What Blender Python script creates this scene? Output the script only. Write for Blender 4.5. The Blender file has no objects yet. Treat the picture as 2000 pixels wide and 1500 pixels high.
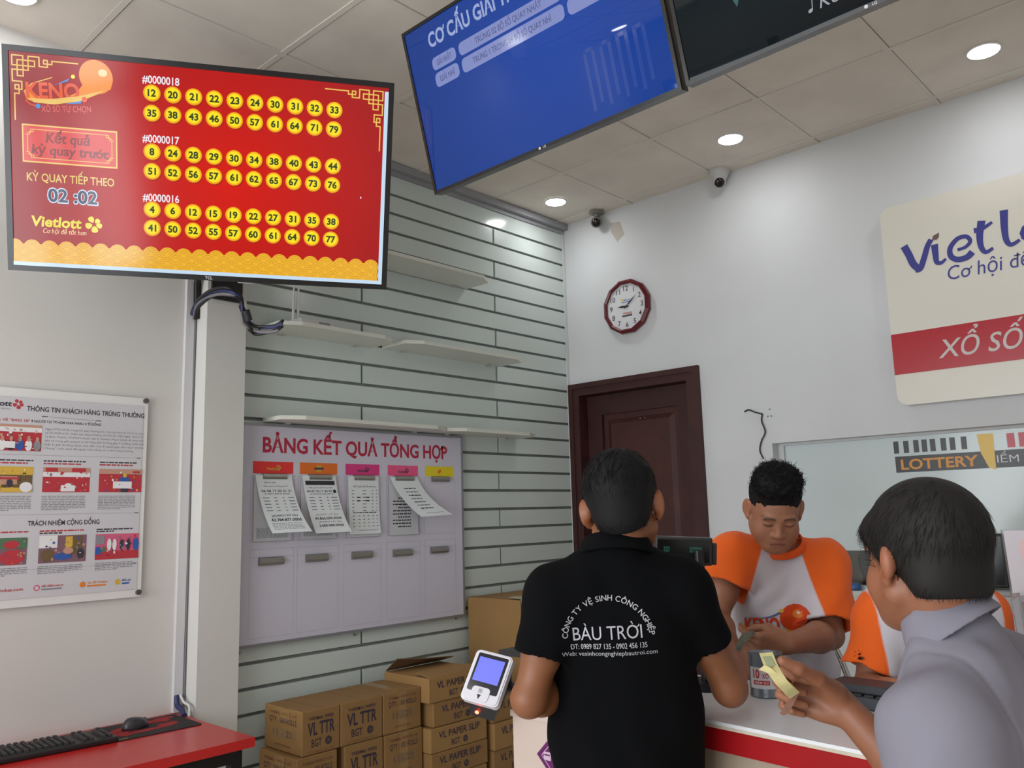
import bpy, bmesh, math, random, unicodedata
import numpy as np
from mathutils import Vector, Matrix

scene = bpy.context.scene
COL = scene.collection
random.seed(7)
rng = np.random.default_rng(7)

# ---------------------------------------------------------------- camera
CAM = np.array([3.44926, -4.25851, 1.5])
FPX = 1639.5
RIGHT = np.array([0.72941488, 0.6835512, -0.02667757])
UP = np.array([0.12347076, -0.09319709, 0.98796218])
FWD = np.array([-0.67283647, 0.72392821, 0.15237793])
cam_data = bpy.data.cameras.new('camera')
cam_data.sensor_width = 36.0
cam_data.lens = FPX / 2000.0 * 36.0
cam_data.clip_start = 0.02
cam = bpy.data.objects.new('camera', cam_data)
COL.objects.link(cam)
cam.matrix_world = Matrix(((RIGHT[0], UP[0], -FWD[0], CAM[0]),
                           (RIGHT[1], UP[1], -FWD[1], CAM[1]),
                           (RIGHT[2], UP[2], -FWD[2], CAM[2]),
                           (0, 0, 0, 1)))
scene.camera = cam

# ---------------------------------------------------------------- view, world, daylight
vs = scene.view_settings
vs.view_transform = 'Standard'
vs.look = 'None'
vs.gamma = 1.0
vs.exposure = 0.0
vs.use_curve_mapping = False
world = bpy.data.worlds.new('world')
scene.world = world
world.use_nodes = True
wb = world.node_tree.nodes['Background']
wb.inputs[0].default_value = (0.80, 0.90, 1.0, 1)
wb.inputs[1].default_value = 0.5


def lamp_area(name, loc, target, sx, sy, power, color):
    d = bpy.data.lights.new(name, 'AREA')
    d.shape = 'RECTANGLE'
    d.size = sx
    d.size_y = sy
    d.energy = power
    d.color = color
    o = bpy.data.objects.new(name, d)
    COL.objects.link(o)
    o.location = loc
    v = Vector(target) - Vector(loc)
    o.rotation_euler = v.to_track_quat('-Z', 'Y').to_euler()
    return o


# daylight coming in through the glazed shopfront behind the photographer
DAY = lamp_area('daylight_shopfront', (2.15, -6.93, 1.75), (2.4, 0, 1.9), 3.7, 2.3, 172.0, (0.94, 0.97, 1.0))


# ---------------------------------------------------------------- materials
def lin(c):
    if isinstance(c, str):
        c = c.lstrip('#')
        c = [int(c[i:i + 2], 16) / 255.0 for i in (0, 2, 4)]
    elif max(c) > 1.0:
        c = [x / 255.0 for x in c]
    return tuple((x / 12.92 if x <= 0.04045 else ((x + 0.055) / 1.055) ** 2.4) for x in c[:3])


MATS = {}


def mat(name, color=(200, 200, 200), rough=0.6, metal=0.0, spec=0.5, noise=0.0, nscale=6.0, bump=0.0, bscale=80.0,
        emit=None, estr=1.0, trans=0.0, alpha=1.0, coat=0.0, sheen=0.0, sss=0.0, attr=False):
    if name in MATS:
        return MATS[name]
    m = bpy.data.materials.new(name)
    m.use_nodes = True
    nt = m.node_tree
    b = nt.nodes['Principled BSDF']
    col = lin(color)
    b.inputs['Base Color'].default_value = (*col, 1)
    b.inputs['Roughness'].default_value = rough
    b.inputs['Metallic'].default_value = metal
    b.inputs['Specular IOR Level'].default_value = spec
    b.inputs['Transmission Weight'].default_value = trans
    b.inputs['Alpha'].default_value = alpha
    b.inputs['Coat Weight'].default_value = coat
    if sheen:
        b.inputs['Sheen Weight'].default_value = sheen
    if sss:
        b.inputs['Subsurface Weight'].default_value = sss
        b.inputs['Subsurface Radius'].default_value = (0.012, 0.005, 0.003)
    if emit is not None:
        b.inputs['Emission Color'].default_value = (*lin(emit), 1)
        b.inputs['Emission Strength'].default_value = estr
    src = None
    if attr:
        a = nt.nodes.new('ShaderNodeAttribute')
        a.attribute_name = 'Col'
        src = a.outputs['Color']
        nt.links.new(src, b.inputs['Base Color'])
    if noise or bump:
        tc = nt.nodes.new('ShaderNodeTexCoord')
    if noise:
        n = nt.nodes.new('ShaderNodeTexNoise')
        n.inputs['Scale'].default_value = nscale
        n.inputs['Detail'].default_value = 4.0
        nt.links.new(tc.outputs['Object'], n.inputs['Vector'])
        r = nt.nodes.new('ShaderNodeMapRange')
        r.inputs['From Min'].default_value = 0.3
        r.inputs['From Max'].default_value = 0.7
        r.inputs['To Min'].default_value = 1.0 - noise
        r.inputs['To Max'].default_value = 1.0 + noise * 0.5
        nt.links.new(n.outputs['Fac'], r.inputs['Value'])
        mx = nt.nodes.new('ShaderNodeVectorMath')
        mx.operation = 'MULTIPLY'
        if src is None:
            mx.inputs[0].default_value = col
        else:
            nt.links.new(src, mx.inputs[0])
        cmb = nt.nodes.new('ShaderNodeCombineXYZ')
        for i in range(3):
            nt.links.new(r.outputs['Result'], cmb.inputs[i])
        nt.links.new(cmb.outputs['Vector'], mx.inputs[1])
        nt.links.new(mx.outputs['Vector'], b.inputs['Base Color'])
    if bump:
        n2 = nt.nodes.new('ShaderNodeTexNoise')
        n2.inputs['Scale'].default_value = bscale
        n2.inputs['Detail'].default_value = 3.0
        nt.links.new(tc.outputs['Object'], n2.inputs['Vector'])
        bp = nt.nodes.new('ShaderNodeBump')
        bp.inputs['Strength'].default_value = bump
        bp.inputs['Distance'].default_value = 0.004
        nt.links.new(n2.outputs['Fac'], bp.inputs['Height'])
        nt.links.new(bp.outputs['Normal'], b.inputs['Normal'])
    MATS[name] = m
    return m


def scr(name, color, k=1.0):
    """a glowing screen colour behind glossy glass"""
    return mat(name, (4, 4, 5), rough=0.1, spec=0.5, emit=color, estr=k)


# ---------------------------------------------------------------- mesh builder
I4 = Matrix.Identity(4)


def frame(o, x, y, z=None):
    """matrix with local x, y, z axes at origin o"""
    x = Vector(x).normalized()
    y = Vector(y)
    y = (y - x * y.dot(x)).normalized()
    z = x.cross(y)
    return Matrix(((x[0], y[0], z[0], o[0]), (x[1], y[1], z[1], o[1]), (x[2], y[2], z[2], o[2]), (0, 0, 0, 1)))


TEXT_CACHE = {}


def raw_text(s, bold, shear, spacing):
    cu = bpy.data.curves.new('lettering', 'FONT')
    cu.body = s
    cu.size = 1.0
    cu.offset = bold
    cu.shear = shear
    cu.space_character = spacing
    cu.resolution_u = 3
    ob = bpy.data.objects.new('lettering', cu)
    COL.objects.link(ob)
    dg = bpy.context.evaluated_depsgraph_get()
    dg.update()
    me = bpy.data.meshes.new_from_object(ob.evaluated_get(dg))
    vs_ = [tuple(v.co) for v in me.vertices]
    fs_ = [tuple(p.vertices) for p in me.polygons]
    bpy.data.meshes.remove(me)
    bpy.data.objects.remove(ob)
    bpy.data.curves.remove(cu)
    return vs_, fs_


def text_mesh(s, bold=0.0, shear=0.0, spacing=1.0):
    """lettering as flat faces; the Vietnamese horn and barred D are drawn as strokes of their own"""
    key = (s, bold, shear, spacing)
    if key in TEXT_CACHE:
        return TEXT_CACHE[key]
    plain, marks = '', []
    for ch in s:
        if ch in 'Đđ':
            marks.append((len(plain), 'bar', ch))
            plain += 'D' if ch == 'Đ' else 'd'
            continue
        d = unicodedata.normalize('NFD', ch)
        if '\u031b' in d:
            base = unicodedata.normalize('NFC', d.replace('\u031b', ''))
            marks.append((len(plain), 'horn', d[0]))
            plain += base
        else:
            plain += ch
    vs_, fs_ = raw_text(plain, bold, shear, spacing)
    for i, kind, ch in marks:
        pv = raw_text(plain[:i] + unicodedata.normalize('NFD', plain[i])[0], bold, 0.0, spacing)[0]
        xr = max(v[0] for v in pv)
        up = ch.isupper()
        w = 0.055 + bold * 1.5
        if kind == 'horn':
            y0 = 0.66 if up else 0.44
            xa = xr - (0.10 if ch in 'Oo' else 0.03)
            q = [(xa, y0 - w * 0.9), (xa + 0.10, y0 - w * 0.4), (xa + 0.135, y0 + 0.06), (xa + 0.135 + w, y0 + 0.06), (xa + 0.12 + w * 0.8, y0 - w), (xa + 0.02, y0 - w * 1.9)]
        else:
            gl = raw_text(plain[i], bold, 0.0, spacing)[0]
            gw = max(v[0] for v in gl) - min(v[0] for v in gl)
            if up:
                x0 = xr - gw
                q = [(x0 - 0.09, 0.31), (x0 + 0.22, 0.31), (x0 + 0.22, 0.31 + w), (x0 - 0.09, 0.31 + w)]
            else:
                q = [(xr - 0.22, 0.54), (xr + 0.09, 0.54), (xr + 0.09, 0.54 + w), (xr - 0.22, 0.54 + w)]
        n = len(vs_)
        vs_ += [(a + shear * b_, b_, 0.0) for a, b_ in q]
        fs_.append(tuple(range(n, n + len(q))))
    xs = [v[0] for v in vs_] or [0]
    TEXT_CACHE[key] = (vs_, fs_, min(xs), max(xs))
    return TEXT_CACHE[key]


_h = text_mesh('H')
CAPH = max(v[1] for v in _h[0])


class MB:
    def __init__(self):
        self.v = []
        self.f = []
        self.m = []
        self.s = []

    def add(self, verts, faces, mi=0, M=None, smooth=False):
        o = len(self.v)
        if M is not None:
            verts = [tuple(M @ Vector(v)) for v in verts]
        self.v.extend([tuple(v) for v in verts])
        self.f.extend([tuple(i + o for i in f) for f in faces])
        self.m.extend([mi] * len(faces))
        self.s.extend([smooth] * len(faces))
        return self

    def box(self, lo, hi, mi=0, M=None):
        a, b = lo, hi
        v = [(a[0], a[1], a[2]), (b[0], a[1], a[2]), (b[0], b[1], a[2]), (a[0], b[1], a[2]),
             (a[0], a[1], b[2]), (b[0], a[1], b[2]), (b[0], b[1], b[2]), (a[0], b[1], b[2])]
        f = [(0, 3, 2, 1), (4, 5, 6, 7), (0, 1, 5, 4), (1, 2, 6, 5), (2, 3, 7, 6), (3, 0, 4, 7)]
        return self.add(v, f, mi, M)

    def bbox(self, lo, hi, r, mi=0, M=None, seg=2):
        bm = bmesh.new()
        bmesh.ops.create_cube(bm, size=1.0)
        for v in bm.verts:
            v.co = Vector([(lo[i] + hi[i]) / 2 + v.co[i] * (hi[i] - lo[i]) for i in range(3)])
        bmesh.ops.bevel(bm, geom=bm.edges[:], offset=r, segments=seg, affect='EDGES', profile=0.5)
        bm.verts.index_update()
        v = [tuple(x.co) for x in bm.verts]
        f = [tuple(x.index for x in p.verts) for p in bm.faces]
        bm.free()
        return self.add(v, f, mi, M, smooth=False)

    def poly(self, pts, z=0.0, mi=0, M=None):
        return self.add([(p[0], p[1], z) for p in pts], [tuple(range(len(pts)))], mi, M)

    def prism(self, pts, z0, z1, mi=0, M=None, side_mi=None):
        n = len(pts)
        v = [(p[0], p[1], z0) for p in pts] + [(p[0], p[1], z1) for p in pts]
        self.add(v, [tuple(range(n - 1, -1, -1)), tuple(range(n, 2 * n))], mi, M)
        f = [(i, (i + 1) % n, n + (i + 1) % n, n + i) for i in range(n)]
        return self.add(v, f, mi if side_mi is None else side_mi, M)

    def rrect(self, x0, y0, x1, y1, r, n=5):
        pts = []
        for cx, cy, a0 in ((x1 - r, y1 - r, 0), (x0 + r, y1 - r, 90), (x0 + r, y0 + r, 180), (x1 - r, y0 + r, 270)):
            for k in range(n + 1):
                a = math.radians(a0 + 90 * k / n)
                pts.append((cx + r * math.cos(a), cy + r * math.sin(a)))
        return pts

    def rect(self, x0, y0, x1, y1, z=0.0, mi=0, M=None):
        return self.poly([(x0, y0), (x1, y0), (x1, y1), (x0, y1)], z, mi, M)

    def disc(self, cx, cy, rx, ry=None, z=0.0, mi=0, M=None, n=28, rot=0.0):
        ry = rx if ry is None else ry
        c, s = math.cos(rot), math.sin(rot)
        pts = []
        for k in range(n):
            a = 2 * math.pi * k / n
            x, y = rx * math.cos(a), ry * math.sin(a)
            pts.append((cx + c * x - s * y, cy + s * x + c * y))
        return self.poly(pts, z, mi, M)

    def line(self, pts, w, z=0.0, mi=0, M=None):
        for a, b in zip(pts[:-1], pts[1:]):
            dx, dy = b[0] - a[0], b[1] - a[1]
            L = math.hypot(dx, dy) or 1e-6
            ex, ey = dx / L * w / 2, dy / L * w / 2
            nx, ny = -dy / L * w / 2, dx / L * w / 2
            self.poly([(a[0] - ex - nx, a[1] - ey - ny), (b[0] + ex - nx, b[1] + ey - ny),
                       (b[0] + ex + nx, b[1] + ey + ny), (a[0] - ex + nx, a[1] - ey + ny)], z, mi, M)
        return self

    def cyl(self, p0, p1, r0, r1=None, n=20, mi=0, smooth=True, caps=True, M=None):
        r1 = r0 if r1 is None else r1
        p0, p1 = Vector(p0), Vector(p1)
        d = (p1 - p0).normalized()
        u = d.orthogonal().normalized()
        w = d.cross(u)
        v = []
        for p, r in ((p0, r0), (p1, r1)):
            for k in range(n):
                a = 2 * math.pi * k / n
                v.append(tuple(p + (u * math.cos(a) + w * math.sin(a)) * r))
        f = [(k, (k + 1) % n, n + (k + 1) % n, n + k) for k in range(n)]
        self.add(v, f, mi, M, smooth)
        if caps:
            self.add(v, [tuple(range(n - 1, -1, -1)), tuple(range(n, 2 * n))], mi, M, False)
        return self

    def tube(self, pts, r, n=8, mi=0, M=None, closed=False):
        pts = [Vector(p) for p in pts]
        N = len(pts)
        rs = r if isinstance(r, (list, tuple)) else [r] * N
        v = []
        u = None
        for i, p in enumerate(pts):
            if closed:
                t = pts[(i + 1) % N] - pts[i - 1]
            else:
                t = pts[min(i + 1, N - 1)] - pts[max(i - 1, 0)]
            t.normalize()
            if u is None:
                u = t.orthogonal().normalized()
            else:
                u = (u - t * u.dot(t)).normalized()
            w = t.cross(u)
            for k in range(n):
                a = 2 * math.pi * k / n
                v.append(tuple(p + (u * math.cos(a) + w * math.sin(a)) * rs[i]))
        f = []
        for i in range(N if closed else N - 1):
            j = (i + 1) % N
            for k in range(n):
                f.append((i * n + k, i * n + (k + 1) % n, j * n + (k + 1) % n, j * n + k))
        self.add(v, f, mi, M, True)
        if not closed:
            self.add(v, [tuple(range(n - 1, -1, -1)), tuple(range((N - 1) * n, N * n))], mi, M, False)
        return self

    def lathe(self, prof, n=32, mi=0, M=None, smooth=True, axis_cap=True):
        v = []
        for r, z in prof:
            for k in range(n):
                a = 2 * math.pi * k / n
                v.append((r * math.cos(a), r * math.sin(a), z))
        f = []
        for i in range(len(prof) - 1):
            for k in range(n):
                f.append((i * n + k, i * n + (k + 1) % n, (i + 1) * n + (k + 1) % n, (i + 1) * n + k))
        self.add(v, f, mi, M, smooth)
        if axis_cap:
            self.add(v, [tuple(range(n - 1, -1, -1)), tuple(range((len(prof) - 1) * n, len(prof) * n))], mi, M, False)
        return self

    def text(self, s, x, y, cap, width=None, z=0.0, mi=0, M=None, align='C', bold=0.0, shear=0.0, rot=0.0, maxw=None):
        """lettering with cap height `cap`, squeezed to `width`; (x, y) is the middle (C) or left (L) of the base line"""
        vs_, fs_, x0, x1 = text_mesh(s, bold, shear)
        k = cap / CAPH
        kx = k if width is None else width / max(x1 - x0, 1e-6)
        if maxw and (x1 - x0) * kx > maxw:
            kx = maxw / (x1 - x0)
        ox = (x0 + x1) / 2 if align == 'C' else x0 if align == 'L' else x1
        c, sn = math.cos(rot), math.sin(rot)
        out = []
        for v in vs_:
            a, b = (v[0] - ox) * kx, v[1] * k
            out.append((x + c * a - sn * b, y + sn * a + c * b, z))
        return self.add(out, fs_, mi, M)

    def build(self, name, mats, parent=None, smooth_all=False):
        mats = mats if isinstance(mats, (list, tuple)) else [mats]
        me = bpy.data.meshes.new(name)
        off = Vector((0, 0, 0))
        if parent is not None:
            r = parent
            while r.parent is not None:
                r = r.parent
            off = r.location.copy()
        else:
            off = self.base()
        me.from_pydata([tuple(Vector(v) - off) for v in self.v], [], self.f)
        for m in mats:
            me.materials.append(m)
        me.polygons.foreach_set('material_index', self.m)
        me.polygons.foreach_set('use_smooth', [True] * len(self.f) if smooth_all else self.s)
        me.update()
        o = bpy.data.objects.new(name, me)
        COL.objects.link(o)
        if parent is not None:
            o.parent = parent
        else:
            o.location = off
        return o

    def base(self):
        a = np.array(self.v)
        lo, hi = a.min(0), a.max(0)
        return Vector(((lo[0] + hi[0]) / 2, (lo[1] + hi[1]) / 2, lo[2]))


def thing(name, label, cat, loc=(0, 0, 0), group=None):
    o = bpy.data.objects.new(name, None)
    o.empty_display_size = 0.1
    COL.objects.link(o)
    o.location = loc
    return tag(o, label, cat, group)


def tag(o, label, cat, group=None):
    o['label'] = label
    o['category'] = cat
    if group:
        o['group'] = group
    return o


def struct(o):
    o['kind'] = 'structure'
    return o


def dup(root, loc=None, label=None, rotz=None):
    r = root.copy()
    COL.objects.link(r)
    if loc is not None:
        r.location = loc
    if rotz is not None:
        r.rotation_euler = (0, 0, rotz)
    if label:
        r['label'] = label
    for ch in list(root.children):
        c = ch.copy()
        COL.objects.link(c)
        c.parent = r
        for g in list(ch.children):
            d = g.copy()
            COL.objects.link(d)
            d.parent = c
    return r


def at(px, py, depth):
    """the point measured in the photograph (2000 x 1500) at that many metres along the view"""
    return CAM + (RIGHT * ((px - 1000.0) / FPX) - UP * ((py - 750.0) / FPX) + FWD) * depth


def camdir(x, y, z):
    """direction given as right, down, away of the photographer"""
    v = RIGHT * x - UP * y + FWD * z
    return v / np.linalg.norm(v)
# ================================================================ the room
CEIL = 3.414
FRONT = -7.0
RIGHTX = 5.6
m_plain = mat('painted plaster', (214, 212, 208), rough=0.75, noise=0.05, nscale=1.6, bump=0.04, bscale=60)
m_plain_cool = mat('painted plaster cool', (214, 216, 218), rough=0.7, noise=0.06, nscale=1.3, bump=0.04, bscale=60)
m_slat = mat('white laminate slat', (206, 216, 212), rough=0.16, spec=0.35, noise=0.02, nscale=2.0)
m_groove = mat('grey groove', (120, 126, 122), rough=0.5, noise=0.15, nscale=20)
m_tile = mat('ceiling tile', (224, 215, 204), rough=0.9, noise=0.09, nscale=4.0, bump=0.05, bscale=40)
m_tee = mat('ceiling tee bar', (220, 212, 202), rough=0.8)
m_void = mat('ceiling void', (40, 36, 32), rough=0.9)
m_floor = mat('floor tile', (228, 222, 210), rough=0.25, noise=0.06, nscale=5)
m_trimgrey = mat('grey trim', (150, 150, 154), rough=0.5)
m_wood = mat('dark mahogany', (60, 25, 21), rough=0.55, noise=0.25, nscale=9)
m_wood2 = mat('mahogany panel', (70, 32, 25), rough=0.6, noise=0.25, nscale=7)
m_sill = mat('white sill', (205, 208, 208), rough=0.5)
m_glass = mat('window glass', (235, 245, 245), rough=0.02, trans=1.0, spec=0.5)

b = MB()
b.box((-0.3, FRONT - 0.3, -0.1), (RIGHTX + 0.3, 2.6, 0.0))
struct(b.build('floor', m_floor))

# ceiling: 0.605 m tiles between tee bars
b = MB()
P = 0.605
X0, Y0 = 0.565, -0.09
b.box((-0.3, FRONT - 0.3, CEIL + 0.04), (RIGHTX + 0.3, 0.13, CEIL + 0.12), 2)
xs = [X0 + P * k for k in range(-1, 9)]
ys = [Y0 - P * k for k in range(-1, 12)]
for i in range(len(xs) - 1):
    for j in range(len(ys) - 1):
        x0, x1, y1, y0 = xs[i], xs[i + 1], ys[j], ys[j + 1]
        dz = rng.uniform(0.002, 0.006)
        g = rng.uniform(0.002, 0.005, 4)
        lo = [max(x0 + 0.012 + g[0], -0.02), y0 + 0.012 + g[1]]
        hi = [x1 - 0.012 - g[2] * 0.3, min(y1 - 0.012 - g[3] * 0.4, 0.005)]
        if hi[1] > lo[1] and hi[0] > lo[0]:
            b.box((lo[0], lo[1], CEIL + dz), (hi[0], hi[1], CEIL + 0.02), 0)
for x in xs[1:]:
    b.box((x - 0.012, FRONT, CEIL), (x + 0.012, 0.0, CEIL + 0.03), 1)
for y in ys[1:]:
    b.box((0, y - 0.012, CEIL + 0.0005), (RIGHTX, y + 0.012, CEIL + 0.03), 1)
struct(b.build('ceiling', [m_tile, m_tee, m_void]))

# left wall with its backing behind the slats
b = MB()
b.box((-0.15, FRONT, 0), (-0.0121, 0.12, CEIL + 0.05), 1)
b.box((-0.0121, FRONT, 0), (0.0, -2.56, CEIL + 0.03), 0)
struct(b.build('wall_left', [m_plain, m_groove]))

# slat boards, joints staggered row by row
b = MB()
pitch, gap = 0.1073, 0.0155
z_top = 3.245
row = -1
while True:
    zt = CEIL + 0.02 if row < 0 else z_top - pitch * row - gap / 2
    zb = z_top - pitch * (row + 1) + gap / 2
    if zb < 0.02:
        break
    if row < 0:
        cuts = [-2.56, 0.0]
    elif row % 2 == 0:
        cuts = [-2.56, -0.68, 0.0]
    else:
        cuts = [-2.56, -1.674, 0.0]
    for a, c in zip(cuts[:-1], cuts[1:]):
        a2 = a + (gap / 2 if a > -2.5 else 0)
        c2 = c - (gap / 2 if c < -0.01 else 0)
        b.box((-0.012, a2, zb), (0.0, c2, zt), 0)
    row += 1
struct(b.build('wall_left_slats', m_slat))
b = MB()
b.box((0, -2.36, 3.352), (0.012, -0.001, CEIL), 0)
b.box((0.012, -2.36, 3.376), (0.045, -0.001, CEIL), 0)
struct(b.build('trim_1', m_trimgrey))
b = MB()
b.box((0.0, -0.02, 0.0), (0.012, -0.001, 3.352), 0)
struct(b.build('trim_2', m_sill))

# the column standing out of the left wall
m_column = mat('column paint', (208, 208, 203), rough=0.7, noise=0.04, nscale=2)
m_colside = mat('column side paint', (222, 206, 198), rough=0.75)
b = MB()
b.box((0.0, -2.575, 0), (0.113, -2.392, CEIL), 0)
struct(b.build('wall_left_column', [m_column]))

# back wall around the door and the window opening
DX0, DX1, DZ = 0.022, 0.972, 2.315
WX0, WX1, WZ0, WZ1 = 1.39, 3.7, 1.075, 1.835
b = MB()
T = 0.13
b.box((DX1, 0, 0), (WX0, T, CEIL + 0.04))
b.box((-0.02, 0, 0), (DX0, T, CEIL + 0.04))
b.box((DX0, 0, DZ), (DX1, T, CEIL + 0.04))
b.box((WX0, 0, WZ1), (WX1, T, CEIL + 0.04))
b.box((WX0, 0, 0), (WX1, T, WZ0))
b.box((WX1, 0, 0), (RIGHTX, T, CEIL + 0.04))
struct(b.build('wall_back', m_plain_cool))
b = MB()
b.box((RIGHTX, FRONT, 0), (RIGHTX + 0.15, 0.12, CEIL + 0.05))
struct(b.build('wall_right', m_plain))
b = MB()
b.box((0, FRONT - 0.1, 2.95), (RIGHTX, FRONT, CEIL + 0.05))
b.box((0, FRONT - 0.1, 0), (0.25, FRONT, 2.95))
b.box((4.05, FRONT - 0.1, 0), (RIGHTX, FRONT, 2.95))
struct(b.build('wall_front', m_plain))

# unseen mullions and transom, added to break up the daylight mirrored in the screens
b = MB()
for x in (0.25, 1.15, 2.05, 2.95, 3.2, 4.0):
    b.box((x, FRONT + 0.16, 0), (x + 0.07, FRONT + 0.22, 2.95))
b.box((0.25, FRONT + 0.165, 2.15), (4.07, FRONT + 0.215, 2.25))
b.box((0.25, FRONT + 0.165, 0.0), (4.07, FRONT + 0.215, 0.12))
struct(b.build('trim_added_mullions', mat('added shopfront frame', (60, 62, 66), rough=0.4)))

# door
d = thing('door_1', '', '')
del d['label'], d['category']
struct(d)
b = MB()
fw = 0.075
b.box((DX0, -0.022, 0), (DX0 + fw, T, DZ), 0)
b.box((DX1 - fw, -0.022, 0), (DX1, T, DZ), 0)
b.box((DX0 + fw, -0.022, DZ - fw), (DX1 - fw, T, DZ), 0)
b.box((DX0 - 0.006, -0.03, 0), (DX0 + 0.028, 0.0, DZ + 0.004), 0)
b.box((DX1 - 0.028, -0.03, 0), (DX1 + 0.006, 0.0, DZ + 0.004), 0)
b.box((DX0 + 0.028, -0.03, DZ - 0.028), (DX1 - 0.028, 0.0, DZ + 0.004), 0)
b.build('door_frame', m_wood, d)
b = MB()
lx0, lx1 = DX0 + fw + 0.003, DX1 - fw - 0.003
lz1 = DZ - fw - 0.003
ly0, ly1 = 0.06, 0.1
st = 0.115
b.box((lx0, ly0, 0.01), (lx0 + st, ly1, lz1), 0)
b.box((lx1 - st, ly0, 0.01), (lx1, ly1, lz1), 0)
for za, zb_ in ((0.01, 0.2), (0.95, 1.08), (lz1 - 0.125, lz1)):
    b.box((lx0 + st, ly0, za), (lx1 - st, ly1, zb_), 0)
for za, zb_ in ((0.2, 0.95), (1.08, lz1 - 0.125)):
    b.box((lx0 + st, ly0 + 0.022, za), (lx1 - st, ly1, zb_), 1)
    x0, x1 = lx0 + st + 0.035, lx1 - st - 0.035
    q0, q1 = za + 0.035, zb_ - 0.035
    v = [(x0, ly0 + 0.022, q0), (x1, ly0 + 0.022, q0), (x1, ly0 + 0.022, q1), (x0, ly0 + 0.022, q1)]
    e = 0.03
    v += [(x0 + e, ly0 + 0.006, q0 + e), (x1 - e, ly0 + 0.006, q0 + e), (x1 - e, ly0 + 0.006, q1 - e), (x0 + e, ly0 + 0.006, q1 - e)]
    b.add(v, [(0, 1, 5, 4), (1, 2, 6, 5), (2, 3, 7, 6), (3, 0, 4, 7), (4, 5, 6, 7)], 1)
leaf = b.build('door_leaf', [m_wood, m_wood2], d)
b = MB()
for xx in (0.51, 0.545):
    b.cyl((xx, ly0 + 0.008, 2.06), (xx, ly0 - 0.002, 2.06), 0.004, n=8)
b.build('nail', mat('steel', (170, 168, 160), rough=0.3, metal=0.9), leaf)
b = MB()
b.cyl((lx1 - 0.055, ly0, 1.02), (lx1 - 0.055, ly0 - 0.045, 1.02), 0.01, n=12)
b.cyl((lx1 - 0.055, ly0 - 0.045, 1.02), (lx1 - 0.165, ly0 - 0.05, 1.02), 0.009, n=12)
b.build('door_handle', MATS['steel'], leaf)

# window: reveal, clear pane, frosted film on its upper part
w = thing('window_1', '', '')
del w['label'], w['category']
struct(w)
b = MB()
b.box((WX0, 0.072, WZ0 + 0.0), (WX0 + 0.03, T, WZ1), 0)
b.box((WX1 - 0.03, 0.072, WZ0), (WX1, T, WZ1), 0)
b.box((WX0 + 0.03, 0.072, WZ1 - 0.012), (WX1 - 0.03, T, WZ1), 0)
b.box((WX0 + 0.03, 0.072, WZ0), (WX1 - 0.03, T, WZ0 + 0.02), 0)
b.build('window_frame', m_sill, w)
b = MB()
b.box((WX0 + 0.03, 0.092, WZ0 + 0.02), (WX1 - 0.03, 0.098, WZ1 - 0.012))
b.build('pane', m_glass, w)
b = MB()
b.box((WX0 - 0.0, -0.012, WZ0 - 0.022), (WX1, 0.072, WZ0 + 0.002))
b.build('window_sill', m_sill, w)
m_frost = mat('frosted film', (206, 218, 219), rough=0.14, spec=0.5, noise=0.03, nscale=1.5)
m_bar1 = mat('black film', (42, 42, 46), rough=0.3)
m_bar2 = mat('red film', (196, 54, 70), rough=0.3)
m_band = mat('charcoal film', (38, 36, 40), rough=0.3)
m_lot = mat('amber film lettering', (222, 146, 34), rough=0.35)
m_wht = mat('white film lettering', (212, 212, 214), rough=0.35)
m_yel = mat('yellow film', (232, 190, 60), rough=0.3)
Fw = frame((0, 0.0895, 0), (1, 0, 0), (0, 0, 1))
b = MB()
ZF = 1.268
b.box((WX0 + 0.03, 0.0897, ZF), (WX1 - 0.03, 0.0919, WZ1 - 0.012), 0)
# two lines of bars, then the lettered band, the marks on the film
kx = 1.028
def wx(x):
    return 1.9 + (x - 1.9) * 1.02 + 0.03
for k, dx in enumerate((0.0, 0.047, 0.094, 0.132, 0.17, 0.218, 0.258, 0.308)):
    b.rect(wx(1.955 + dx * 0.98), 1.742, wx(1.979 + dx * 0.98), 1.802, 0.0004, 1, Fw)
for k in range(14):
    x = 2.445 + k * 0.047
    if k % 5 != 4:
        b.rect(wx(x), 1.737, wx(x + 0.031), 1.802, 0.0004, 2, Fw)
b.rect(wx(1.957), 1.648, wx(3.25), 1.727, 0.0004, 3, Fw)
b.text('LOTTERY', wx(1.982), 1.6625, 0.047, width=0.345, z=0.0010, mi=4, M=Fw, align='L', bold=0.025)
b.text('NIỀM VUI NHÂN ĐÔI', wx(2.352), 1.671, 0.033, width=0.56, z=0.0010, mi=5, M=Fw, align='L', bold=0.0)
b.poly([(wx(2.325), 1.807), (wx(2.392), 1.807), (wx(2.39), 1.64), (wx(2.362), 1.65), (wx(2.335), 1.72)], 0.0014, 6, Fw)
b.build('frosted_film', [m_frost, m_bar1, m_bar2, m_band, m_lot, m_wht, m_yel], w)

# the dim back room seen under the film
m_backroom = mat('back room paint', (150, 148, 138), rough=0.8, noise=0.05)
b = MB()
b.box((-0.3, 2.45, 0), (RIGHTX, 2.6, CEIL))
struct(b.build('wall_back_room', m_backroom))
b = MB()
b.box((-0.3, T, CEIL), (RIGHTX, 2.45, CEIL + 0.1))
struct(b.build('ceiling_back_room', m_backroom))
b = MB()
b.box((RIGHTX - 0.1, T, 0), (RIGHTX, 2.45, CEIL))
b.box((-0.3, T, 0), (-0.2, 2.45, CEIL))
struct(b.build('wall_back_room_sides', m_backroom))
lamp_area('back_room_fill', (2.6, 1.3, CEIL - 0.05), (2.6, 1.3, 0), 0.6, 0.6, 14.0, (1.0, 0.96, 0.88))  # unseen source, added to brighten the back room

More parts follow.
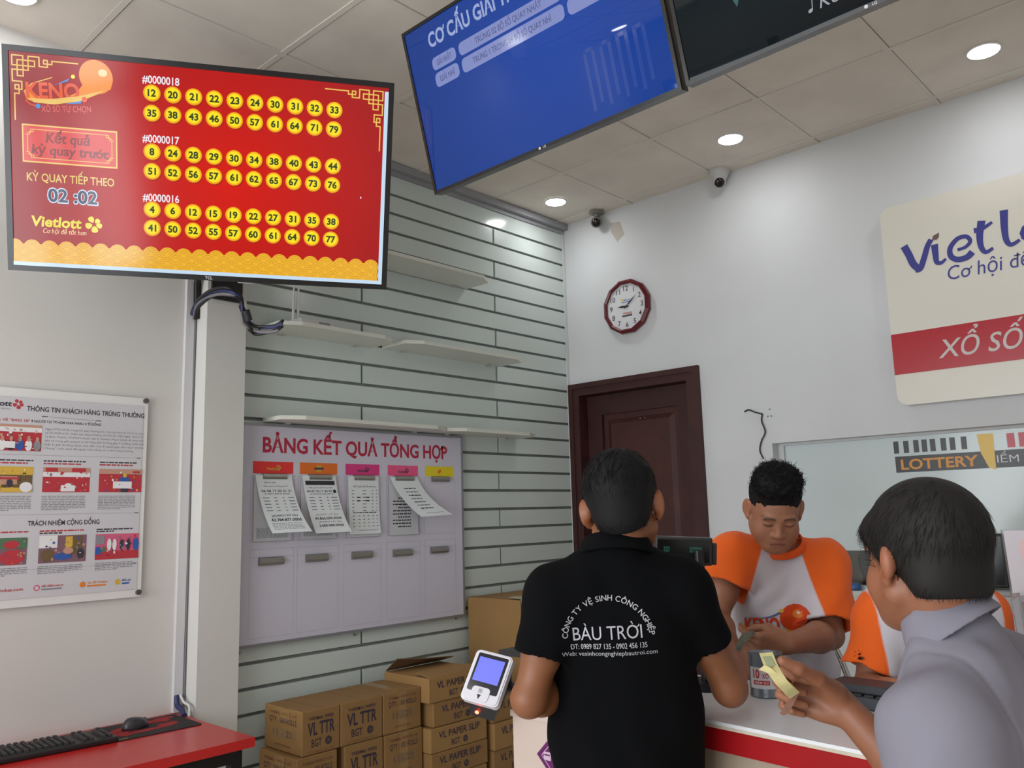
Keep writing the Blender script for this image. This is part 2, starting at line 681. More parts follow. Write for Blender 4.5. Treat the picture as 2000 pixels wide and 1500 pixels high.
# carved post and dark screen behind the window
m_dark = mat('black plastic', (18, 18, 19), rough=0.35)
m_postwood = mat('dark carved wood', (38, 28, 22), rough=0.45)
b = MB()
prof = [(0.05, 0), (0.05, 0.1), (0.03, 0.16), (0.036, 0.5), (0.028, 0.85), (0.03, 0.95), (0.045, 0.99), (0.03, 1.03), (0.026, 1.12), (0.04, 1.17), (0.042, 1.21), (0.028, 1.25), (0.033, 1.32), (0.03, 1.6)]
b.lathe(prof, 20, 0, Matrix.Translation((1.705, 0.35, 0)))
tag(b.build('carved_post', m_postwood), 'dark turned wooden post behind the window, seen under the frosted film', 'post')
# ================================================================ ceiling lamps
m_lens = mat('lit lamp diffuser', (255, 255, 255), rough=0.4, emit=(255, 255, 255), estr=48.0)
m_rim = mat('white lamp rim', (225, 225, 225), rough=0.4)
LAMPS = [((0.262, -0.384), 'round recessed ceiling lamp in the corner, above the slatted wall'),
         ((1.476, -0.398), 'round recessed ceiling lamp above the dome camera with the white cone'),
         ((2.675, -0.385), 'round recessed ceiling lamp above the big white sign'),
         ((0.258, -3.412), 'round recessed ceiling lamp cut by the top edge, above the red screen'),
         ((0.262, -4.85), ''), ((0.262, -6.3), ''), ((1.47, -4.85), ''), ((2.68, -5.4), ''), ((4.2, -0.39), ''), ((4.2, -3.4), ''), ((1.47, -3.41), ''), ((2.68, -3.41), '')]  # last two are unseen, added to brighten the counter top
for (x, y), lab in LAMPS:
    t = thing('ceiling_lamp', lab or 'round recessed ceiling lamp outside the picture, over the front of the shop or added to brighten the counter top', 'ceiling lamp', (x, y, CEIL), 'recessed ceiling lamps')
    b = MB()
    b.lathe([(0.061, -0.003), (0.068, -0.003), (0.071, 0.0), (0.071, 0.004), (0.061, 0.004)], 36, 0, Matrix.Translation((x, y, CEIL)), axis_cap=False)
    b.build('rim', m_rim, t)
    b = MB()
    b.lathe([(0.0605, -0.0045), (0.0605, 0.003)], 36, 0, Matrix.Translation((x, y, CEIL)))
    b.build('diffuser', m_lens, t)
    d = bpy.data.lights.new('lamp_light', 'SPOT')
    d.energy = 2.5
    d.spot_size = math.radians(172)
    d.spot_blend = 1.0
    d.shadow_soft_size = 0.05
    d.color = (0.93, 0.97, 1.0)
    o = bpy.data.objects.new('lamp_light', d)
    COL.objects.link(o)
    o.parent = t
    o.location = (0, 0, -0.06)

# ================================================================ screens on the ceiling and the column
m_bezel = mat('black gloss bezel', (16, 14, 16), rough=0.22)
m_bezel2 = mat('dark grey casing', (20, 21, 25), rough=0.45)
m_vent = mat('vent slots', (10, 10, 11), rough=0.8)
m_steelblk = mat('black steel', (24, 24, 25), rough=0.45, metal=0.3)
m_logo = mat('pale logo print', (190, 190, 195), rough=0.4)


def gradient_screen(name, c_in, c_out, cx, cy, rad, gloss=0.016):
    """glowing picture of a screen: its own colours, brighter in the middle of the image"""
    m = bpy.data.materials.new(name)
    m.use_nodes = True
    nt = m.node_tree
    p = nt.nodes['Principled BSDF']
    p.inputs['Base Color'].default_value = (0.001, 0.001, 0.001, 1)
    p.inputs['Roughness'].default_value = gloss
    p.inputs['Specular IOR Level'].default_value = 0.35 if gloss > 0.1 else 0.22
    tc = nt.nodes.new('ShaderNodeTexCoord')
    mp = nt.nodes.new('ShaderNodeMapping')
    mp.vector_type = 'POINT'
    mp.inputs['Location'].default_value = (-cx / rad, -cy / rad, 0)
    mp.inputs['Scale'].default_value = (1 / rad, 1 / rad, 1 / rad)
    uv = nt.nodes.new('ShaderNodeUVMap')
    nt.links.new(uv.outputs['UV'], mp.inputs['Vector'])
    g = nt.nodes.new('ShaderNodeTexGradient')
    g.gradient_type = 'SPHERICAL'
    nt.links.new(mp.outputs['Vector'], g.inputs['Vector'])
    r = nt.nodes.new('ShaderNodeValToRGB')
    r.color_ramp.elements[0].color = (*lin(c_out), 1)
    r.color_ramp.elements[1].color = (*lin(c_in), 1)
    nt.links.new(g.outputs['Fac'], r.inputs['Fac'])
    nt.links.new(r.outputs['Color'], p.inputs['Emission Color'])
    p.inputs['Emission Strength'].default_value = 1.0
    return m


def planar_uv(o, F, w, h):
    """uv of a flat screen: 0..1 over its width, centred"""
    me = o.data
    uvl = me.uv_layers.new(name='UVMap')
    Fi = F.inverted()
    off = o.matrix_world.translation if o.parent is None else o.parent.location
    for lp in me.loops:
        q = Fi @ (me.vertices[lp.vertex_index].co + Vector(off))
        uvl.data[lp.index].uv = (q[0] / w, q[1] / w)


def tv_case(t, F, W, H, bez, boxx, boxz, boxd, chin=0.0):
    """thin panel frame plus the deeper electronics box low on its back"""
    b = MB()
    d = 0.035
    b.box((-W / 2, H / 2 - bez, -d), (W / 2, H / 2, 0.004), 0, F)
    b.box((-W / 2, -H / 2, -d), (W / 2, -H / 2 + bez + chin, 0.004), 0, F)
    b.box((-W / 2, -H / 2 + bez + chin, -d), (-W / 2 + bez, H / 2 - bez, 0.004), 0, F)
    b.box((W / 2 - bez, -H / 2 + bez + chin, -d), (W / 2, H / 2 - bez, 0.004), 0, F)
    b.build('bezel', m_bezel, t)
    b = MB()
    b.box((-W / 2 + 0.004, -H / 2 + 0.004, -d - 0.004), (W / 2 - 0.004, H / 2 - 0.004, -d), 0, F)
    x0, x1, y0, y1 = -W / 2 + boxx, W / 2 - boxx, -H / 2 + 0.012, -H / 2 + boxz
    e = 0.06
    v = [(x0, y0, -d), (x1, y0, -d), (x1, y1, -d), (x0, y1, -d),
         (x0 + e, y0 + 0.004, -d - boxd), (x1 - e, y0 + 0.004, -d - boxd), (x1 - e, y1 - e, -d - boxd), (x0 + e, y1 - e, -d - boxd)]
    b.add(v, [(0, 1, 5, 4), (1, 2, 6, 5), (2, 3, 7, 6), (3, 0, 4, 7), (4, 5, 6, 7)], 0, F)
    # vent slots along the underside of the box
    for k in range(int((x1 - x0 - 0.3) / 0.012)):
        xx = x0 + 0.15 + k * 0.012
        if (k // 12) % 2 == 0:
            b.box((xx, y0 - 0.001, -d - boxd * 0.75), (xx + 0.006, y0 + 0.003, -d - boxd * 0.3), 1, F)
    b.build('back_case', [m_bezel2, m_vent], t)


# ---------------------------------------------------------------- red results screen
FT = frame((0.780, -2.931, 2.702), (0.5778, 0.8158, -0.0266), (0.2696, -0.16, 0.9496))
TW, TH = 1.28, 0.738
t = thing('television', 'large flat screen with a red picture of yellow number balls, on a swivel arm', 'television', (0.780, -2.931, 2.30))
tv_case(t, FT, TW, TH, 0.019, 0.1, 0.36, 0.05)
SW, SH = TW - 0.038, TH - 0.038


def SX(u):
    return (u - 0.5) * SW


def SY(v):
    return (0.5 - v) * SH


sm = [gradient_screen('red screen picture', (214, 22, 10), (142, 13, 22), 0.06, -0.02, 0.62, 0.13),   # 0
      scr('screen amber', (244, 176, 20)), scr('screen yellow', (250, 226, 30)), scr('screen dark green', (44, 66, 30)),  # 1 2 3
      scr('screen white', (240, 232, 240)), scr('screen gold', (232, 190, 90)), scr('screen red box', (214, 44, 36)),    # 4 5 6
      scr('screen maroon', (120, 16, 20)), scr('screen navy', (36, 40, 78)), scr('screen lettering yellow', (228, 214, 40)),  # 7 8 9
      scr('screen pale blue', (196, 220, 240)), scr('screen wave gold', (238, 180, 44)), scr('screen wave line', (200, 138, 30)),  # 10 11 12
      scr('screen orange', (240, 140, 30)), scr('screen blue', (40, 140, 214)), scr('screen cream', (244, 216, 160)), scr('screen ball rim', (224, 120, 20)),  # 13 14 15 16
      scr('screen shadow red', (150, 16, 12)), scr('screen deep orange', (226, 84, 30)), scr('screen pale red', (214, 90, 84))]  # 17 18 19
b = MB()
b.rect(-SW / 2, -SH / 2, SW / 2, SH / 2, 0.0, 0, FT)
e0 = 0.0005
rows = [('#0000018', 0.0682, (0.133, 0.228), ((12, 20, 21, 22, 23, 24, 30, 31, 32, 33), (35, 38, 43, 46, 50, 57, 61, 64, 71, 79))),
        ('#0000017', 0.3475, (0.4114, 0.5055), ((8, 24, 28, 29, 30, 34, 38, 40, 43, 44), (51, 52, 56, 57, 61, 62, 65, 67, 73, 76))),
        ('#0000016', 0.631, (0.691, 0.7815), ((4, 6, 12, 15, 19, 22, 27, 31, 35, 38), (41, 50, 52, 55, 57, 60, 61, 64, 70, 77)))]
for idt, v0, vv, nums in rows:
    b.text(idt, SX(0.3325), SY(v0 + 0.019), 0.0245, width=SX(0.4285) - SX(0.3325), z=e0 * 2, mi=4, M=FT, align='L', bold=0.02)
    for v, ns in zip(vv, nums):
        for k, n in enumerate(ns):
            x, y = SX(0.3572 + 0.05458 * k), SY(v)
            r = 0.0286
            b.disc(x + 0.0022, y - 0.0028, r, z=e0, mi=17, M=FT)
            b.disc(x, y, r, z=e0 * 2, mi=16, M=FT)
            b.disc(x, y + 0.0008, r * 0.94, z=e0 * 3, mi=1, M=FT)
            b.disc(x, y + 0.001, r * 0.78, z=e0 * 4, mi=2, M=FT)
            b.text(str(n), x, y - 0.0108, 0.0218, z=e0 * 5, mi=3, M=FT, bold=0.034, maxw=0.04)
# left column
b.rect(SX(0.028), SY(0.506), SX(0.2675), SY(0.328), e0, 5, FT)
b.rect(SX(0.0315), SY(0.499), SX(0.264), SY(0.335), e0 * 2, 6, FT)
x0, x1, y0, y1 = SX(0.045), SX(0.2505), SY(0.475), SY(0.359)
b.line([(x0 + .014, y1 + .006), (x1 - .014, y1 + .006)], 0.0022, e0 * 3, 5, FT)
b.line([(x0 + .014, y0 - .006), (x1 - .014, y0 - .006)], 0.0022, e0 * 3, 5, FT)
b.line([(x0 - .004, y0 + .012), (x0 - .004, y1 - .012)], 0.0022, e0 * 3, 5, FT)
b.line([(x1 + .004, y0 + .012), (x1 + .004, y1 - .012)], 0.0022, e0 * 3, 5, FT)
for cx, cy, sx, sy in ((x0, y0, 1, 1), (x1, y0, -1, 1), (x0, y1, 1, -1), (x1, y1, -1, -1)):
    P_ = lambda a, c: (cx + sx * a, cy + sy * c)
    b.line([P_(-.008, .012), P_(.002, .012), P_(.002, .002), P_(.014, .002), P_(.014, -.006), P_(.006, -.006), P_(.006, .006), P_(-.004, .006)], 0.0022, e0 * 3, 5, FT)
b.text('Kết quả', SX(0.142), SY(0.407), 0.032, width=0.137, z=e0 * 4, mi=7, M=FT, bold=0.02, shear=0.12)
b.text('kỳ quay trước', SX(0.1485), SY(0.463), 0.03, width=0.243, z=e0 * 4, mi=7, M=FT, bold=0.02, shear=0.12)
b.text('KỲ QUAY TIẾP THEO', SX(0.148) + 0.0015, SY(0.592) - 0.0015, 0.0255, width=0.275, z=e0, mi=7, M=FT, bold=0.025)
b.text('KỲ QUAY TIẾP THEO', SX(0.148), SY(0.592), 0.0255, width=0.275, z=e0 * 2, mi=5, M=FT, bold=0.015)
b.text('02 :02', SX(0.152), SY(0.686), 0.0435, width=0.162, z=e0, mi=10, M=FT, bold=0.065)
b.text('02 :02', SX(0.152), SY(0.684), 0.041, width=0.155, z=e0 * 2, mi=8, M=FT, bold=0.025)


def petal_logo(b, cx, cy, R, mis, z, M, z2=0.0):
    """five-petal pinwheel: fat petals around a small gap"""
    for k, (a0, ln, wd) in enumerate(((200, 1.0, 0.5), (275, 1.0, 0.52), (345, 0.9, 0.42), (45, 0.8, 0.4), (120, 0.95, 0.46))):
        a = math.radians(a0)
        pts = []
        for i in range(14):
            th = math.pi * 2 * i / 14
            rr = R * (0.58 + 0.42 * math.cos(th)) * ln
            ww = R * wd * math.sin(th) * (0.75 + 0.25 * math.cos(th))
            rr += R * 0.08
            pts.append((cx + rr * math.cos(a) - ww * math.sin(a), cy + rr * math.sin(a) + ww * math.cos(a)))
        b.poly(pts, z, mis[k % len(mis)], M)


b.text('Vietlott', SX(0.1095), SY(0.806), 0.0325, width=0.158, z=e0 * 2, mi=9, M=FT, bold=0.03, shear=0.1)
petal_logo(b, SX(0.2055), SY(0.781), 0.027, [9], e0 * 2, FT)
b.text('Cơ hội để tốt hơn', SX(0.130), SY(0.838), 0.0155, width=0.137, z=e0 * 2, mi=15, M=FT, shear=0.2, bold=0.004)
# bright ball game logo
b.disc(SX(0.215), SY(0.083), 0.052, 0.056, e0, 13, FT, rot=0.5)
pts = [(SX(0.036), SY(0.185)), (SX(0.052), SY(0.155)), (SX(0.06), SY(0.19)), (SX(0.09), SY(0.203)), (SX(0.13), SY(0.198)), (SX(0.165), SY(0.165)), (SX(0.185), SY(0.115)), (SX(0.258), SY(0.09)), (SX(0.252), SY(0.135)), (SX(0.2), SY(0.18)), (SX(0.13), SY(0.212)), (SX(0.07), SY(0.228)), (SX(0.042), SY(0.215))]
b.poly(pts, e0 * 1.5, 13, FT)
b.disc(SX(0.232), SY(0.062), 0.014, 0.012, e0 * 2, 15, FT)
b.line([(SX(0.036), SY(0.18)), (SX(0.055), SY(0.14)), (SX(0.105), SY(0.105))], 0.003, e0 * 2, 5, FT)
b.text('KENO', SX(0.108), SY(0.2), 0.048, width=0.165, z=e0 * 3, mi=18, M=FT, bold=0.03, rot=0.06)
b.poly([(SX(0.045), SY(0.208)), (SX(0.1), SY(0.205)), (SX(0.17), SY(0.18)), (SX(0.24), SY(0.14)), (SX(0.18), SY(0.2)), (SX(0.11), SY(0.228)), (SX(0.06), SY(0.226))], e0 * 4, 5, FT)
b.poly([(SX(0.135), SY(0.222)), (SX(0.178), SY(0.2)), (SX(0.178), SY(0.212))], e0 * 5, 14, FT)
b.poly([(SX(0.11), SY(0.14)), (SX(0.15), SY(0.10)), (SX(0.145), SY(0.115))], e0 * 5, 14, FT)
b.disc(SX(0.158), SY(0.092), 0.0065, z=e0 * 5, mi=2, M=FT)
b.disc(SX(0.186), SY(0.193), 0.009, z=e0 * 6, mi=18, M=FT)
b.disc(SX(0.07), SY(0.242), 0.0075, z=e0 * 5, mi=14, M=FT)
b.line([(SX(0.04), SY(0.22)), (SX(0.05), SY(0.235)), (SX(0.066), SY(0.242))], 0.004, e0 * 4, 18, FT)
b.text('XỔ SỐ TỰ CHỌN', SX(0.14), SY(0.258), 0.019, width=0.155, z=e0 * 2, mi=19, M=FT, rot=0.08, bold=0.006)


# corner fretwork
def fret(ox, oy, s, sx):
    q = lambda a, c: (ox + sx * a * s, oy - c * s)
    w = 0.0042
    for path in ([q(0, 0), q(3.4, 0), q(3.4, 3.2), q(0, 3.2), q(0, 0)],
                 [q(1.6, 1.4), q(7.0, 1.4), q(7.0, 3.2), q(1.6, 3.2)],
                 [q(1.6, 1.4), q(1.6, 6.6), q(3.4, 6.6), q(3.4, 1.4)],
                 [q(0, 4.6), q(5, 4.6), q(5, 0), q(8.4, 0), q(8.4, 3.0), q(11, 3.0), q(11, .8), q(9.8, .8), q(9.8, 2.0), q(12.4, 2.0), q(12.4, 0.9), q(20.5, 0.9)],
                 [q(0, 4.6), q(0, 8.4), q(2.9, 8.4), q(2.9, 11), q(.8, 11), q(.8, 9.6), q(2.0, 9.6), q(2.0, 12.4), q(.6, 12.4), q(.6, 21)]):
        b.line(path, w, e0 * 2, 5, FT)


fret(SX(0.008), SY(0.018), 0.0098, 1)
fret(SX(0.984), SY(0.020), 0.0098, -1)
# band of scale waves along the bottom
R = 0.0272
for r in range(7):
    vy = SY(0.873) - R - r * 0.0148
    for k in range(26):
        x = -SW / 2 + (k + (0.5 if r % 2 else 0.0)) * R * 2.0 + 0.004
        if x + R > SX(0.989):
            continue
        for q, mi in ((1.0, 11), (0.86, 12), (0.79, 11), (0.6, 12), (0.53, 11), (0.36, 12), (0.3, 11)):
            z = e0 * (3 + r * 1.0) + e0 * 0.12 * (1.0 - q) * 8
            n = 22
            pts = []
            for i in range(n):
                a = 2 * math.pi * i / n
                px_, py_ = x + R * q * math.cos(a), vy + R * q * math.sin(a)
                pts.append((min(max(px_, -SW / 2), SX(0.989)), max(py_, SY(0.984))))
            b.poly(pts, z, mi, FT)
b.rect(SX(0.989), -SH / 2, SW / 2, SY(0.02), e0 * 12, 10, FT)
b.rect(-SW / 2, -SH / 2, SX(0.989), SY(0.982), e0 * 12, 10, FT)
b.poly([(SX(0.929), SY(0.55)), (SX(0.9335), SY(0.56)), (SX(0.931), SY(0.562)), (SX(0.929), SY(0.565))], e0 * 2, 4, FT)
s_ = b.build('screen', sm, t)
planar_uv(s_, FT, SW, SH)
b = MB()
b.text('TCL', 0.012, -TH / 2 + 0.0045, 0.0095, z=0.0046, mi=0, M=FT, bold=0.02)
b.build('logo', m_logo, t)
b = MB()
b.bbox((0.11, -TH / 2 - 0.004, -0.02), (0.165, -TH / 2 + 0.004, 0.003), 0.003, 0, FT)
b.build('sensor_window', mat('clear grey plastic', (150, 150, 155), rough=0.15), t)

# swivel arm from the column to the screen
t = thing('wall_bracket', 'black swivel arm that carries the red screen, bolted to the white column', 'bracket', (0.06, -2.6, 2.3))
b = MB()
b.box((0.012, -2.592, 2.37), (0.05, -2.576, 2.86))
b.box((0.113, -2.56, 2.45), (0.127, -2.42, 2.86))
b.build('wall_plate', m_steelblk, t)
b = MB()
A, Bm, Cc = Vector((0.127, -2.49, 2.66)), Vector((0.42, -2.45, 2.68)), FT @ Vector((0.0, 0.0, -0.095))
for dz in (-0.07, 0.07):
    b.tube([A + Vector((0, 0, dz)), Bm + Vector((0, 0, dz))], 0.017, 10)
    b.tube([Bm + Vector((0, 0, dz)), Cc + Vector((0, 0, dz))], 0.017, 10)
b.cyl(Bm - Vector((0, 0, 0.1)), Bm + Vector((0, 0, 0.1)), 0.022)
b.tube([(0.035, -2.585, 2.40), (0.06, -2.60, 2.52), (0.10, -2.60, 2.62)], 0.013, 8)
b.build('arm', m_steelblk, t)
b = MB()
b.box((-0.2, -0.2, -0.096), (0.2, 0.2, -0.086), 0, FT)
b.box((-0.2, -0.25, -0.09), (-0.16, 0.25, -0.04), 0, FT)
b.box((0.16, -0.25, -0.09), (0.2, 0.25, -0.04), 0, FT)
b.build('screen_plate', m_steelblk, t)

# cables under the screen
m_cblk = mat('black cable', (22, 22, 26), rough=0.5)
m_cgry = mat('grey cable', (110, 108, 112), rough=0.5)
m_cblu = mat('blue cable', (44, 50, 92), rough=0.5)
m_cwht = mat('white cable', (205, 205, 205), rough=0.5)


def bez(P, n=18):
    """smooth curve through the points"""
    P = [np.array(p, float) for p in P]
    out = []
    for i in range(len(P) - 1):
        p0, p1, p2, p3 = P[max(i - 1, 0)], P[i], P[i + 1], P[min(i + 2, len(P) - 1)]
        for k in range(n):
            s = k / n
            out.append(0.5 * ((2 * p1) + (-p0 + p2) * s + (2 * p0 - 5 * p1 + 4 * p2 - p3) * s * s + (-p0 + 3 * p1 - 3 * p2 + p3) * s ** 3))
    out.append(P[-1])
    return out


cab = [at(376, 610, 3.27), at(385, 586, 3.2), at(415, 567, 3.1), at(450, 563, 3.05), at(470, 577, 3.08), at(478, 602, 3.1), at(484, 622, 3.12), at(500, 637, 3.14), at(535, 632, 3.12), at(551, 627, 3.10)]
bundle = thing('cable_bundle', 'bundle of dark cables arching under the red screen to the white router', 'cables', tuple(cab[5]))
for k, m_ in enumerate((m_cblk, m_cblu, m_cgry, m_cblk)):
    b = MB()
    off = [np.array((rng.normal(0, .006), rng.normal(0, .006), -0.009 * k + rng.normal(0, .004))) for _ in cab]
    b.tube(bez([p + o_ for p, o_ in zip(cab, off)], 8), 0.006, 8)
    b.build('cable', m_, bundle)
b = MB()
lp = [at(484, 622, 3.12) + np.array((0, 0, 0)), at(476, 600, 3.1), at(468, 597, 3.09), at(472, 610, 3.1), at(482, 626, 3.12), at(486, 645, 3.13), at(502, 654, 3.14), at(506, 642, 3.14), at(494, 634, 3.13)]
b.tube(bez(lp, 8), 0.0035, 6)
b.build('cable', m_cblk, bundle)
b = MB()
b.cyl(at(480, 606, 3.09), at(486, 626, 3.1), 0.014)
b.build('plug', m_cblk, bundle)

# trunking on the wall beside the column
b = MB()
b.box((0.0, -2.622, 0.742), (0.02, -2.585, CEIL - 0.001))
tag(b.build('cable_trunking', mat('white trunking', (206, 206, 208), rough=0.5)), 'white square cable trunking running up the wall left of the column', 'trunking')
b = MB()
b.tube(bez([(0.024, -2.5805, 0.78), (0.022, -2.5805, 1.2), (0.018, -2.5805, 1.8), (0.022, -2.5805, 2.38)], 10), 0.0045, 6)
tag(b.build('cable', m_cgry), 'grey cable running straight up the corner of the column from the red table', 'cable')

# ---------------------------------------------------------------- two screens under the ceiling
def ceiling_tv(c, W, H, label, paint):
    F = frame(c, (0.9994, 0.0234, 0.0236), (-0.0172, -0.2418, 0.9702))
    t = thing('television', label, 'television', tuple(np.array(c) - (0, 0, H / 2)), 'screens hung from the ceiling')
    tv_case(t, F, W, H, 0.011, 0.05, 0.3, 0.05)
    sw, sh = W - 0.022, H - 0.022
    b, mats = paint(F, sw, sh)
    s = b.build('screen', mats, t)
    planar_uv(s, F, sw, sh)
    b = MB()
    b.disc(-0.012, -H / 2 + 0.0055, 0.0045, z=0.0046, mi=0, M=F, n=16)
    b.text('LG', 0.002, -H / 2 + 0.0022, 0.0068, z=0.0046, mi=0, M=F, bold=0.02, align='L')
    b.build('logo', m_logo, t)
    b = MB()
    q = F @ Vector((0, 0.0, -0.10))
    b.tube([F @ Vector((0, 0.02, -0.03)), q], 0.02, 10)
    b.cyl(q - Vector((0, 0, 0.02)), (q[0], q[1], CEIL + 0.002), 0.022)
    b.cyl((q[0], q[1], CEIL - 0.012), (q[0], q[1], CEIL + 0.001), 0.07)
    b.build('ceiling_pole', m_steelblk, t)
    return t


def paint_blue(F, w, h):
    ms = [gradient_screen('blue screen picture', (26, 68, 160), (25, 58, 132), 0.12, 0.04, 0.7), scr('screen panel lilac', (122, 134, 190)),
          scr('screen title', (150, 164, 206)), scr('screen grey lettering', (72, 82, 132)), scr('screen faint blue', (27, 64, 148))]
    X = lambda u: (u - 0.5) * w
    Y = lambda v: (0.5 - v) * h
    b = MB()
    b.rect(-w / 2, -h / 2, w / 2, h / 2, 0, 0, F)
    e = 0.0005
    b.text('CƠ CẤU GIẢI THƯỞNG QUAY SỐ', X(0.107), Y(0.155), 0.047, width=0.80 * w, z=e, mi=2, M=F, align='L', bold=0.03)
    for v0, v1, a, c in ((0.222, 0.300, 'GIẢI NHẤT', 'TRÙNG 02 BỘ SỐ QUAY NHẤT'), (0.318, 0.405, 'GIẢI NHÌ', 'TRÙNG 1 TRONG 04 BỘ SỐ QUAY NHÌ')):
        k = 0.016
        b.poly(b.rrect(X(0.104), Y(v1), X(0.22), Y(v0), k), e, 1, F)
        b.poly(b.rrect(X(0.236), Y(v1), X(0.68), Y(v0), k), e, 1, F)
        b.poly(b.rrect(X(0.694), Y(v1), X(0.905), Y(v0), k), e, 1, F)
        vm = (v0 + v1) / 2 + 0.017
        b.text(a, X(0.162), Y(vm), 0.019, width=0.072 * w, z=2 * e, mi=3, M=F, bold=0.01)
        b.text(c, X(0.458), Y(vm), 0.019, width=(0.29 if v0 < .3 else 0.34) * w, z=2 * e, mi=3, M=F, bold=0.01)
    # faint pattern at the lower right
    for k in range(4):
        b.line([(X(0.72 + .06 * k), Y(0.93)), (X(0.72 + .06 * k), Y(0.62)), (X(0.75 + .06 * k), Y(0.62)), (X(0.75 + .06 * k), Y(0.9))], 0.012, e, 4, F)
    return b, ms


def paint_dark(F, w, h):
    ms = [gradient_screen('dark screen picture', (30, 44, 48), (14, 16, 20), -0.3, 0.22, 0.6), scr('screen teal grey', (58, 92, 96)), scr('screen white note', (150, 156, 164)), scr('screen dim red', (66, 26, 26))]
    b = MB()
    b.rect(-w / 2, -h / 2, w / 2, h / 2, 0, 0, F)
    b.poly([(-0.332, -0.11), (-0.318, -0.148), (-0.296, -0.10), (-0.286, 0.08), (-0.335, 0.08)], 0.0004, 1, F)
    b.disc(-0.139, -0.237, 0.006, 0.0045, 0.0008, 2, F, rot=0.4)
    b.line([(-0.134, -0.235), (-0.130, -0.203), (-0.122, -0.208)], 0.0022, 0.0008, 2, F)
    b.text('Kế', -0.116, -0.241, 0.03, z=0.0008, mi=2, M=F, shear=0.25, align='L')
    b.rect(-0.066, -0.24, -0.05, -0.15, 0.0004, 3, F)
    return b, ms


ceiling_tv((1.8247, -2.4087, 2.9157), 1.0, 0.578, 'ceiling screen with a bright blue picture, two rows of pale panels', paint_blue)
ceiling_tv((2.838, -2.385, 2.945), 1.0, 0.578, 'ceiling screen with a nearly black picture, right of the blue one', paint_dark)

# ================================================================ shelves on the slats
m_shelf = mat('white shelf board', (212, 214, 204), rough=0.35)


def shelf(y0, y1, z, d, label, ch=0.09):
    b = MB()
    pts = [(0.0, y0), (d - 0.05, y0), (d, y0 + ch), (d, y1 - ch), (d - 0.05, y1), (0.0, y1)]
    t = thing('wall_shelf', label, 'shelf', (0.1, (y0 + y1) / 2, z - 0.018), 'white shelves on the slatted wall')
    M = Matrix.Identity(4)
    b.prism(pts, z - 0.018, z, 0, M)
    b.build('board', m_shelf, t)
    for ya in (y0 + 0.1, y1 - 0.13):
        b = MB()
        b.box((-0.008, ya, z - 0.024), (0.03, ya + 0.03, z - 0.018))
        b.build('bracket', mat('pale shelf bracket', (190, 192, 186), rough=0.4, metal=0.3), t)


shelf(-2.27, -1.62, 2.385, 0.235, 'white slat-wall shelf that carries the router, left of the middle')
shelf(-1.545, -0.66, 2.393, 0.235, 'long white slat-wall shelf with nothing on it, right of the router shelf')
shelf(-2.05, -0.92, 2.828, 0.235, 'highest white slat-wall shelf, partly hidden by the red screen')
shelf(-2.235, -1.235, 1.962, 0.2, 'white slat-wall shelf right above the results board, left one of two', 0.1)
shelf(-1.228, -0.52, 1.962, 0.2, 'white slat-wall shelf at the upper right corner of the results board', 0.1)

# router with two aerials
t = thing('router', 'small white router with two upright aerials on the shelf under the red screen', 'router', (0.12, -2.06, 2.385))
b = MB()
b.bbox((0.07, -2.17, 2.387), (0.2, -1.985, 2.414), 0.006)
b.build('body', mat('white plastic', (208, 208, 208), rough=0.35), t)
b = MB()
b.box((0.2005, -2.07, 2.394), (0.2012, -2.01, 2.406))
b.build('label_plate', mat('grey print', (150, 150, 152), rough=0.5), t)
for yy in (-2.15, -2.125):
    b = MB()
    b.tube([(0.11, yy, 2.40), (0.108, yy, 2.50), (0.108, yy + 0.002, 2.585)], [0.0075, 0.0065, 0.004], 10)
    b.build('aerial', MATS['white plastic'], t)

# ================================================================ results board
Fb = frame((0.03, 0, 0), (0, 1, 0), (0, 0, 1))
m_boardface = mat('board face', (204, 202, 216), rough=0.45)
m_alu = mat('aluminium edge', (150, 152, 156), rough=0.35, metal=0.6)
m_crim = mat('crimson lettering', (178, 34, 66), rough=0.5)
m_hair = mat('thin grey rule', (176, 176, 188), rough=0.6)
m_red = mat('header red', (226, 50, 48), rough=0.5)
m_org = mat('header orange', (228, 112, 34), rough=0.5)
m_pnk = mat('header magenta', (216, 56, 130), rough=0.5)
m_pk2 = mat('header pink', (232, 86, 136), rough=0.5)
m_yl2 = mat('header yellow', (226, 208, 30), rough=0.5)
m_gld = mat('header gold mark', (206, 160, 60), rough=0.5)
m_dk = mat('dark print', (70, 66, 74), rough=0.6)
t = thing('results_board', 'white board headed BẢNG KẾT QUẢ TỔNG HỢP with hanging result sheets', 'notice board', (0.015, -1.68, 0.955))
b = MB()
y0, y1, z0, z1 = -2.362, -1.005, 0.955, 1.936
b.box((0.001, y0 + 0.008, z0 + 0.008), (0.03, y1 - 0.008, z1 - 0.008), 0)
b.text('BẢNG KẾT QUẢ TỔNG HỢP', -1.685, 1.806, 0.066, width=1.13, z=0.0008, mi=1, M=Fb, bold=0.028)
cols = [(-2.297, -2.09), (-2.055, -1.845), (-1.796, -1.588), (-1.535, -1.332), (-1.281, -1.077)]
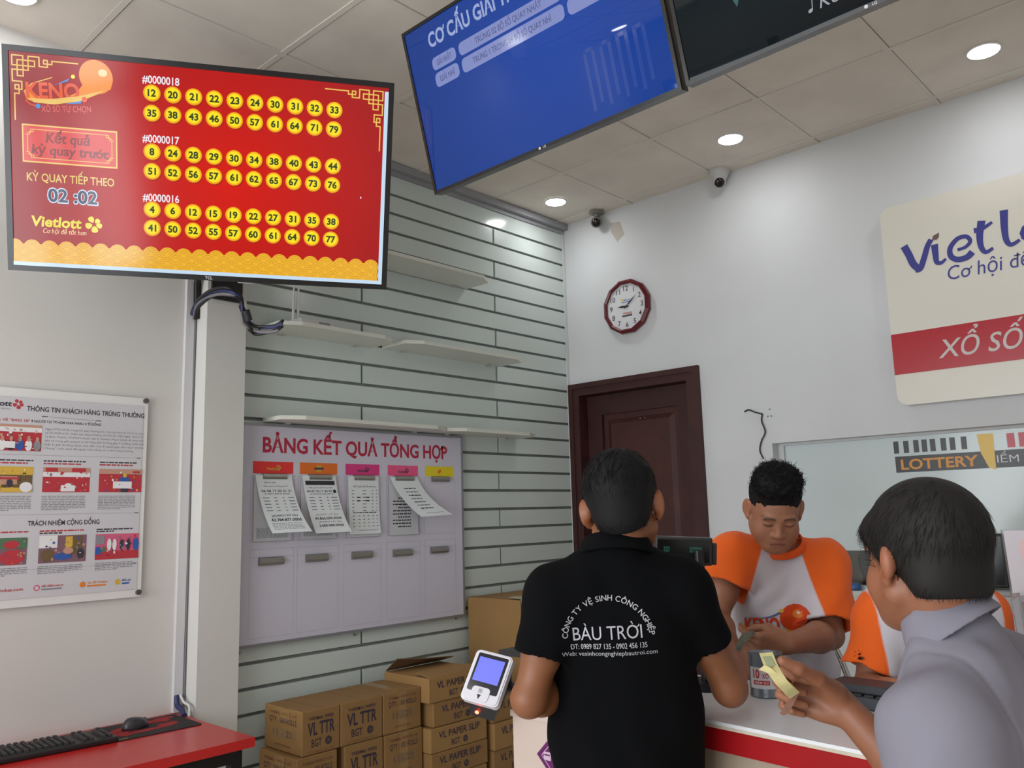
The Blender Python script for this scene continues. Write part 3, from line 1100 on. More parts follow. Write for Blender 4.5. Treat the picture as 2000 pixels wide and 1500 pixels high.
for k, (c0, c1) in enumerate(cols):
    b.rect(c0, 1.709, c1, 1.763, 0.0006, 2 + k, Fb)
    cx = (c0 + c1) / 2
    if k in (0, 2, 3):
        b.text('Vietlott', cx - 0.008, 1.724, 0.013, width=0.055, z=0.0012, mi=8 if k != 0 else 7, M=Fb, bold=0.02)
        petal_logo(b, cx + 0.026, 1.737, 0.013, [8 if k else 7], 0.0012, Fb)
    elif k == 1:
        for a in range(6):
            b.disc(cx + 0.012 * math.cos(a * 1.047), 1.736 + 0.012 * math.sin(a * 1.047), 0.008, z=0.0012 + a * 1e-5, mi=7, M=Fb, n=12)
        b.rect(cx - 0.026, 1.731, cx + 0.026, 1.741, 0.0014, 8, Fb)
    else:
        b.disc(cx, 1.736, 0.014, 0.009, 0.0012, 3, Fb, rot=0.6)
    for r0, r1 in ((1.405, 1.70), (0.99, 1.372)):
        q = [(c0 - 0.008, r0), (c1 + 0.008, r0), (c1 + 0.008, r1), (c0 - 0.008, r1), (c0 - 0.008, r0)]
        b.line(q, 0.0016, 0.0005, 9, Fb)
    b.line([(c0 - .008, 1.338), (c1 + .008, 1.338)], 0.0016, 0.0005, 9, Fb)
b.build('face', [m_boardface, m_crim, m_red, m_org, m_pnk, m_pk2, m_yl2, m_gld, m_dk, m_hair], t)
b = MB()
for lo, hi in (((y0, z0), (y1, z0 + 0.012)), ((y0, z1 - 0.012), (y1, z1)), ((y0, z0 + 0.012), (y0 + 0.012, z1 - 0.012)), ((y1 - 0.012, z0 + 0.012), (y1, z1 - 0.012))):
    b.box((0.0, lo[0], lo[1]), (0.034, hi[0], hi[1]))
b.build('frame', m_alu, t)
m_clip = mat('steel clip', (148, 146, 140), rough=0.32, metal=0.85)


def clip(y, z, w, h):
    b = MB()
    b.box((0.031, y - w / 2, z - h), (0.034, y + w / 2, z))
    pr = [(0.0, 0.0), (0.012, 0.004), (0.015, 0.012), (0.012, h - 0.004), (0.0, h)]
    v = [(0.034 + p[0], y - w / 2, z - h + p[1]) for p in pr] + [(0.034 + p[0], y + w / 2, z - h + p[1]) for p in pr]
    b.add(v, [(i, i + 1, 6 + i, 5 + i) for i in range(4)] + [(0, 5, 9, 4), (4, 3, 2, 1, 0), (5, 6, 7, 8, 9)], 0)
    for s in (-1, 1):
        b.cyl((0.047, y + s * w * 0.4, z - h * 0.55), (0.051, y + s * w * 0.4, z - h * 0.55), 0.004, n=10, mi=1)
    b.build('clip', [m_clip, MATS['steel']], t)


for c0, c1 in cols:
    clip((c0 + c1) / 2 + 0.002, 1.71, 0.122, 0.03)
for a, c, z in ((-2.262, -2.14, 1.336), (-2.02, -1.902, 1.337), (-1.76, -1.64, 1.336), (-1.505, -1.384, 1.334), (-1.252, -1.133, 1.336)):
    clip((a + c) / 2, z, c - a, 0.036)

# result sheets under the top clips
m_paper = mat('printer paper', (222, 228, 230), rough=0.7)
m_paper2 = mat('printer paper grey', (196, 198, 204), rough=0.7)
m_ink = mat('black ink', (46, 46, 52), rough=0.7)
m_ink2 = mat('faded ink', (120, 122, 130), rough=0.7)


def sheet_builder(ya, w, ztop, L, skew, out, tw=0.0):
    def f(u, v, dz=0.0):
        # u across 0..1, v down 0..1
        s = v * v
        return (0.041 + out * s * (1.0 + tw * (u - 0.5)) + 0.003 * math.sin(v * 5 + u * 2) * v + dz, ya + w * u + skew * v ** 1.15, ztop - L * v * (1 - 0.12 * abs(out) / 0.1 * v) + 0.015 * skew * 4 * u * v)
    return f


def sheet_mesh(b, f, mi, n=10, m=14, thick=0.0006):
    v = [f(i / n, j / m) for j in range(m + 1) for i in range(n + 1)] + [f(i / n, j / m, -thick) for j in range(m + 1) for i in range(n + 1)]
    o = (n + 1) * (m + 1)
    fs = []
    for j in range(m):
        for i in range(n):
            a = j * (n + 1) + i
            fs.append((a, a + n + 1, a + n + 2, a + 1))
            fs.append((o + a, o + a + 1, o + a + n + 2, o + a + n + 1))
    b.add(v, fs, mi, None, True)


def sheet_text(b, f, s, u, v, cap, width, mi, align='C', bold=0.0, L=0.3, w=0.2):
    """lettering that follows the bend of the sheet; cap and width as fractions of the sheet"""
    vs_, fs_, x0, x1 = text_mesh(s, bold, 0.0)
    kx = width / max(x1 - x0, 1e-6)
    k = cap / CAPH
    ox = (x0 + x1) / 2 if align == 'C' else x0
    b.add([f(u + (p[0] - ox) * kx, v - p[1] * k, 0.0012) for p in vs_], fs_, mi)


def sheet_bar(b, f, u0, v0, u1, v1, mi, dz=0.001):
    n = 6
    v = [f(u0 + (u1 - u0) * i / n, v0, dz) for i in range(n + 1)] + [f(u0 + (u1 - u0) * i / n, v1, dz) for i in range(n + 1)]
    b.add(v, [(i, n + 1 + i, n + 2 + i, i + 1) for i in range(n)], mi)


def words(b, f, v, h, mi, u0=0.08, u1=0.92):
    """a line of print too small to read: word-long dashes"""
    u = u0
    while u < u1 - 0.03:
        q = min(u + rng.uniform(0.04, 0.13), u1)
        sheet_bar(b, f, u, v, q, v + h, mi)
        u = q + 0.022


sheets = [('43', cols[0], 0.048, 0.085, 'result sheet curling off the board under the red header', 0.29),
          ('49', cols[1], 0.045, 0.06, 'result sheet curling off the board under the orange header', 0.29),
          ('3', cols[2], 0.008, 0.008, 'flat result sheet hanging under the magenta header', 0.285),
          ('4', cols[3], 0.138, 0.10, 'result sheet swung far to the right under the pale pink header', 0.235)]
for key, (c0, c1), skew, out, lab, L in sheets:
    t = thing('result_sheet', lab, 'paper sheet', (0.04, (c0 + c1) / 2, 1.40), 'result sheets on the board')
    b = MB()
    fb = sheet_builder(c0 + 0.004, 0.19, 1.700, 0.295, 0.0, 0.004)
    fb2 = lambda u, v, dz=0.0: tuple(np.array(fb(u, v, dz)) - (0.004, 0, 0))
    sheet_mesh(b, fb2, 0)
    for k in range(10):
        if key == '4':
            words(b, fb2, 0.35 + k * 0.055, 0.02, 1, 0.12 if k % 3 else 0.3, 0.75)
        else:
            words(b, fb2, 0.80 + k * 0.016, 0.006, 2)
    b.build('under_sheet', [m_paper2, m_ink, m_ink2], t)
    b = MB()
    f = sheet_builder(c0 + 0.008, 0.185, 1.702, L, skew, out, 0.3)
    sheet_mesh(b, f, 0)
    if key == '43':
        words(b, f, 0.115, 0.012, 2, 0.2, 0.55)
        sheet_text(b, f, 'Kết quả xổ số Mega 6/45', 0.5, 0.19, 0.022, 0.66, 2)
        sheet_text(b, f, '06 08 17 20 21 31', 0.5, 0.275, 0.036, 0.82, 1, bold=0.01)
        words(b, f, 0.30, 0.012, 2, 0.15, 0.85)
        for r in range(5):
            for u, w_ in ((0.09, 0.17), (0.38, 0.09), (0.62, 0.05), (0.78, 0.16)):
                sheet_bar(b, f, u, 0.365 + r * 0.055, u + w_, 0.378 + r * 0.055, 2)
        sheet_text(b, f, 'JACKPOT KỲ SAU', 0.52, 0.70, 0.034, 0.7, 1, bold=0.01)
        sheet_text(b, f, '43.784.877.000đ', 0.52, 0.785, 0.05, 0.8, 1, bold=0.02)
        for r in range(5):
            words(b, f, 0.82 + r * 0.026, 0.008, 2, 0.1, 0.9)
    elif key == '49':
        sheet_bar(b, f, 0.06, 0.085, 0.94, 0.155, 1)
        sheet_text(b, f, 'Kết quả xổ số Power 6/55', 0.5, 0.21, 0.022, 0.7, 2)
        sheet_text(b, f, '04 07 10 17 30 39', 0.44, 0.275, 0.034, 0.74, 1, bold=0.01)
        v = [f(0.9 + 0.05 * math.cos(a * math.pi / 8), 0.262 - 0.032 * math.sin(a * math.pi / 8), 0.0012) for a in range(16)]
        b.add(v, [tuple(range(16))], 1)
        words(b, f, 0.30, 0.012, 2, 0.15, 0.85)
        for r in range(5):
            for u, w_ in ((0.1, 0.15), (0.38, 0.08), (0.62, 0.05), (0.76, 0.18)):
                sheet_bar(b, f, u, 0.36 + r * 0.052, u + w_, 0.373 + r * 0.052, 2)
        sheet_text(b, f, 'JACKPOT 1 KỲ SAU', 0.5, 0.68, 0.026, 0.66, 2)
        sheet_text(b, f, '49.866.250.350đ', 0.5, 0.755, 0.042, 0.78, 1, bold=0.015)
        sheet_text(b, f, 'JACKPOT 2 KỲ SAU', 0.52, 0.81, 0.026, 0.66, 2)
        sheet_text(b, f, '3.000.000.000đ', 0.52, 0.885, 0.042, 0.7, 1, bold=0.015)
    elif key == '3':
        sheet_text(b, f, 'KẾT QUẢ XỔ SỐ MAX 3D', 0.52, 0.19, 0.025, 0.72, 1)
        for r in range(7):
            for u, w_ in ((0.1, 0.07), (0.45, 0.12), (0.75, 0.06), (0.9, 0.04)):
                sheet_bar(b, f, u, 0.24 + r * 0.058, u + w_, 0.253 + r * 0.058, 2)
            if r in (2, 3):
                sheet_bar(b, f, 0.26, 0.24 + r * 0.058, 0.38, 0.258 + r * 0.058, 1)
                sheet_bar(b, f, 0.55, 0.24 + r * 0.058, 0.68, 0.258 + r * 0.058, 1)
        words(b, f, 0.62, 0.013, 1, 0.12, 0.9)
        for r in range(4):
            for u in (0.12, 0.3, 0.45, 0.6, 0.75, 0.88):
                sheet_bar(b, f, u, 0.68 + r * 0.06, u + 0.06, 0.692 + r * 0.06, 2)
        words(b, f, 0.93, 0.01, 2, 0.3, 0.9)
    else:
        for r in range(7):
            words(b, f, 0.25 + r * 0.085, 0.025, 1 if r % 2 == 0 else 2, 0.3, 0.72)
        words(b, f, 0.9, 0.012, 2, 0.3, 0.85)
    b.build('front_sheet', [m_paper, m_ink, m_ink2], t)

# bolts under the board
for yy, zz in ((-2.33, 0.935), (-1.72, 0.94), (-1.05, 0.945)):
    b = MB()
    b.cyl((0, yy, zz), (0.008, yy, zz), 0.007, n=12)
    tag(b.build('bolt', MATS['steel']), 'steel bolt head in the slats just under the results board, ' + ('near the column' if yy < -2 else 'in the middle' if yy < -1.3 else 'near the brown carton'), 'bolt', 'bolts under the results board')

# ================================================================ framed notice on the left wall
Fp = frame((0.02, 0, 0), (0, 1, 0), (0, 0, 1))
t = thing('notice_poster', 'acrylic-covered notice with rows of small photos, on the left wall', 'poster', (0.01, -3.12, 1.213))
b = MB()
b.box((0.012, -3.475, 1.213), (0.018, -2.771, 2.008))
b.build('acrylic_panel', mat('clear acrylic', (228, 228, 226), rough=0.12, spec=0.5), t)
pm = [mat('poster paper', (206, 205, 210), rough=0.35), mat('poster dark lettering', (62, 58, 70), rough=0.5), mat('poster red', (188, 56, 66), rough=0.5), mat('poster grey print', (140, 138, 146), rough=0.5),
      mat('poster skin tone', (196, 150, 128), rough=0.5), mat('poster brown', (112, 92, 62), rough=0.5), mat('poster blue', (52, 92, 170), rough=0.5), mat('poster orange', (226, 130, 50), rough=0.5),
      mat('poster mauve', (130, 96, 108), rough=0.5), mat('poster pink', (214, 96, 130), rough=0.5), mat('poster white', (232, 232, 234), rough=0.4), mat('poster yellow', (214, 176, 70), rough=0.5), mat('poster green', (84, 120, 90), rough=0.5)]
b = MB()
b.rect(-3.45, 1.243, -2.79, 1.975, 0.0, 0, Fp)
e = 0.0006
b.text('THÔNG TIN KHÁCH HÀNG TRÚNG THƯỞNG', -3.005, 1.926, 0.0175, width=0.436, z=e, mi=1, M=Fp, bold=0.02)
b.text('Vietlott', -3.273, 1.939, 0.018, width=0.105, z=e, mi=1, M=Fp, align='R', bold=0.03, shear=0.1)
b.text('Cơ hội để tốt hơn', -3.276, 1.926, 0.006, width=0.08, z=e, mi=3, M=Fp, align='R')
petal_logo(b, -3.252, 1.949, 0.018, [2], e, Fp)
b.line([(-3.17, 1.908), (-2.955, 1.903)], 0.0012, e, 3, Fp)
b.rect(-3.17, 1.9065, -3.15, 1.9095, e, 1, Fp)
b.rect(-2.975, 1.902, -2.955, 1.905, e, 1, Fp)
b.text('CÁCH MUA VÉ "BAO 10"', -3.21, 1.884, 0.009, width=0.185, z=e, mi=2, M=Fp, align='R', bold=0.015)
b.text('8 NGƯỜI TẠI TP.HCM CHIA NHAU 4 TỈ ĐỒNG', -3.205, 1.884, 0.009, width=0.25, z=e, mi=1, M=Fp, align='L', bold=0.015)


def small_print(x0, x1, ytop, n, dy, h, mi=3, last=0.6, heads=0):
    for k in range(n):
        u = x0
        xe = x0 + (x1 - x0) * (last if k == n - 1 else 1.0)
        while u < xe - 0.004:
            q = min(u + rng.uniform(0.006, 0.024), xe)
            b.rect(u, ytop - k * dy - h, q, ytop - k * dy, e, mi, Fp)
            u = q + 0.003


for k, ln in enumerate(('Ngày 07/01/2018, trong kỳ quay thưởng thứ 146 của hình số xổ số tự chọn',
                        'số POWER 6/55, Điểm bán hàng Vietlott số 214 Xô Viết Nghệ Tĩnh, P.21,',
                        'Q.Bình Thạnh, TP.HCM thuộc đại lý Vietlott Minh Chính đã may mắn',
                        'bán vé trúng giải Jackpot 2 với tổng giải thưởng gần 4 tỉ đồng. Điều đặc',
                        'biệt là giải thưởng được chia đều cho 8 người góp vốn mua "vé Bao',
                        'Chung", một cách để người chơi tăng xác suất trúng thưởng.')):
    b.text(ln, -3.155, 1.858 - k * 0.0145, 0.0072, width=0.372 if k < 5 else 0.33, z=e, mi=3, M=Fp, align='L')
for zz in (1.762, 1.543, 1.345):
    b.line([(-3.43, zz), (-2.79, zz)], 0.0008, e, 3, Fp)
    b.rect(-2.81, zz - 0.0015, -2.795, zz + 0.0015, e * 2, 1, Fp)
b.text('TRÁCH NHIỆM CỘNG ĐỒNG', -3.07, 1.503, 0.0165, width=0.253, z=e, mi=1, M=Fp, bold=0.02)


def pic(x0, y0, x1, y1, base, blobs):
    b.rect(x0, y0, x1, y1, e, base, Fp)
    pal = [base] + [q_[4] for q_ in blobs] + [8, 3, 4]
    blobs = list(blobs)
    for k in range(46):
        u, v, r_ = rng.uniform(0.03, 0.93), rng.uniform(0.02, 0.86), rng.uniform(0.015, 0.05)
        blobs.insert(rng.integers(0, len(blobs) + 1), (u, v, u + r_ * rng.uniform(0.6, 1.4), v + r_ * rng.uniform(1.0, 2.4), int(rng.choice(pal)), 'o' if k % 2 else 'r'))
    for i, (u0, v0, u1, v1, mi, kind) in enumerate(blobs):
        z = e * 2 + 0.00004 * i
        X_, Y_ = lambda u: x0 + (x1 - x0) * u, lambda v: y0 + (y1 - y0) * v
        if kind == 'r':
            b.rect(X_(u0), Y_(v0), X_(u1), Y_(v1), z, mi, Fp)
        else:
            b.disc((X_(u0) + X_(u1)) / 2, (Y_(v0) + Y_(v1)) / 2, (x1 - x0) * (u1 - u0) / 2, (y1 - y0) * (v1 - v0) / 2, z, mi, Fp, n=16)


def crowd(n, top, mis, hd=4):
    o = []
    for k in range(n):
        u = (k + 0.5) / n
        o.append((u - 0.42 / n, 0.0, u + 0.42 / n, top - 0.12, mis[k % len(mis)], 'o'))
        o.append((u - 0.2 / n, top - 0.2, u + 0.2 / n, top, hd, 'o'))
    return o


pic(-3.40, 1.776, -3.167, 1.873, 2, [(0, 0.72, 1, 0.9, 10, 'r'), (0, .9, 1, 1, 4, 'r')] + crowd(8, 0.55, [6, 10, 3, 10, 1]) + [(0.2, 0.1, 0.62, 0.35, 10, 'r')])
pic(-3.36, 1.625, -3.19, 1.718, 5, [(0, .68, 1, 1, 11, 'r'), (0.1, .3, .7, .62, 4, 'r'), (0.15, .5, .75, .58, 2, 'r'), (.5, .2, .62, .5, 1, 'o'), (0, 0, 1, .18, 11, 'r'), (.75, 0, 1, .4, 10, 'o')])
pic(-3.155, 1.625, -2.987, 1.718, 2, [(0, .62, 1, .8, 10, 'r'), (0, .8, 1, 1, 4, 'r'), (.05, .82, .3, .98, 2, 'r'), (.6, .82, .9, .98, 2, 'r'), (.38, .03, .68, .28, 10, 'r'), (.46, .24, .6, .36, 10, 'o')])
pic(-2.953, 1.625, -2.787, 1.716, 2, [(0, .78, 1, 1, 4, 'r'), (.78, .84, .95, .92, 2, 'r'), (.45, .42, .72, .66, 6, 'o'), (.54, .64, .64, .82, 11, 'o'), (.32, .16, .76, .46, 10, 'r'), (.5, 0, .68, .16, 1, 'r')])
pic(-3.37, 1.364, -3.194, 1.461, 8, [(0, .6, 1, 1, 12, 'r'), (.5, .0, .95, .55, 2, 'o'), (.55, .6, .85, .9, 2, 'o'), (0, .1, .4, .45, 6, 'o'), (.1, 0, .4, .2, 11, 'r')])
pic(-3.155, 1.364, -2.988, 1.464, 8, [(0, .55, .38, 1, 10, 'r'), (.55, .45, .7, .95, 11, 'r'), (.7, .3, .9, .98, 5, 'r'), (.3, .1, .7, .34, 6, 'o'), (.05, .05, .3, .5, 5, 'o'), (.5, .3, .72, .55, 4, 'o'), (.8, .1, .95, .5, 1, 'o')])
pic(-2.955, 1.366, -2.789, 1.463, 9, [(0, .0, 1, .32, 2, 'r'), (0, .6, .2, .95, 3, 'r'), (.26, .34, .36, .82, 10, 'o'), (.38, .34, .48, .8, 10, 'o'), (.55, .34, .64, .78, 1, 'o'), (.7, .32, .8, .8, 1, 'o'), (.86, .3, 1, .82, 6, 'o'), (0, .2, .12, .5, 6, 'r'), (.12, .3, .22, .5, 12, 'r')])
for x0, x1 in ((-3.37, -3.19), (-3.155, -3.0), (-2.953, -2.81)):
    small_print(x0, x1, 1.744, 1, 0.01, 0.005, 1, 1.0)
    small_print(x0, x1, 1.734, 1, 0.01, 0.005, 2, 0.9)
    small_print(x0, x1, 1.611, 9, 0.0062, 0.0028)
    small_print(x0, x1, 1.484, 1, 0.01, 0.005, 2 if x0 < -3 else 1, 1.0)
    small_print(x0, x1, 1.476, 1, 0.01, 0.005, 1, 0.5)
    small_print(x0, x1, 1.354, 5, 0.0062, 0.0028)
for x, mi, tx, m2, shp in ((-3.15, 9, 'tiến thắng.com.vn', 2, 0), (-2.99, 7, 'Vé Số Online', 7, 1), (-2.86, 11, 'Miễn phí', 6, 2)):
    b.disc(x - 0.004, 1.277, 0.011, z=e, mi=mi, M=Fp, n=18)
    if shp == 0:
        b.disc(x - 0.004, 1.277, 0.007, z=e * 1.5, mi=0, M=Fp, n=18)
    b.text(tx, x + 0.012, 1.278, 0.008, width=0.075 if shp < 2 else 0.035, z=e, mi=m2, M=Fp, align='L', bold=0.02)
    b.rect(x + 0.012, 1.267, x + (0.082 if shp < 2 else 0.04), 1.273, e, 7 if shp == 1 else 6 if shp == 2 else 3, Fp)
b.text('nhanhnhat.com', -3.20, 1.272, 0.01, width=0.11, z=e, mi=2, M=Fp, align='R', bold=0.02)
b.build('print', pm, t)
for yy in (-3.462, -2.783):
    for zz in (1.231, 1.997):
        b = MB()
        b.cyl((0.0012, yy, zz), (0.03, yy, zz), 0.0105, n=16)
        b.build('standoff_bolt', mat('dull steel', (120, 118, 116), rough=0.35, metal=0.8), t)

# ================================================================ red table with keyboard, mouse and pad
m_tred = mat('red table top', (186, 36, 34), rough=0.3, noise=0.04, nscale=4)
m_tred2 = mat('red table edge', (186, 26, 26), rough=0.35)
t = thing('table', 'red-topped table with black steel legs against the left wall', 'table', (0.31, -3.5, 0))
b = MB()
b.box((0.003, -4.4, 0.7075), (0.623, -2.607, 0.740), 0)
b.build('table_top', m_tred, t)
b = MB()
b.box((0.03, -4.37, 0.66), (0.06, -2.64, 0.7075))
b.box((0.565, -4.37, 0.66), (0.595, -2.64, 0.7075))
b.box((0.06, -2.675, 0.66), (0.565, -2.64, 0.7075))
b.box((0.06, -4.37, 0.66), (0.565, -4.335, 0.7075))
b.build('apron', m_steelblk, t)
for x in (0.03, 0.555):
    for y in (-2.68, -4.37):
        b = MB()
        b.box((x, y, 0), (x + 0.04, y + 0.04, 0.66))
        b.build('leg', m_steelblk, t)
m_key = mat('black keyboard', (30, 29, 31), rough=0.45)
m_cap = mat('key cap', (40, 39, 41), rough=0.4)
t = thing('keyboard', 'black computer keyboard lying on the red table', 'keyboard', (0.2, -3.18, 0.74))
b = MB()
F = frame((0.185, -3.165, 0.7405), (0.06, 1, 0), (-1, 0.06, 0))
b.bbox((-0.225, -0.09, 0.0), (0.225, 0.085, 0.02), 0.006, 0, F)
b.build('case', m_key, t)
b = MB()
for r in range(6):
    for c in range(21):
        if r == 0 and c % 5 == 4:
            continue
        if c in (15, 18):
            continue
        x = -0.213 + c * 0.0203
        y = -0.075 + (5 - r) * 0.024 + (0.006 if r == 0 else 0)
        v = [(x, y, 0.02), (x + 0.017, y, 0.02), (x + 0.017, y + 0.02, 0.02), (x, y + 0.02, 0.02),
             (x + 0.003, y + 0.003, 0.029), (x + 0.014, y + 0.003, 0.029), (x + 0.014, y + 0.017, 0.029), (x + 0.003, y + 0.017, 0.029)]
        b.add(v, [(4, 5, 6, 7), (0, 1, 5, 4), (1, 2, 6, 5), (2, 3, 7, 6), (3, 0, 4, 7)], 0, F)
kk = b.build('key_caps', m_cap, t)
kk['kind'] = 'stuff'
t = thing('mouse_pad', 'black mouse pad with a red flame pattern on the red table', 'mouse pad', (0.16, -2.79, 0.74))
F = frame((0.162, -2.79, 0.7405), (0.02, 1, 0), (-1, 0.02, 0))
b = MB()
b.prism(b.rrect(-0.158, -0.128, 0.158, 0.128, 0.016), 0, 0.003, 0, F)
b.build('base', mat('black pad cloth', (36, 30, 30), rough=0.8), t)
b = MB()
m_flame = mat('red pad print', (150, 24, 28), rough=0.8)
for cx, cy, rx, ry, rot in ((-0.06, 0.02, 0.07, 0.045, 0.2), (0.03, 0.06, 0.08, 0.03, -0.2), (0.07, -0.02, 0.05, 0.03, 0.6), (-0.02, -0.05, 0.08, 0.018, 0.1), (-0.11, -0.03, 0.03, 0.05, 0.3), (0.1, 0.085, 0.04, 0.02, 0)):
    b.disc(cx, cy, rx, ry, 0.0034 + 0.00001 * rx, 0, F, n=18, rot=rot)
for k, (x, y) in enumerate(((-0.03, 0.02), (0.05, 0.03), (-0.08, -0.01), (0.0, -0.03), (0.09, 0.0))):
    b.line([(x - 0.03, y), (x, y + 0.012), (x + 0.03, y - 0.004)], 0.007, 0.0037, 1, F)
b.rect(-0.145, -0.118, -0.115, -0.108, 0.0036, 2, F)
b.build('flame_print', [m_flame, MATS['black pad cloth'], mat('gold print', (150, 130, 70), rough=0.6)], t)
t = thing('computer_mouse', 'dark grey computer mouse standing on the mouse pad', 'computer mouse', (0.15, -2.83, 0.744))
b = MB()
F = frame((0.14, -2.825, 0.7438), (-0.35, 1, 0), (-1, -0.35, 0))
nu, nv = 24, 10
v = []
for j in range(nv + 1):
    ph = math.pi / 2 * j / nv
    for i in range(nu):
        a = 2 * math.pi * i / nu
        x, y = 0.055 * math.cos(a) * math.cos(ph) ** 0.6, 0.034 * math.sin(a) * math.cos(ph) ** 0.6
        v.append((x, y * (1 - 0.12 * math.cos(2 * a)), 0.038 * math.sin(ph) * (1 - 0.22 * (x / 0.055))))
fs = [(j * nu + i, j * nu + (i + 1) % nu, (j + 1) * nu + (i + 1) % nu, (j + 1) * nu + i) for j in range(nv) for i in range(nu)]
b.add(v, fs + [tuple(range(nu - 1, -1, -1))], 0, F, True)
b.build('shell', mat('dark grey plastic', (44, 45, 50), rough=0.35), t)
b = MB()
b.tube([F @ Vector((0.036, -0.003, 0.027)), F @ Vector((0.046, -0.003, 0.022))], 0.005, 8)
b.build('scroll_wheel', m_cgry, t)
b = MB()
b.tube(bez([(0.018, -2.61, 0.81), (0.03, -2.612, 0.775), (0.07, -2.612, 0.76), (0.11, -2.62, 0.745)], 8), 0.011, 8)
tag(b.build('cable', m_cblu), 'thick dark blue cable dropping from the trunking onto the red table', 'cable', 'cables at the end of the red table')
b = MB()
b.tube(bez([(0.03, -2.600, 0.81), (0.06, -2.598, 0.785), (0.1, -2.596, 0.775), (0.135, -2.612, 0.744)], 8), 0.005, 8)
tag(b.build('cable', m_cwht), 'thin white cable dropping beside the dark blue one at the column foot', 'cable', 'cables at the end of the red table')
# ================================================================ cartons
m_card = mat('brown cardboard', (138, 104, 60), rough=0.75, noise=0.08, nscale=5)
m_card2 = mat('brown cardboard pale', (150, 115, 68), rough=0.75, noise=0.08, nscale=5)
m_tape = mat('packing tape', (148, 116, 74), rough=0.25)
m_cink = mat('violet carton ink', (50, 40, 58), rough=0.7)
m_cink2 = mat('brown carton ink', (116, 78, 52), rough=0.7)
m_flapin = mat('cardboard inside', (104, 78, 50), rough=0.8)


def stamp(b, cx, cy, r, mi, z, F):
    b.disc(cx, cy, r, z=z, mi=mi, M=F, n=20)
    for k in range(6):
        a = k * math.pi / 3
        b.line([(cx, cy), (cx + r * 0.8 * math.cos(a), cy + r * 0.8 * math.sin(a))], 0.0012, z + 0.0003, 0, F)


def print_front(b, F, w, h, kind):
    z = 0.0006
    if kind == 'TTR':
        b.text('THERMAL PAPER', 0, h * 0.27, h * 0.075, width=w * 0.66, z=z, mi=2, M=F, bold=0.01)
        b.text('VL TTR', 0, -h * 0.06, h * 0.27, width=w * 0.70, z=z, mi=2, M=F, bold=0.025)
        b.text('BGT', -w * 0.12, -h * 0.33, h * 0.17, width=w * 0.26, z=z, mi=2, M=F, bold=0.012)
        stamp(b, w * 0.19, -h * 0.25, h * 0.095, 2, z, F)
        small = 'VL TTR THERMAL PAPER ROLL'
        b.text(small, 0, -h * 0.45, h * 0.035, width=w * 0.7, z=z, mi=3, M=F)
    elif kind == 'QTY':
        b.text('THERMAL PAPER 57 x 80', 0, h * 0.33, h * 0.06, width=w * 0.72, z=z, mi=3, M=F, bold=0.02)
        b.text('QTY : 100 ROLLS', 0, h * 0.15, h * 0.12, width=w * 0.72, z=z, mi=2, M=F, bold=0.0)
        for k, x in enumerate((-0.24, -0.1, 0.04, 0.2)):
            b.rect(w * x, -h * 0.18, w * (x + (0.12 if k % 2 else 0.09)), h * 0.02, z, 4, F)
        b.text('11 - 23', 0, -h * 0.15, h * 0.14, width=w * 0.5, z=z * 2, mi=3, M=F, bold=0.0)
        b.text('MADE IN VIETNAM', 0, -h * 0.38, h * 0.05, width=w * 0.4, z=z, mi=3, M=F)
    else:
        b.text('VL PAPER SLIP', 0, h * 0.06, h * 0.26, width=w * 0.72, z=z, mi=2, M=F, bold=0.015)
        b.text('BGT', -w * 0.07, -h * 0.33, h * 0.23, width=w * 0.15, z=z, mi=2, M=F, bold=0.01)
        stamp(b, w * 0.1, -h * 0.22, h * 0.14, 2, z, F)


def carton(name, y0, y1, x0, x1, z0, z1, kind, label, group, rot=0.0, open_top=False, taped=False, pale=False, endprint=None, bulge=0.0):
    t = thing(name, label, 'cardboard box', ((x0 + x1) / 2, (y0 + y1) / 2, z0), group)
    cx, cy = (x0 + x1) / 2, (y0 + y1) / 2
    R_ = Matrix.Translation((cx, cy, 0)) @ Matrix.Rotation(rot, 4, 'Z') @ Matrix.Translation((-cx, -cy, 0))
    mats = [m_card2 if pale else m_card, m_tape, m_cink, m_cink2, mat('carton code grey', (126, 104, 74), rough=0.8), m_flapin]
    b = MB()
    # slightly slumped body: front bulges a little
    n = 8
    bm_v = []
    W, D, H = y1 - y0, x1 - x0, z1 - z0
    b.bbox((x0, y0 + 0.001, z0 + 0.0005), (x1, y1 - 0.001, z1), 0.005, 0, R_)
    # seam of the top flaps
    if not open_top:
        b.box((x0 + 0.004, cy - 0.0012, z1 - 0.001), (x1 - 0.004, cy + 0.0012, z1 + 0.0006), 5, R_)
    Ff = R_ @ frame((x1 + 0.0003, cy, (z0 + z1) / 2), (0, 1, 0), (0, 0, 1))
    if taped:
        b.rect(-0.024, -H / 2 + 0.004, 0.024, H / 2 - 0.004, 0.0003, 1, Ff)
        b.box((x0 + 0.01, cy - 0.024, z1 - 0.0004), (x1 - 0.004, cy + 0.024, z1 + 0.0009), 1, R_)
    print_front(b, Ff, W, H, kind)
    if endprint:
        Fe = R_ @ frame((cx, y0 + 0.0006, (z0 + z1) / 2), (1, 0, 0), (0, 0, 1))
        print_front(b, Fe, D, H, endprint)
        b.rect(-0.02, H / 2 - 0.05, 0.05, H / 2 - 0.004, 0.0004, 1, Fe)
    b.build('body', mats, t)
    return t


TG, SG = 'thermal paper cartons', 'paper slip cartons'
ts = [(-2.27, -2.085), (-2.083, -1.862), (-1.86, -1.642)]
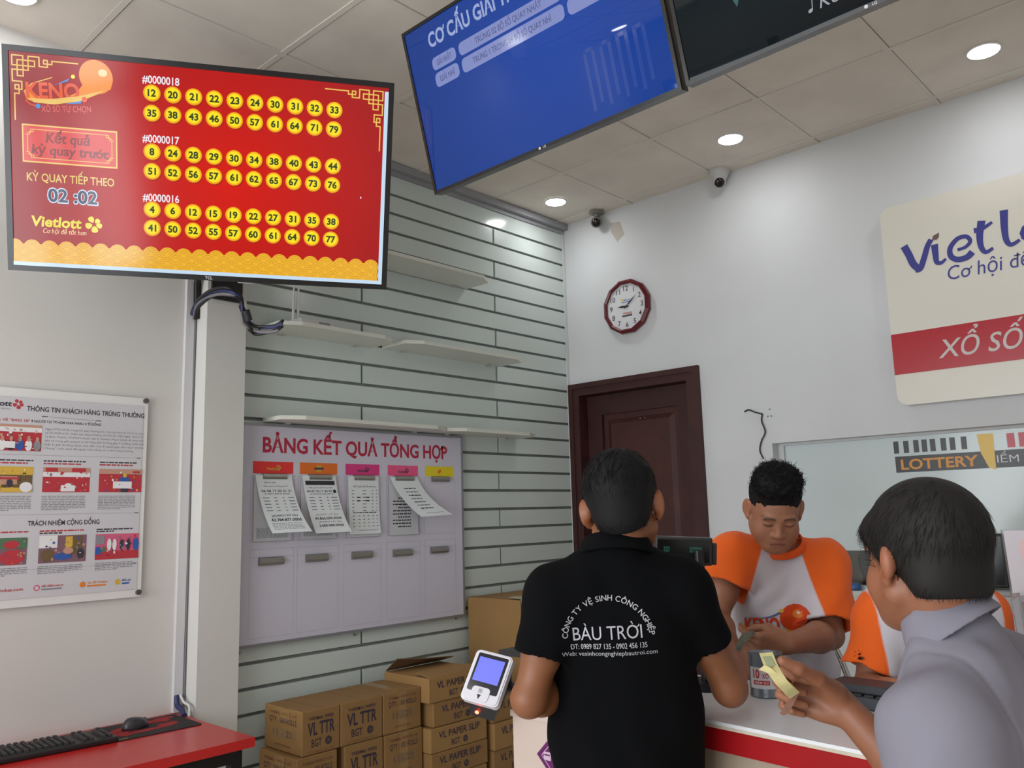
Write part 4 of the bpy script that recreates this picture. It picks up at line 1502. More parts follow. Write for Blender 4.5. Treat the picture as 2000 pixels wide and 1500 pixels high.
# four layers, floor to 0.73
H4 = [(0.0, 0.185), (0.186, 0.37), (0.371, 0.558), (0.559, 0.732)]
kinds = [['TTR', 'QTY', 'TTR'], ['QTY', 'TTR', 'QTY'], ['QTY', 'TTR', 'QTY'], ['TTR', 'TTR', 'QTY']]
ttxt = {(3, 0): 'VL TTR carton with its end showing, top left of the stack beside the red table',
        (3, 1): 'VL TTR carton in the middle of the top row, under the results board',
        (3, 2): 'QTY 100 ROLLS carton with brown tape, right end of the top row',
        (2, 0): 'second-row carton at the left end of the stack, under the leftmost VL TTR carton',
        (2, 1): 'second-row VL TTR carton in the middle, cut by the bottom edge of the picture',
        (2, 2): 'second-row taped QTY carton, under the right end of the top row',
        (1, 0): 'third-row carton at the left end of the stack by the red table', (1, 1): 'third-row VL TTR carton in the middle of the stack', (1, 2): 'third-row QTY carton at the right of the stack',
        (0, 0): 'bottom-row carton at the left end of the stack, standing on the floor', (0, 1): 'bottom-row carton in the middle of the stack, standing on the floor', (0, 2): 'bottom-row carton at the right of the stack, standing on the floor'}
for r in range(4):
    for c in range(3):
        y0, y1 = ts[c]
        if r == 2:
            y0, y1 = [(-2.295, -2.1), (-2.065, -1.862), (-1.858, -1.638)][c]
        sh = 0.0 if r == 3 else 0.004
        carton('carton', y0, y1, 0.118 + sh, 0.4 + sh, H4[r][0], H4[r][1], kinds[r][c], ttxt[(r, c)], TG, taped=(kinds[r][c] == 'QTY' and c == 2), endprint='QTY' if c == 0 else None)
SL = [(0.0, 0.11), (0.111, 0.22), (0.221, 0.33), (0.331, 0.44), (0.441, 0.548), (0.549, 0.658), (0.659, 0.768)]
stxt = ['bottom VL PAPER SLIP carton of the left slip pile, on the floor', 'second VL PAPER SLIP carton up from the floor in the left slip pile', 'third VL PAPER SLIP carton up from the floor in the left slip pile',
        'slumped VL PAPER SLIP carton low in the left pile, beside the taped QTY carton', 'VL PAPER SLIP carton third from the top of its pile, with a sagging front',
        'VL PAPER SLIP carton directly under the open one, pushed a little to the right', 'open VL PAPER SLIP carton with a raised flap, topmost of its pile']
for k, (z0, z1) in enumerate(SL):
    dy = (0.0, 0.004, -0.004, 0.003, 0.0, 0.024, -0.008)[k]
    t = carton('carton', -1.634 + dy if k else -1.634, -1.262 + dy - 0.012, 0.13, 0.452 - (0.006 if k == 5 else 0), z0, z1, 'SLIP', stxt[k], SG, open_top=(k == 6), pale=(k % 2 == 0))
    if k == 6:
        b = MB()
        M = Matrix.Identity(4)
        zt = z1 + 0.001
        v = [(0.13, -1.63, zt), (0.13, -1.285, zt), (0.235, -1.285, zt + 0.03), (0.24, -1.46, zt + 0.045), (0.215, -1.63, zt + 0.062)]
        v2 = [(p[0], p[1], p[2] + 0.004) for p in v]
        b.add(v + v2, [(4, 3, 2, 1, 0), (5, 6, 7, 8, 9)] + [(i, (i + 1) % 5, 5 + (i + 1) % 5, 5 + i) for i in range(5)], 0)
        b.build('flap', m_flapin, t)
        b = MB()
        v = [(0.45, -1.63, zt - 0.002), (0.45, -1.285, zt - 0.002), (0.345, -1.29, zt + 0.006), (0.34, -1.62, zt + 0.01)]
        v2 = [(p[0], p[1], p[2] + 0.004) for p in v]
        b.add(v + v2, [(3, 2, 1, 0), (4, 5, 6, 7)] + [(i, (i + 1) % 4, 4 + (i + 1) % 4, 4 + i) for i in range(4)], 0)
        b.build('flap', m_card2, t)
SR = [(0.0, 0.125), (0.126, 0.25), (0.251, 0.375), (0.376, 0.5), (0.501, 0.61)]
rtxt = ['bottom VL PAPER SLIP carton of the right pile, behind the white cabinet', 'second carton up of the right slip pile, behind the white cabinet', 'third carton up of the right slip pile, beside the white cabinet',
        'VL PAPER SLIP carton second from the top of the right pile, beside the white cabinet', 'top VL PAPER SLIP carton of the right pile, under the handset with the blue display']
for k, (z0, z1) in enumerate(SR):
    carton('carton', -1.245, -0.885, 0.14, 0.46 + 0.01 * (k % 2), z0, z1, 'SLIP', rtxt[k], SG, pale=(k % 2 == 1))

# the tall plain cartons in the corner
for k, (z0, z1, lab) in enumerate(((0.62, 1.055, 'large plain brown carton with torn tape on top, right of the results board'), (0.0, 0.619, 'tall plain carton on the floor, under the large one by the results board'))):
    t = thing('large_carton', lab, 'cardboard box', (0.25, -0.6, z0), 'plain cartons in the corner')
    b = MB()
    b.bbox((0.03, -0.875 if k else -0.985, z0), (0.42, -0.36, z1), 0.006, 0)
    b.build('body', m_card2, t)
    if k == 0:
        b = MB()
        v = [(0.40, -0.98, z1 + 0.002), (0.40, -0.45, z1 + 0.002), (0.05, -0.45, z1 + 0.004), (0.05, -0.98, z1 + 0.004)]
        n = 14
        vv = []
        for i in range(n + 1):
            yy = -0.982 + i * 0.6 / n
            w_ = 0.008 * math.sin(i * 1.9)
            vv += [(0.424, yy, z1 - 0.02 + w_), (0.424 + 0.006 * abs(math.sin(i * 2.3)), yy, z1 + 0.006), (0.33 + w_, yy, z1 + 0.008 + 0.006 * math.sin(i * 1.3))]
        b.add(vv, [(3 * i, 3 * i + 3, 3 * i + 4, 3 * i + 1) for i in range(n)] + [(3 * i + 1, 3 * i + 4, 3 * i + 5, 3 * i + 2) for i in range(n)], 0, None, True)
        b.build('tape', mat('clear tape', (176, 166, 142), rough=0.2), t)

# ================================================================ counter
m_ctop = mat('white counter top', (230, 233, 238), rough=0.22, noise=0.02, nscale=3)
m_cred = mat('red counter fascia', (160, 18, 24), rough=0.45, spec=0.2, noise=0.08, nscale=5)
m_cedge = mat('worn counter edge', (206, 196, 178), rough=0.6, noise=0.12, nscale=20)
m_cfront = mat('beige counter panel', (168, 152, 134), rough=0.5)
m_cab = mat('pinkish white cabinet', (206, 188, 178), rough=0.45)
ang = math.radians(-6.5)
t = thing('counter', 'sales counter with a white top and red fascia, right of the man in black', 'counter', (3.1, -2.25, 0))
F = Matrix.Translation((2.31, -2.405, 0)) @ Matrix.Rotation(ang, 4, 'Z')
b = MB()
b.box((-0.43, 0.0, 0.992), (2.1, 0.43, 1.0), 0, F)
b.build('counter_top', m_ctop, t)
b = MB()
b.box((-0.43, 0.001, 0.984), (2.1, 0.42, 0.992), 0, F)
b.build('counter_edge', m_cedge, t)
b = MB()
b.box((-0.43, 0.003, 0.932), (2.1, 0.40, 0.984), 0, F)
b.build('fascia', m_cred, t)
b = MB()
b.box((-0.40, 0.02, 0.0), (2.08, 0.385, 0.932), 0, F)
b.build('front_panel', m_cfront, t)
t = thing('cabinet', 'pinkish white cabinet with a purple diamond sign, left end of the counter', 'cabinet', (1.78, -2.2, 0))
b = MB()
b.bbox((1.683, -2.395, 0), (1.868, -1.98, 0.918), 0.003, 0)
b.build('body', m_cab, t)
b = MB()
b.box((1.679, -2.4, 0.918), (1.872, -1.975, 0.935), 0)
b.build('top', m_cab, t)
Fd = frame((1.845, -2.3955, 0.828), (1, 0, 0), (0, 0, 1))
t2 = thing('diamond_sign', 'purple diamond-shaped sticker sign on the front of the white cabinet', 'sign', (1.845, -2.397, 0.75))
b = MB()
R = 0.068
b.prism([(-R, 0), (0, -R), (R, 0), (0, R)], 0.0, 0.002, 0, Fd)
b.build('plate', mat('purple film', (96, 26, 92), rough=0.3), t2)
b = MB()
R2 = 0.05
q = [(-R2, 0), (0, -R2), (R2, 0), (0, R2), (-R2, 0)]
b.line(q, 0.002, 0.0024, 0, Fd)
b.poly(b.rrect(-0.042, -0.011, -0.016, 0.011, 0.003), 0.0026, 0, Fd)
b.rect(-0.039, 0.001, -0.019, 0.005, 0.003, 1, Fd)
b.build('print', [mat('pale pink print', (206, 180, 204), rough=0.4), MATS['purple film']], t2)

# ticket checker with the blue display, on a bracket at the cabinet
m_wp = mat('light grey plastic', (222, 222, 230), rough=0.3)
m_blk = mat('dark plastic', (22, 22, 26), rough=0.35)
cc = Vector(at(951, 1324, 2.42))
xax = camdir(0.092, 0.010, -0.041)
yax = camdir(0.048, -0.115, 0.083)
F = frame(cc, xax, yax)
t = thing('ticket_checker', 'white handset with a glowing blue display, left of the man in black', 'ticket checker', tuple(cc - Vector((0, 0, 0.09))))
b = MB()
w, h = 0.118, 0.150
b.prism(b.rrect(-w / 2, -h / 2, w / 2, h / 2, 0.014), -0.022, 0.0, 0, F)
b.prism(b.rrect(-w / 2 + 0.004, -h / 2 + 0.004, w / 2 - 0.004, h / 2 - 0.004, 0.012), 0.0, 0.003, 0, F)
b.build('body', m_wp, t)
b = MB()
b.prism(b.rrect(-w / 2 + 0.011, -h / 2 + 0.03, w / 2 - 0.011, h / 2 - 0.009, 0.005), 0.003, 0.0036, 0, F)
b.build('screen_surround', mat('navy black glass', (16, 18, 34), rough=0.12), t)
b = MB()
b.rect(-0.041, -0.016, 0.040, 0.055, 0.0042, 0, F)
b.build('display', scr('lit blue display', (124, 132, 250)), t)
b = MB()
b.prism(b.rrect(-0.03, -0.07, 0.026, -0.03, 0.01), 0.003, 0.0055, 0, F)
b.poly([(-0.009, -0.052), (0.003, -0.052), (-0.003, -0.066)], 0.0058, 1, F)
b.line([(-0.008, -0.036), (0.002, -0.036), (0.002, -0.046), (-0.008, -0.046), (-0.008, -0.036)], 0.0015, 0.0058, 2, F)
b.rect(-0.006, -0.043, 0.0, -0.039, 0.0058, 2, F)
b.build('paper_door', [m_wp, m_blk, mat('grey icon', (130, 132, 138), rough=0.5)], t)
b = MB()
v = [(-0.038, -0.07, -0.02), (0.052, -0.07, -0.02), (0.054, 0.05, -0.02), (-0.04, 0.05, -0.02),
     (-0.030, -0.098, -0.05), (0.045, -0.098, -0.05), (0.046, 0.03, -0.085), (-0.032, 0.03, -0.085)]
b.add(v, [(3, 2, 1, 0), (4, 5, 6, 7), (0, 1, 5, 4), (1, 2, 6, 5), (2, 3, 7, 6), (3, 0, 4, 7)], 0, F)
b.build('scanner_base', m_blk, t)
b = MB()
b.cyl((-0.008, -0.0885, -0.036), (-0.008, -0.0925, -0.035), 0.0055, n=14, M=F)
b.build('scanning_light', mat('lit red lamp', (255, 60, 40), emit=(255, 70, 50), estr=14.0), t)
b = MB()
p0 = F @ Vector((0.01, 0.0, -0.07))
b.tube([p0, (1.69, -2.35, 0.99), (1.72, -2.33, 0.955)], 0.014, 10)
b.cyl((1.72, -2.33, 0.935), (1.72, -2.33, 0.958), 0.03)
b.build('bracket', m_blk, t)

t = thing('ticket_printer', 'flat black device standing on the white cabinet behind the handset', 'printer', (1.76, -2.14, 0.935))
b = MB()
b.bbox((1.69, -2.24, 0.935), (1.865, -2.0, 1.02), 0.006)
b.build('body', m_blk, t)
b = MB()
b.prism([(1.53, -2.29), (1.86, -2.24), (1.86, -2.02), (1.54, -2.04)], 1.058, 1.076, 0)
b.cyl((1.76, -2.13, 1.015), (1.76, -2.13, 1.06), 0.03)
b.build('lid', m_blk, t)

# customer display on a pole
m_vfd = mat('display glass', (12, 16, 16), rough=0.12)
cc = Vector(at(1340, 1076, 2.42))
F = frame(cc, camdir(1, 0.045, 0.06), camdir(-0.02, -1, 0.12))
t = thing('customer_display', 'black customer price display on a pole beside the man in black', 'display', (cc[0], cc[1], 1.0))
b = MB()
b.bbox((-0.09, -0.041, -0.035), (0.079, 0.04, 0.0), 0.006, 0, F)
b.bbox((0.079, -0.038, -0.03), (0.093, 0.025, -0.005), 0.004, 0, F)
b.build('housing', mat('charcoal plastic', (46, 46, 46), rough=0.4), t)
b = MB()
b.rect(-0.084, -0.033, 0.068, 0.031, 0.0006, 0, F)
b.build('glass', m_vfd, t)
for x0, n in ((-0.066, 3), (0.010, 6)):
    b = MB()
    for k in range(n):
        for r in range(2):
            b.rect(x0 + k * 0.0062, -0.004 + r * 0.0085, x0 + k * 0.0062 + 0.005, 0.003 + r * 0.0085, 0.0012, 0, F)
    b.build('digits', scr('green digits', (26, 64, 54)), t)
b = MB()
b.cyl((cc[0] + 0.03, cc[1] + 0.02, 1.02), tuple(cc + Vector((0.03, 0.02, 0.0))), 0.014)
b.cyl((cc[0] + 0.03, cc[1] + 0.02, 1.0005), (cc[0] + 0.03, cc[1] + 0.02, 1.022), 0.06)
b.build('pole', m_blk, t)

# grey can with the 10 XỔ label
px_, py_ = 2.333, -2.085
t = thing('tin_can', 'dented grey tin can with a white and red label on the counter', 'can', (px_, py_, 1.0))
m_tin = mat('tin', (132, 140, 150), rough=0.35, metal=0.7, noise=0.1, nscale=30)
b = MB()
r = 0.0435
M = Matrix.Translation((px_, py_, 1.0005))
b.lathe([(r * 0.9, 0.0), (r, 0.0), (r + 0.0015, 0.003), (r, 0.006), (r, 0.106), (r + 0.0018, 0.109), (r + 0.0018, 0.112), (r - 0.001, 0.112), (r - 0.0015, 0.10), (r - 0.0015, 0.004), (0.0005, 0.004)], 40, 0, M, axis_cap=False)
b.build('body', m_tin, t)
b = MB()
a_front = math.atan2(CAM[1] - py_, CAM[0] - px_)


def canwrap(u, z, dr):
    a = a_front + u / r
    return (px_ + (r + dr) * math.cos(a), py_ + (r + dr) * math.sin(a), 1.0005 + z)


n = 24
v = [canwrap(-0.05 + 0.1 * i / n, z, 0.0006) for z in (0.024, 0.078) for i in range(n + 1)]
b.add(v, [(i, i + 1, n + 2 + i, n + 1 + i) for i in range(n)], 0, None, True)


def cantext(s, u, z, cap, width, mi, bold=0.0):
    vs_, fs_, x0, x1 = text_mesh(s, bold, 0.0)
    kx, k = width / (x1 - x0), cap / CAPH
    b.add([canwrap(u + (p[0] - (x0 + x1) / 2) * kx, z + p[1] * k, 0.0011) for p in vs_], fs_, mi)


cantext('10', -0.027, 0.051, 0.021, 0.019, 1, 0.03)
cantext('XỔ', -0.003, 0.051, 0.011, 0.017, 1, 0.02)
v = [canwrap(-0.036 + 0.044 * i / n, z, 0.001) for z in (0.034, 0.045) for i in range(n + 1)]
b.add(v, [(i, i + 1, n + 2 + i, n + 1 + i) for i in range(n)], 1, None, True)
cantext('NIỀM VUI', -0.014, 0.0365, 0.006, 0.036, 0, 0.01)
b.build('label', [mat('can label paper', (218, 214, 220), rough=0.5), mat('can label red', (190, 50, 58), rough=0.5)], t)

# dark card terminal lying on the counter
cc = (2.60, -2.03)
t = thing('desk_terminal', 'long dark grey desk device on the counter in front of the seated clerk', 'desk device', (2.6, -2.03, 1.0))
F = Matrix.Translation((2.485, -2.10, 1.0005)) @ Matrix.Rotation(math.radians(-4), 4, 'Z')
b = MB()
b.bbox((0.0, 0.0, 0.0), (0.34, 0.13, 0.03), 0.005, 0, F)
b.bbox((0.003, 0.03, 0.03), (0.337, 0.126, 0.052), 0.005, 0, F)
b.build('body', mat('slate plastic', (44, 48, 54), rough=0.5), t)
b = MB()
for k in range(10):
    b.box((0.02 + k * 0.03, 0.01, 0.0302), (0.043 + k * 0.03, 0.026, 0.034), 0, F)
b.build('buttons', m_blk, t)

# acrylic leaflet holder at the right edge
cc = np.array((2.945, -2.06, 1.0))
F = Matrix.Translation(cc) @ Matrix.Rotation(math.radians(30), 4, 'Z') @ Matrix.Rotation(math.radians(-7), 4, 'X')
t = thing('leaflet_holder', 'clear acrylic holder with a white card and leaflets, at the right edge', 'leaflet holder', tuple(cc))
m_acr = mat('acrylic sheet', (240, 240, 244), rough=0.06, trans=0.9, spec=0.5)
b = MB()
b.box((0.0, 0.0, 0.003), (0.24, 0.004, 0.435), 0, F)
b.box((0.0, -0.05, 0.003), (0.24, -0.047, 0.27), 0, F)
b.box((0.0, -0.047, 0.003), (0.003, 0.0, 0.29), 0, F)
b.box((0.237, -0.047, 0.003), (0.24, 0.0, 0.29), 0, F)
b.box((0.0, -0.05, 0.0), (0.24, 0.06, 0.003), 0, F)
b.build('acrylic_body', m_acr, t)
Fl = F @ frame((0, 0, 0), (1, 0, 0), (0, 0, 1))
b = MB()
b.box((0.003, -0.004, 0.285), (0.237, -0.001, 0.432), 0, F)
b.disc(0.045, 0.39, 0.016, 0.022, 0.0045, 1, Fl)
b.poly([(0.03, 0.38), (0.055, 0.37), (0.06, 0.335), (0.04, 0.33)], 0.0047, 1, Fl)
b.build('card', [mat('card white', (214, 208, 216), rough=0.2), mat('card pale pink', (228, 196, 200), rough=0.3)], t)
t2 = thing('leaflet', 'orange and brown leaflet behind the acrylic at the right edge of the counter', 'leaflet', tuple(cc + np.array((0.05, 0.0, 0.01))), 'leaflets in the acrylic holder')
b = MB()
b.box((0.01, -0.03, 0.006), (0.085, -0.022, 0.27), 0, F)
b.rect(0.02, 0.13, 0.055, 0.19, 0.0305, 1, Fl)
b.rect(0.012, 0.235, 0.083, 0.262, 0.0305, 2, Fl)
b.build('print', [mat('leaflet brown', (136, 92, 76), rough=0.3), mat('leaflet coral', (226, 96, 76), rough=0.3), mat('leaflet rust', (176, 90, 60), rough=0.3)], t2)
t2 = thing('leaflet', 'bright blue leaflet behind the acrylic at the right edge of the counter', 'leaflet', tuple(cc + np.array((0.1, 0.03, 0.01))), 'leaflets in the acrylic holder')
b = MB()
b.box((0.09, -0.03, 0.006), (0.16, -0.022, 0.21), 0, F)
b.disc(0.11, 0.19, 0.012, z=0.0305, mi=1, M=Fl)
b.rect(0.095, 0.10, 0.15, 0.14, 0.0305, 2, Fl)
b.build('print', [mat('leaflet blue', (70, 128, 206), rough=0.3), mat('leaflet violet', (160, 120, 200), rough=0.3), mat('leaflet sky', (130, 180, 220), rough=0.3)], t2)

# ================================================================ sign, clock, cameras, wire on the back wall
Fs = frame((0, -0.05, 0), (1, 0, 0), (0, 0, 1))
t = thing('wall_sign', 'big white rounded sign with blue lettering and a red stripe reading XỔ SỐ', 'sign', (2.9, -0.03, 1.96))
m_ivory = mat('ivory sign face', (226, 222, 210), rough=0.28, noise=0.015, nscale=1.0)
m_indigo = mat('indigo lettering', (62, 64, 142), rough=0.4)
m_sred = mat('sign red stripe', (182, 30, 44), rough=0.25)
m_silver = mat('silver lettering', (206, 196, 192), rough=0.35)
m_bronze = mat('bronze dot', (112, 92, 90), rough=0.4)
sx0, sx1, sz0, sz1 = 2.072, 3.72, 1.962, 2.95
b = MB()
b.prism(b.rrect(sx0, sz0, sx1, sz1, 0.05, 8), -0.045, 0.0, 0, Fs)
b.build('panel', m_ivory, t)
b = MB()
b.rect(sx0 + 0.0005, 2.112, sx1 - 0.0005, 2.311, 0.0012, 0, Fs)
b.box((sx0 - 0.001, -0.051, 2.112), (sx0 + 0.001, -0.02, 2.311), 0)
b.build('stripe', m_sred, t)


def stroke(b, pts, w0, w1, z, mi, F, n=10):
    """a fat pen stroke that swells from w0 to w1 along a smooth curve"""
    P = bez([(p[0], p[1], 0) for p in pts], n)
    N = len(P)
    L_, R_ = [], []
    for i, p in enumerate(P):
        tv = P[min(i + 1, N - 1)] - P[max(i - 1, 0)]
        tv = tv / (np.linalg.norm(tv) + 1e-9)
        nn = np.array((-tv[1], tv[0], 0))
        s = i / (N - 1)
        wd = (w0 + (w1 - w0) * s) / 2
        L_.append(p + nn * wd)
        R_.append(p - nn * wd)
    v = [tuple(q[:2]) + (z,) for q in L_ + R_]
    b.add(v, [(i, N + i, N + i + 1, i + 1) for i in range(N - 1)], mi, F)


b = MB()
# V i e t l o t t with tapering pen strokes
z = 0.0015
V0 = 2.60
stroke(b, [(2.172, 2.737), (2.19, 2.69), (2.206, 2.64), (2.226, 2.612)], 0.034, 0.032, z, 0, Fs)
stroke(b, [(2.213, 2.609), (2.236, 2.612), (2.258, 2.66), (2.277, 2.71), (2.296, 2.740)], 0.030, 0.024, z + 0.0001, 0, Fs)
stroke(b, [(2.309, 2.712), (2.309, 2.66), (2.311, 2.625), (2.33, 2.617), (2.352, 2.632)], 0.032, 0.012, z, 0, Fs)
b.poly([(2.300, 2.735), (2.306, 2.755), (2.334, 2.765), (2.332, 2.745), (2.322, 2.733)], z, 1, Fs)
stroke(b, [(2.405, 2.662), (2.44, 2.668), (2.462, 2.69), (2.448, 2.716), (2.41, 2.715), (2.376, 2.68), (2.374, 2.64), (2.40, 2.617), (2.44, 2.618), (2.466, 2.638)], 0.014, 0.03, z, 0, Fs)
stroke(b, [(2.518, 2.775), (2.504, 2.71), (2.504, 2.655), (2.52, 2.624), (2.552, 2.636)], 0.034, 0.014, z, 0, Fs)
stroke(b, [(2.482, 2.735), (2.52, 2.738), (2.56, 2.757)], 0.026, 0.012, z + 0.0001, 0, Fs)
stroke(b, [(2.612, 2.80), (2.606, 2.72), (2.608, 2.66), (2.625, 2.634), (2.66, 2.648)], 0.034, 0.014, z, 0, Fs)
b.text('ott', 2.662, 2.632, 0.135, width=0.31, z=z, mi=0, M=Fs, align='L', bold=0.03, shear=0.1)
petal_logo(b, 3.12, 2.73, 0.11, [2, 2, 2, 2, 2], z, Fs)
b.text('Cơ hội để tốt hơn', 2.352, 2.527, 0.065, width=0.62, z=z, mi=0, M=Fs, align='L', shear=0.12)
b.build('lettering', [m_indigo, m_bronze, m_sred], t)
b = MB()
b.text('XỔ SỐ TỰ CHỌN', 2.276, 2.166, 0.083, width=0.92, z=0.002, mi=0, M=Fs, align='L', bold=0.008, shear=0.25)
b.build('stripe_lettering', m_silver, t)

t = thing('wall_clock', 'round wall clock with a dark red twelve-sided rim, showing ten past nine', 'clock', (0.505, -0.03, 2.58))
Fc = frame((0.505, -0.001, 2.757), (1, 0, 0), (0, 0, 1))
m_rimred = mat('dark red rim', (98, 18, 30), rough=0.25)
b = MB()
prof = [(0.166, 0.0), (0.176, 0.012), (0.174, 0.03), (0.158, 0.04), (0.150, 0.036), (0.148, 0.022)]
b.lathe(prof, 12, 0, Fc @ Matrix.Rotation(math.radians(15), 4, 'Z'), smooth=False, axis_cap=False)
b.build('rim', m_rimred, t)
b = MB()
b.disc(0, 0, 0.156, z=0.022, mi=0, M=Fc, n=48)
b.disc(0, 0, 0.156, z=0.004, mi=0, M=Fc, n=48)
for k in range(1, 13):
    a = math.pi / 2 - k * math.pi / 6
    b.text(str(k), 0.116 * math.cos(a), 0.116 * math.sin(a) - 0.015, 0.031, z=0.0228, mi=1, M=Fc, bold=0.008)
b.text('Vietlott', 0.005, -0.047, 0.013, width=0.07, z=0.0228, mi=2, M=Fc, bold=0.02)
b.rect(-0.035, -0.064, 0.04, -0.052, 0.0228, 3, Fc)
b.text('Miễn phí', 0.005, 0.037, 0.011, width=0.05, z=0.0228, mi=4, M=Fc, bold=0.02)
b.rect(-0.035, 0.026, 0.038, 0.032, 0.0228, 4, Fc)
b.disc(-0.032, 0.046, 0.009, z=0.0228, mi=5, M=Fc)
b.build('dial', [mat('dial white', (222, 222, 226), rough=0.35), mat('dial numerals', (48, 48, 56), rough=0.5), mat('dial red', (200, 56, 62), rough=0.5), mat('dial dark mark', (80, 74, 78), rough=0.5), mat('dial blue mark', (120, 150, 196), rough=0.5), mat('dial yellow mark', (228, 206, 90), rough=0.5)], t)


def hand(a, L, w, z, nm):
    b = MB()
    ca, sa = math.cos(a), math.sin(a)
    pts = [(-0.02, -w * 0.4), (L * 0.45, -w), (L, 0), (L * 0.45, w), (-0.02, w * 0.4)]
    b.prism([(p[0] * ca - p[1] * sa, p[0] * sa + p[1] * ca) for p in pts], z, z + 0.001, 0, Fc)
    b.build(nm, m_blk, t)


hand(math.pi / 2 - 10 * math.pi / 30 + 0.16, 0.102, 0.0046, 0.027, 'minute_hand')
hand(math.pi / 2 - 9.15 * math.pi / 6, 0.068, 0.0065, 0.025, 'hour_hand')
b = MB()
b.cyl((0, 0, 0.022), (0, 0, 0.03), 0.006, n=14, M=Fc)
b.build('pin', m_blk, t)

m_camw = mat('camera white', (188, 188, 186), rough=0.4)
m_camg = mat('camera grey', (120, 114, 110), rough=0.4)
m_lensb = mat('camera lens glass', (22, 20, 22), rough=0.08)


def cam_thing(label, c, cone, look):
    t = thing('security_camera', label, 'security camera', (c[0], c[1], CEIL - 0.1), 'security cameras under the ceiling')
    b = MB()
    M = Matrix.Translation((c[0], c[1], CEIL + 0.0015))
    if cone:
        b.lathe([(0.062, 0.0), (0.060, -0.012), (0.043, -0.05), (0.034, -0.058)], 32, 0, M)
    else:
        b.lathe([(0.048, 0.0), (0.046, -0.016), (0.03, -0.022)], 32, 0, M)
        b.lathe([(0.018, -0.02), (0.018, -0.045)], 20, 0, M)
    b.build('mount', m_camw if cone else m_camg, t)
    b = MB()
    bc = Vector((c[0], c[1] - 0.006, CEIL - (0.066 if cone else 0.072)))
    d = Vector(look).normalized()
    Fq = frame(bc, d.orthogonal(), d.cross(d.orthogonal()))
    prof = [(0.0005, -0.037), (0.02, -0.032), (0.032, -0.017), (0.037, 0.0), (0.036, 0.012), (0.033, 0.022), (0.030, 0.024), (0.0005, 0.024)]
    b.lathe(prof, 32, 0, Fq)
    b.build('ball', m_camw if cone else m_camg, t)
    b = MB()
    b.lathe([(0.0285, 0.0235), (0.027, 0.029), (0.016, 0.033), (0.0005, 0.034)], 28, 0, Fq)
    b.build('lens', m_lensb, t)
    return t


cam_thing('small grey ball camera under the ceiling, in the corner beside the slatted wall', (0.335, -0.062), False, (0.45, -0.8, -0.5))
cam_thing('dome camera on a white cone under the ceiling, in the middle of the back wall', (1.222, -0.066), True, (0.45, -0.75, -0.6))

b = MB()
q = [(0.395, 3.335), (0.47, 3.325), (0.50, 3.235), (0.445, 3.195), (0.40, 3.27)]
b.prism(q, 0.0, 0.0012, 0, frame((0, 0, 0), (1, 0, 0), (0, 0, 1)))  # shadow of the camera bracket, put in as a thin beige sheet
tag(b.build('wall_shadow_patch', mat('beige shadow tone', (188, 182, 172), rough=0.8)), 'faint beige square of painted shadow on the wall beside the small grey corner camera', 'patch')
b = MB()
b.tube(bez([(1.245, -0.004, 2.022), (1.275, -0.012, 2.028), (1.31, -0.014, 2.012), (1.35, -0.006, 1.998)], 8), 0.0045, 6)
b.tube(bez([(1.35, -0.006, 2.0), (1.345, -0.012, 1.96), (1.362, -0.014, 1.90), (1.335, -0.012, 1.85), (1.322, -0.010, 1.80), (1.338, -0.006, 1.755)], 8), 0.0042, 6)
tag(b.build('loose_wire', mat('dark wire', (58, 56, 58), rough=0.6)), 'loose dark wire dangling from the back wall left of the big sign', 'wire')
for k, (x, z, lb) in enumerate(((1.392, 2.02, 'upper'), (1.378, 1.983, 'lower left'), (1.398, 1.983, 'lower right'))):
    b = MB()
    b.cyl((x, 0.0, z), (x, -0.0035, z), 0.004, n=8)
    tag(b.build('wall_plug', m_cgry), 'tiny grey wall plug beside the loose wire, ' + lb + ' one', 'wall plug', 'wall plugs beside the loose wire')

# monitor and small jar on the window sill
t = thing('monitor', 'black monitor standing on the window sill behind the grey-haired man', 'monitor', (2.22, 0.03, 1.077))
b = MB()
b.bbox((1.985, 0.012, 1.115), (2.446, 0.048, 1.352), 0.006)
b.build('casing', m_dark, t)
b = MB()
b.rect(1.998, 1.128, 2.433, 1.340, 0.0, 0, frame((0, 0.0115, 0), (1, 0, 0), (0, 0, 1)))
b.build('screen', mat('dead screen', (14, 12, 14), rough=0.15), t)
b = MB()
b.cyl((2.215, 0.036, 1.08), (2.215, 0.036, 1.13), 0.02)
b.bbox((2.12, 0.004, 1.0775), (2.31, 0.068, 1.087), 0.003)
b.build('stand', m_dark, t)
b = MB()
b.lathe([(0.02, 0.0), (0.03, 0.004), (0.03, 0.022), (0.022, 0.03), (0.02, 0.034)], 24, 0, Matrix.Translation((1.757, 0.03, 1.0775)))
tag(b.build('jar', mat('blue plastic', (60, 96, 150), rough=0.3)), 'small blue plastic jar on the window sill', 'jar')

# chairs behind the counter
m_chrome = mat('chrome', (196, 196, 194), rough=0.18, metal=0.95)
m_khaki = mat('khaki vinyl', (132, 124, 86), rough=0.45, noise=0.05)


def V_(p):
    return Vector((p[0], p[1], 0.0))


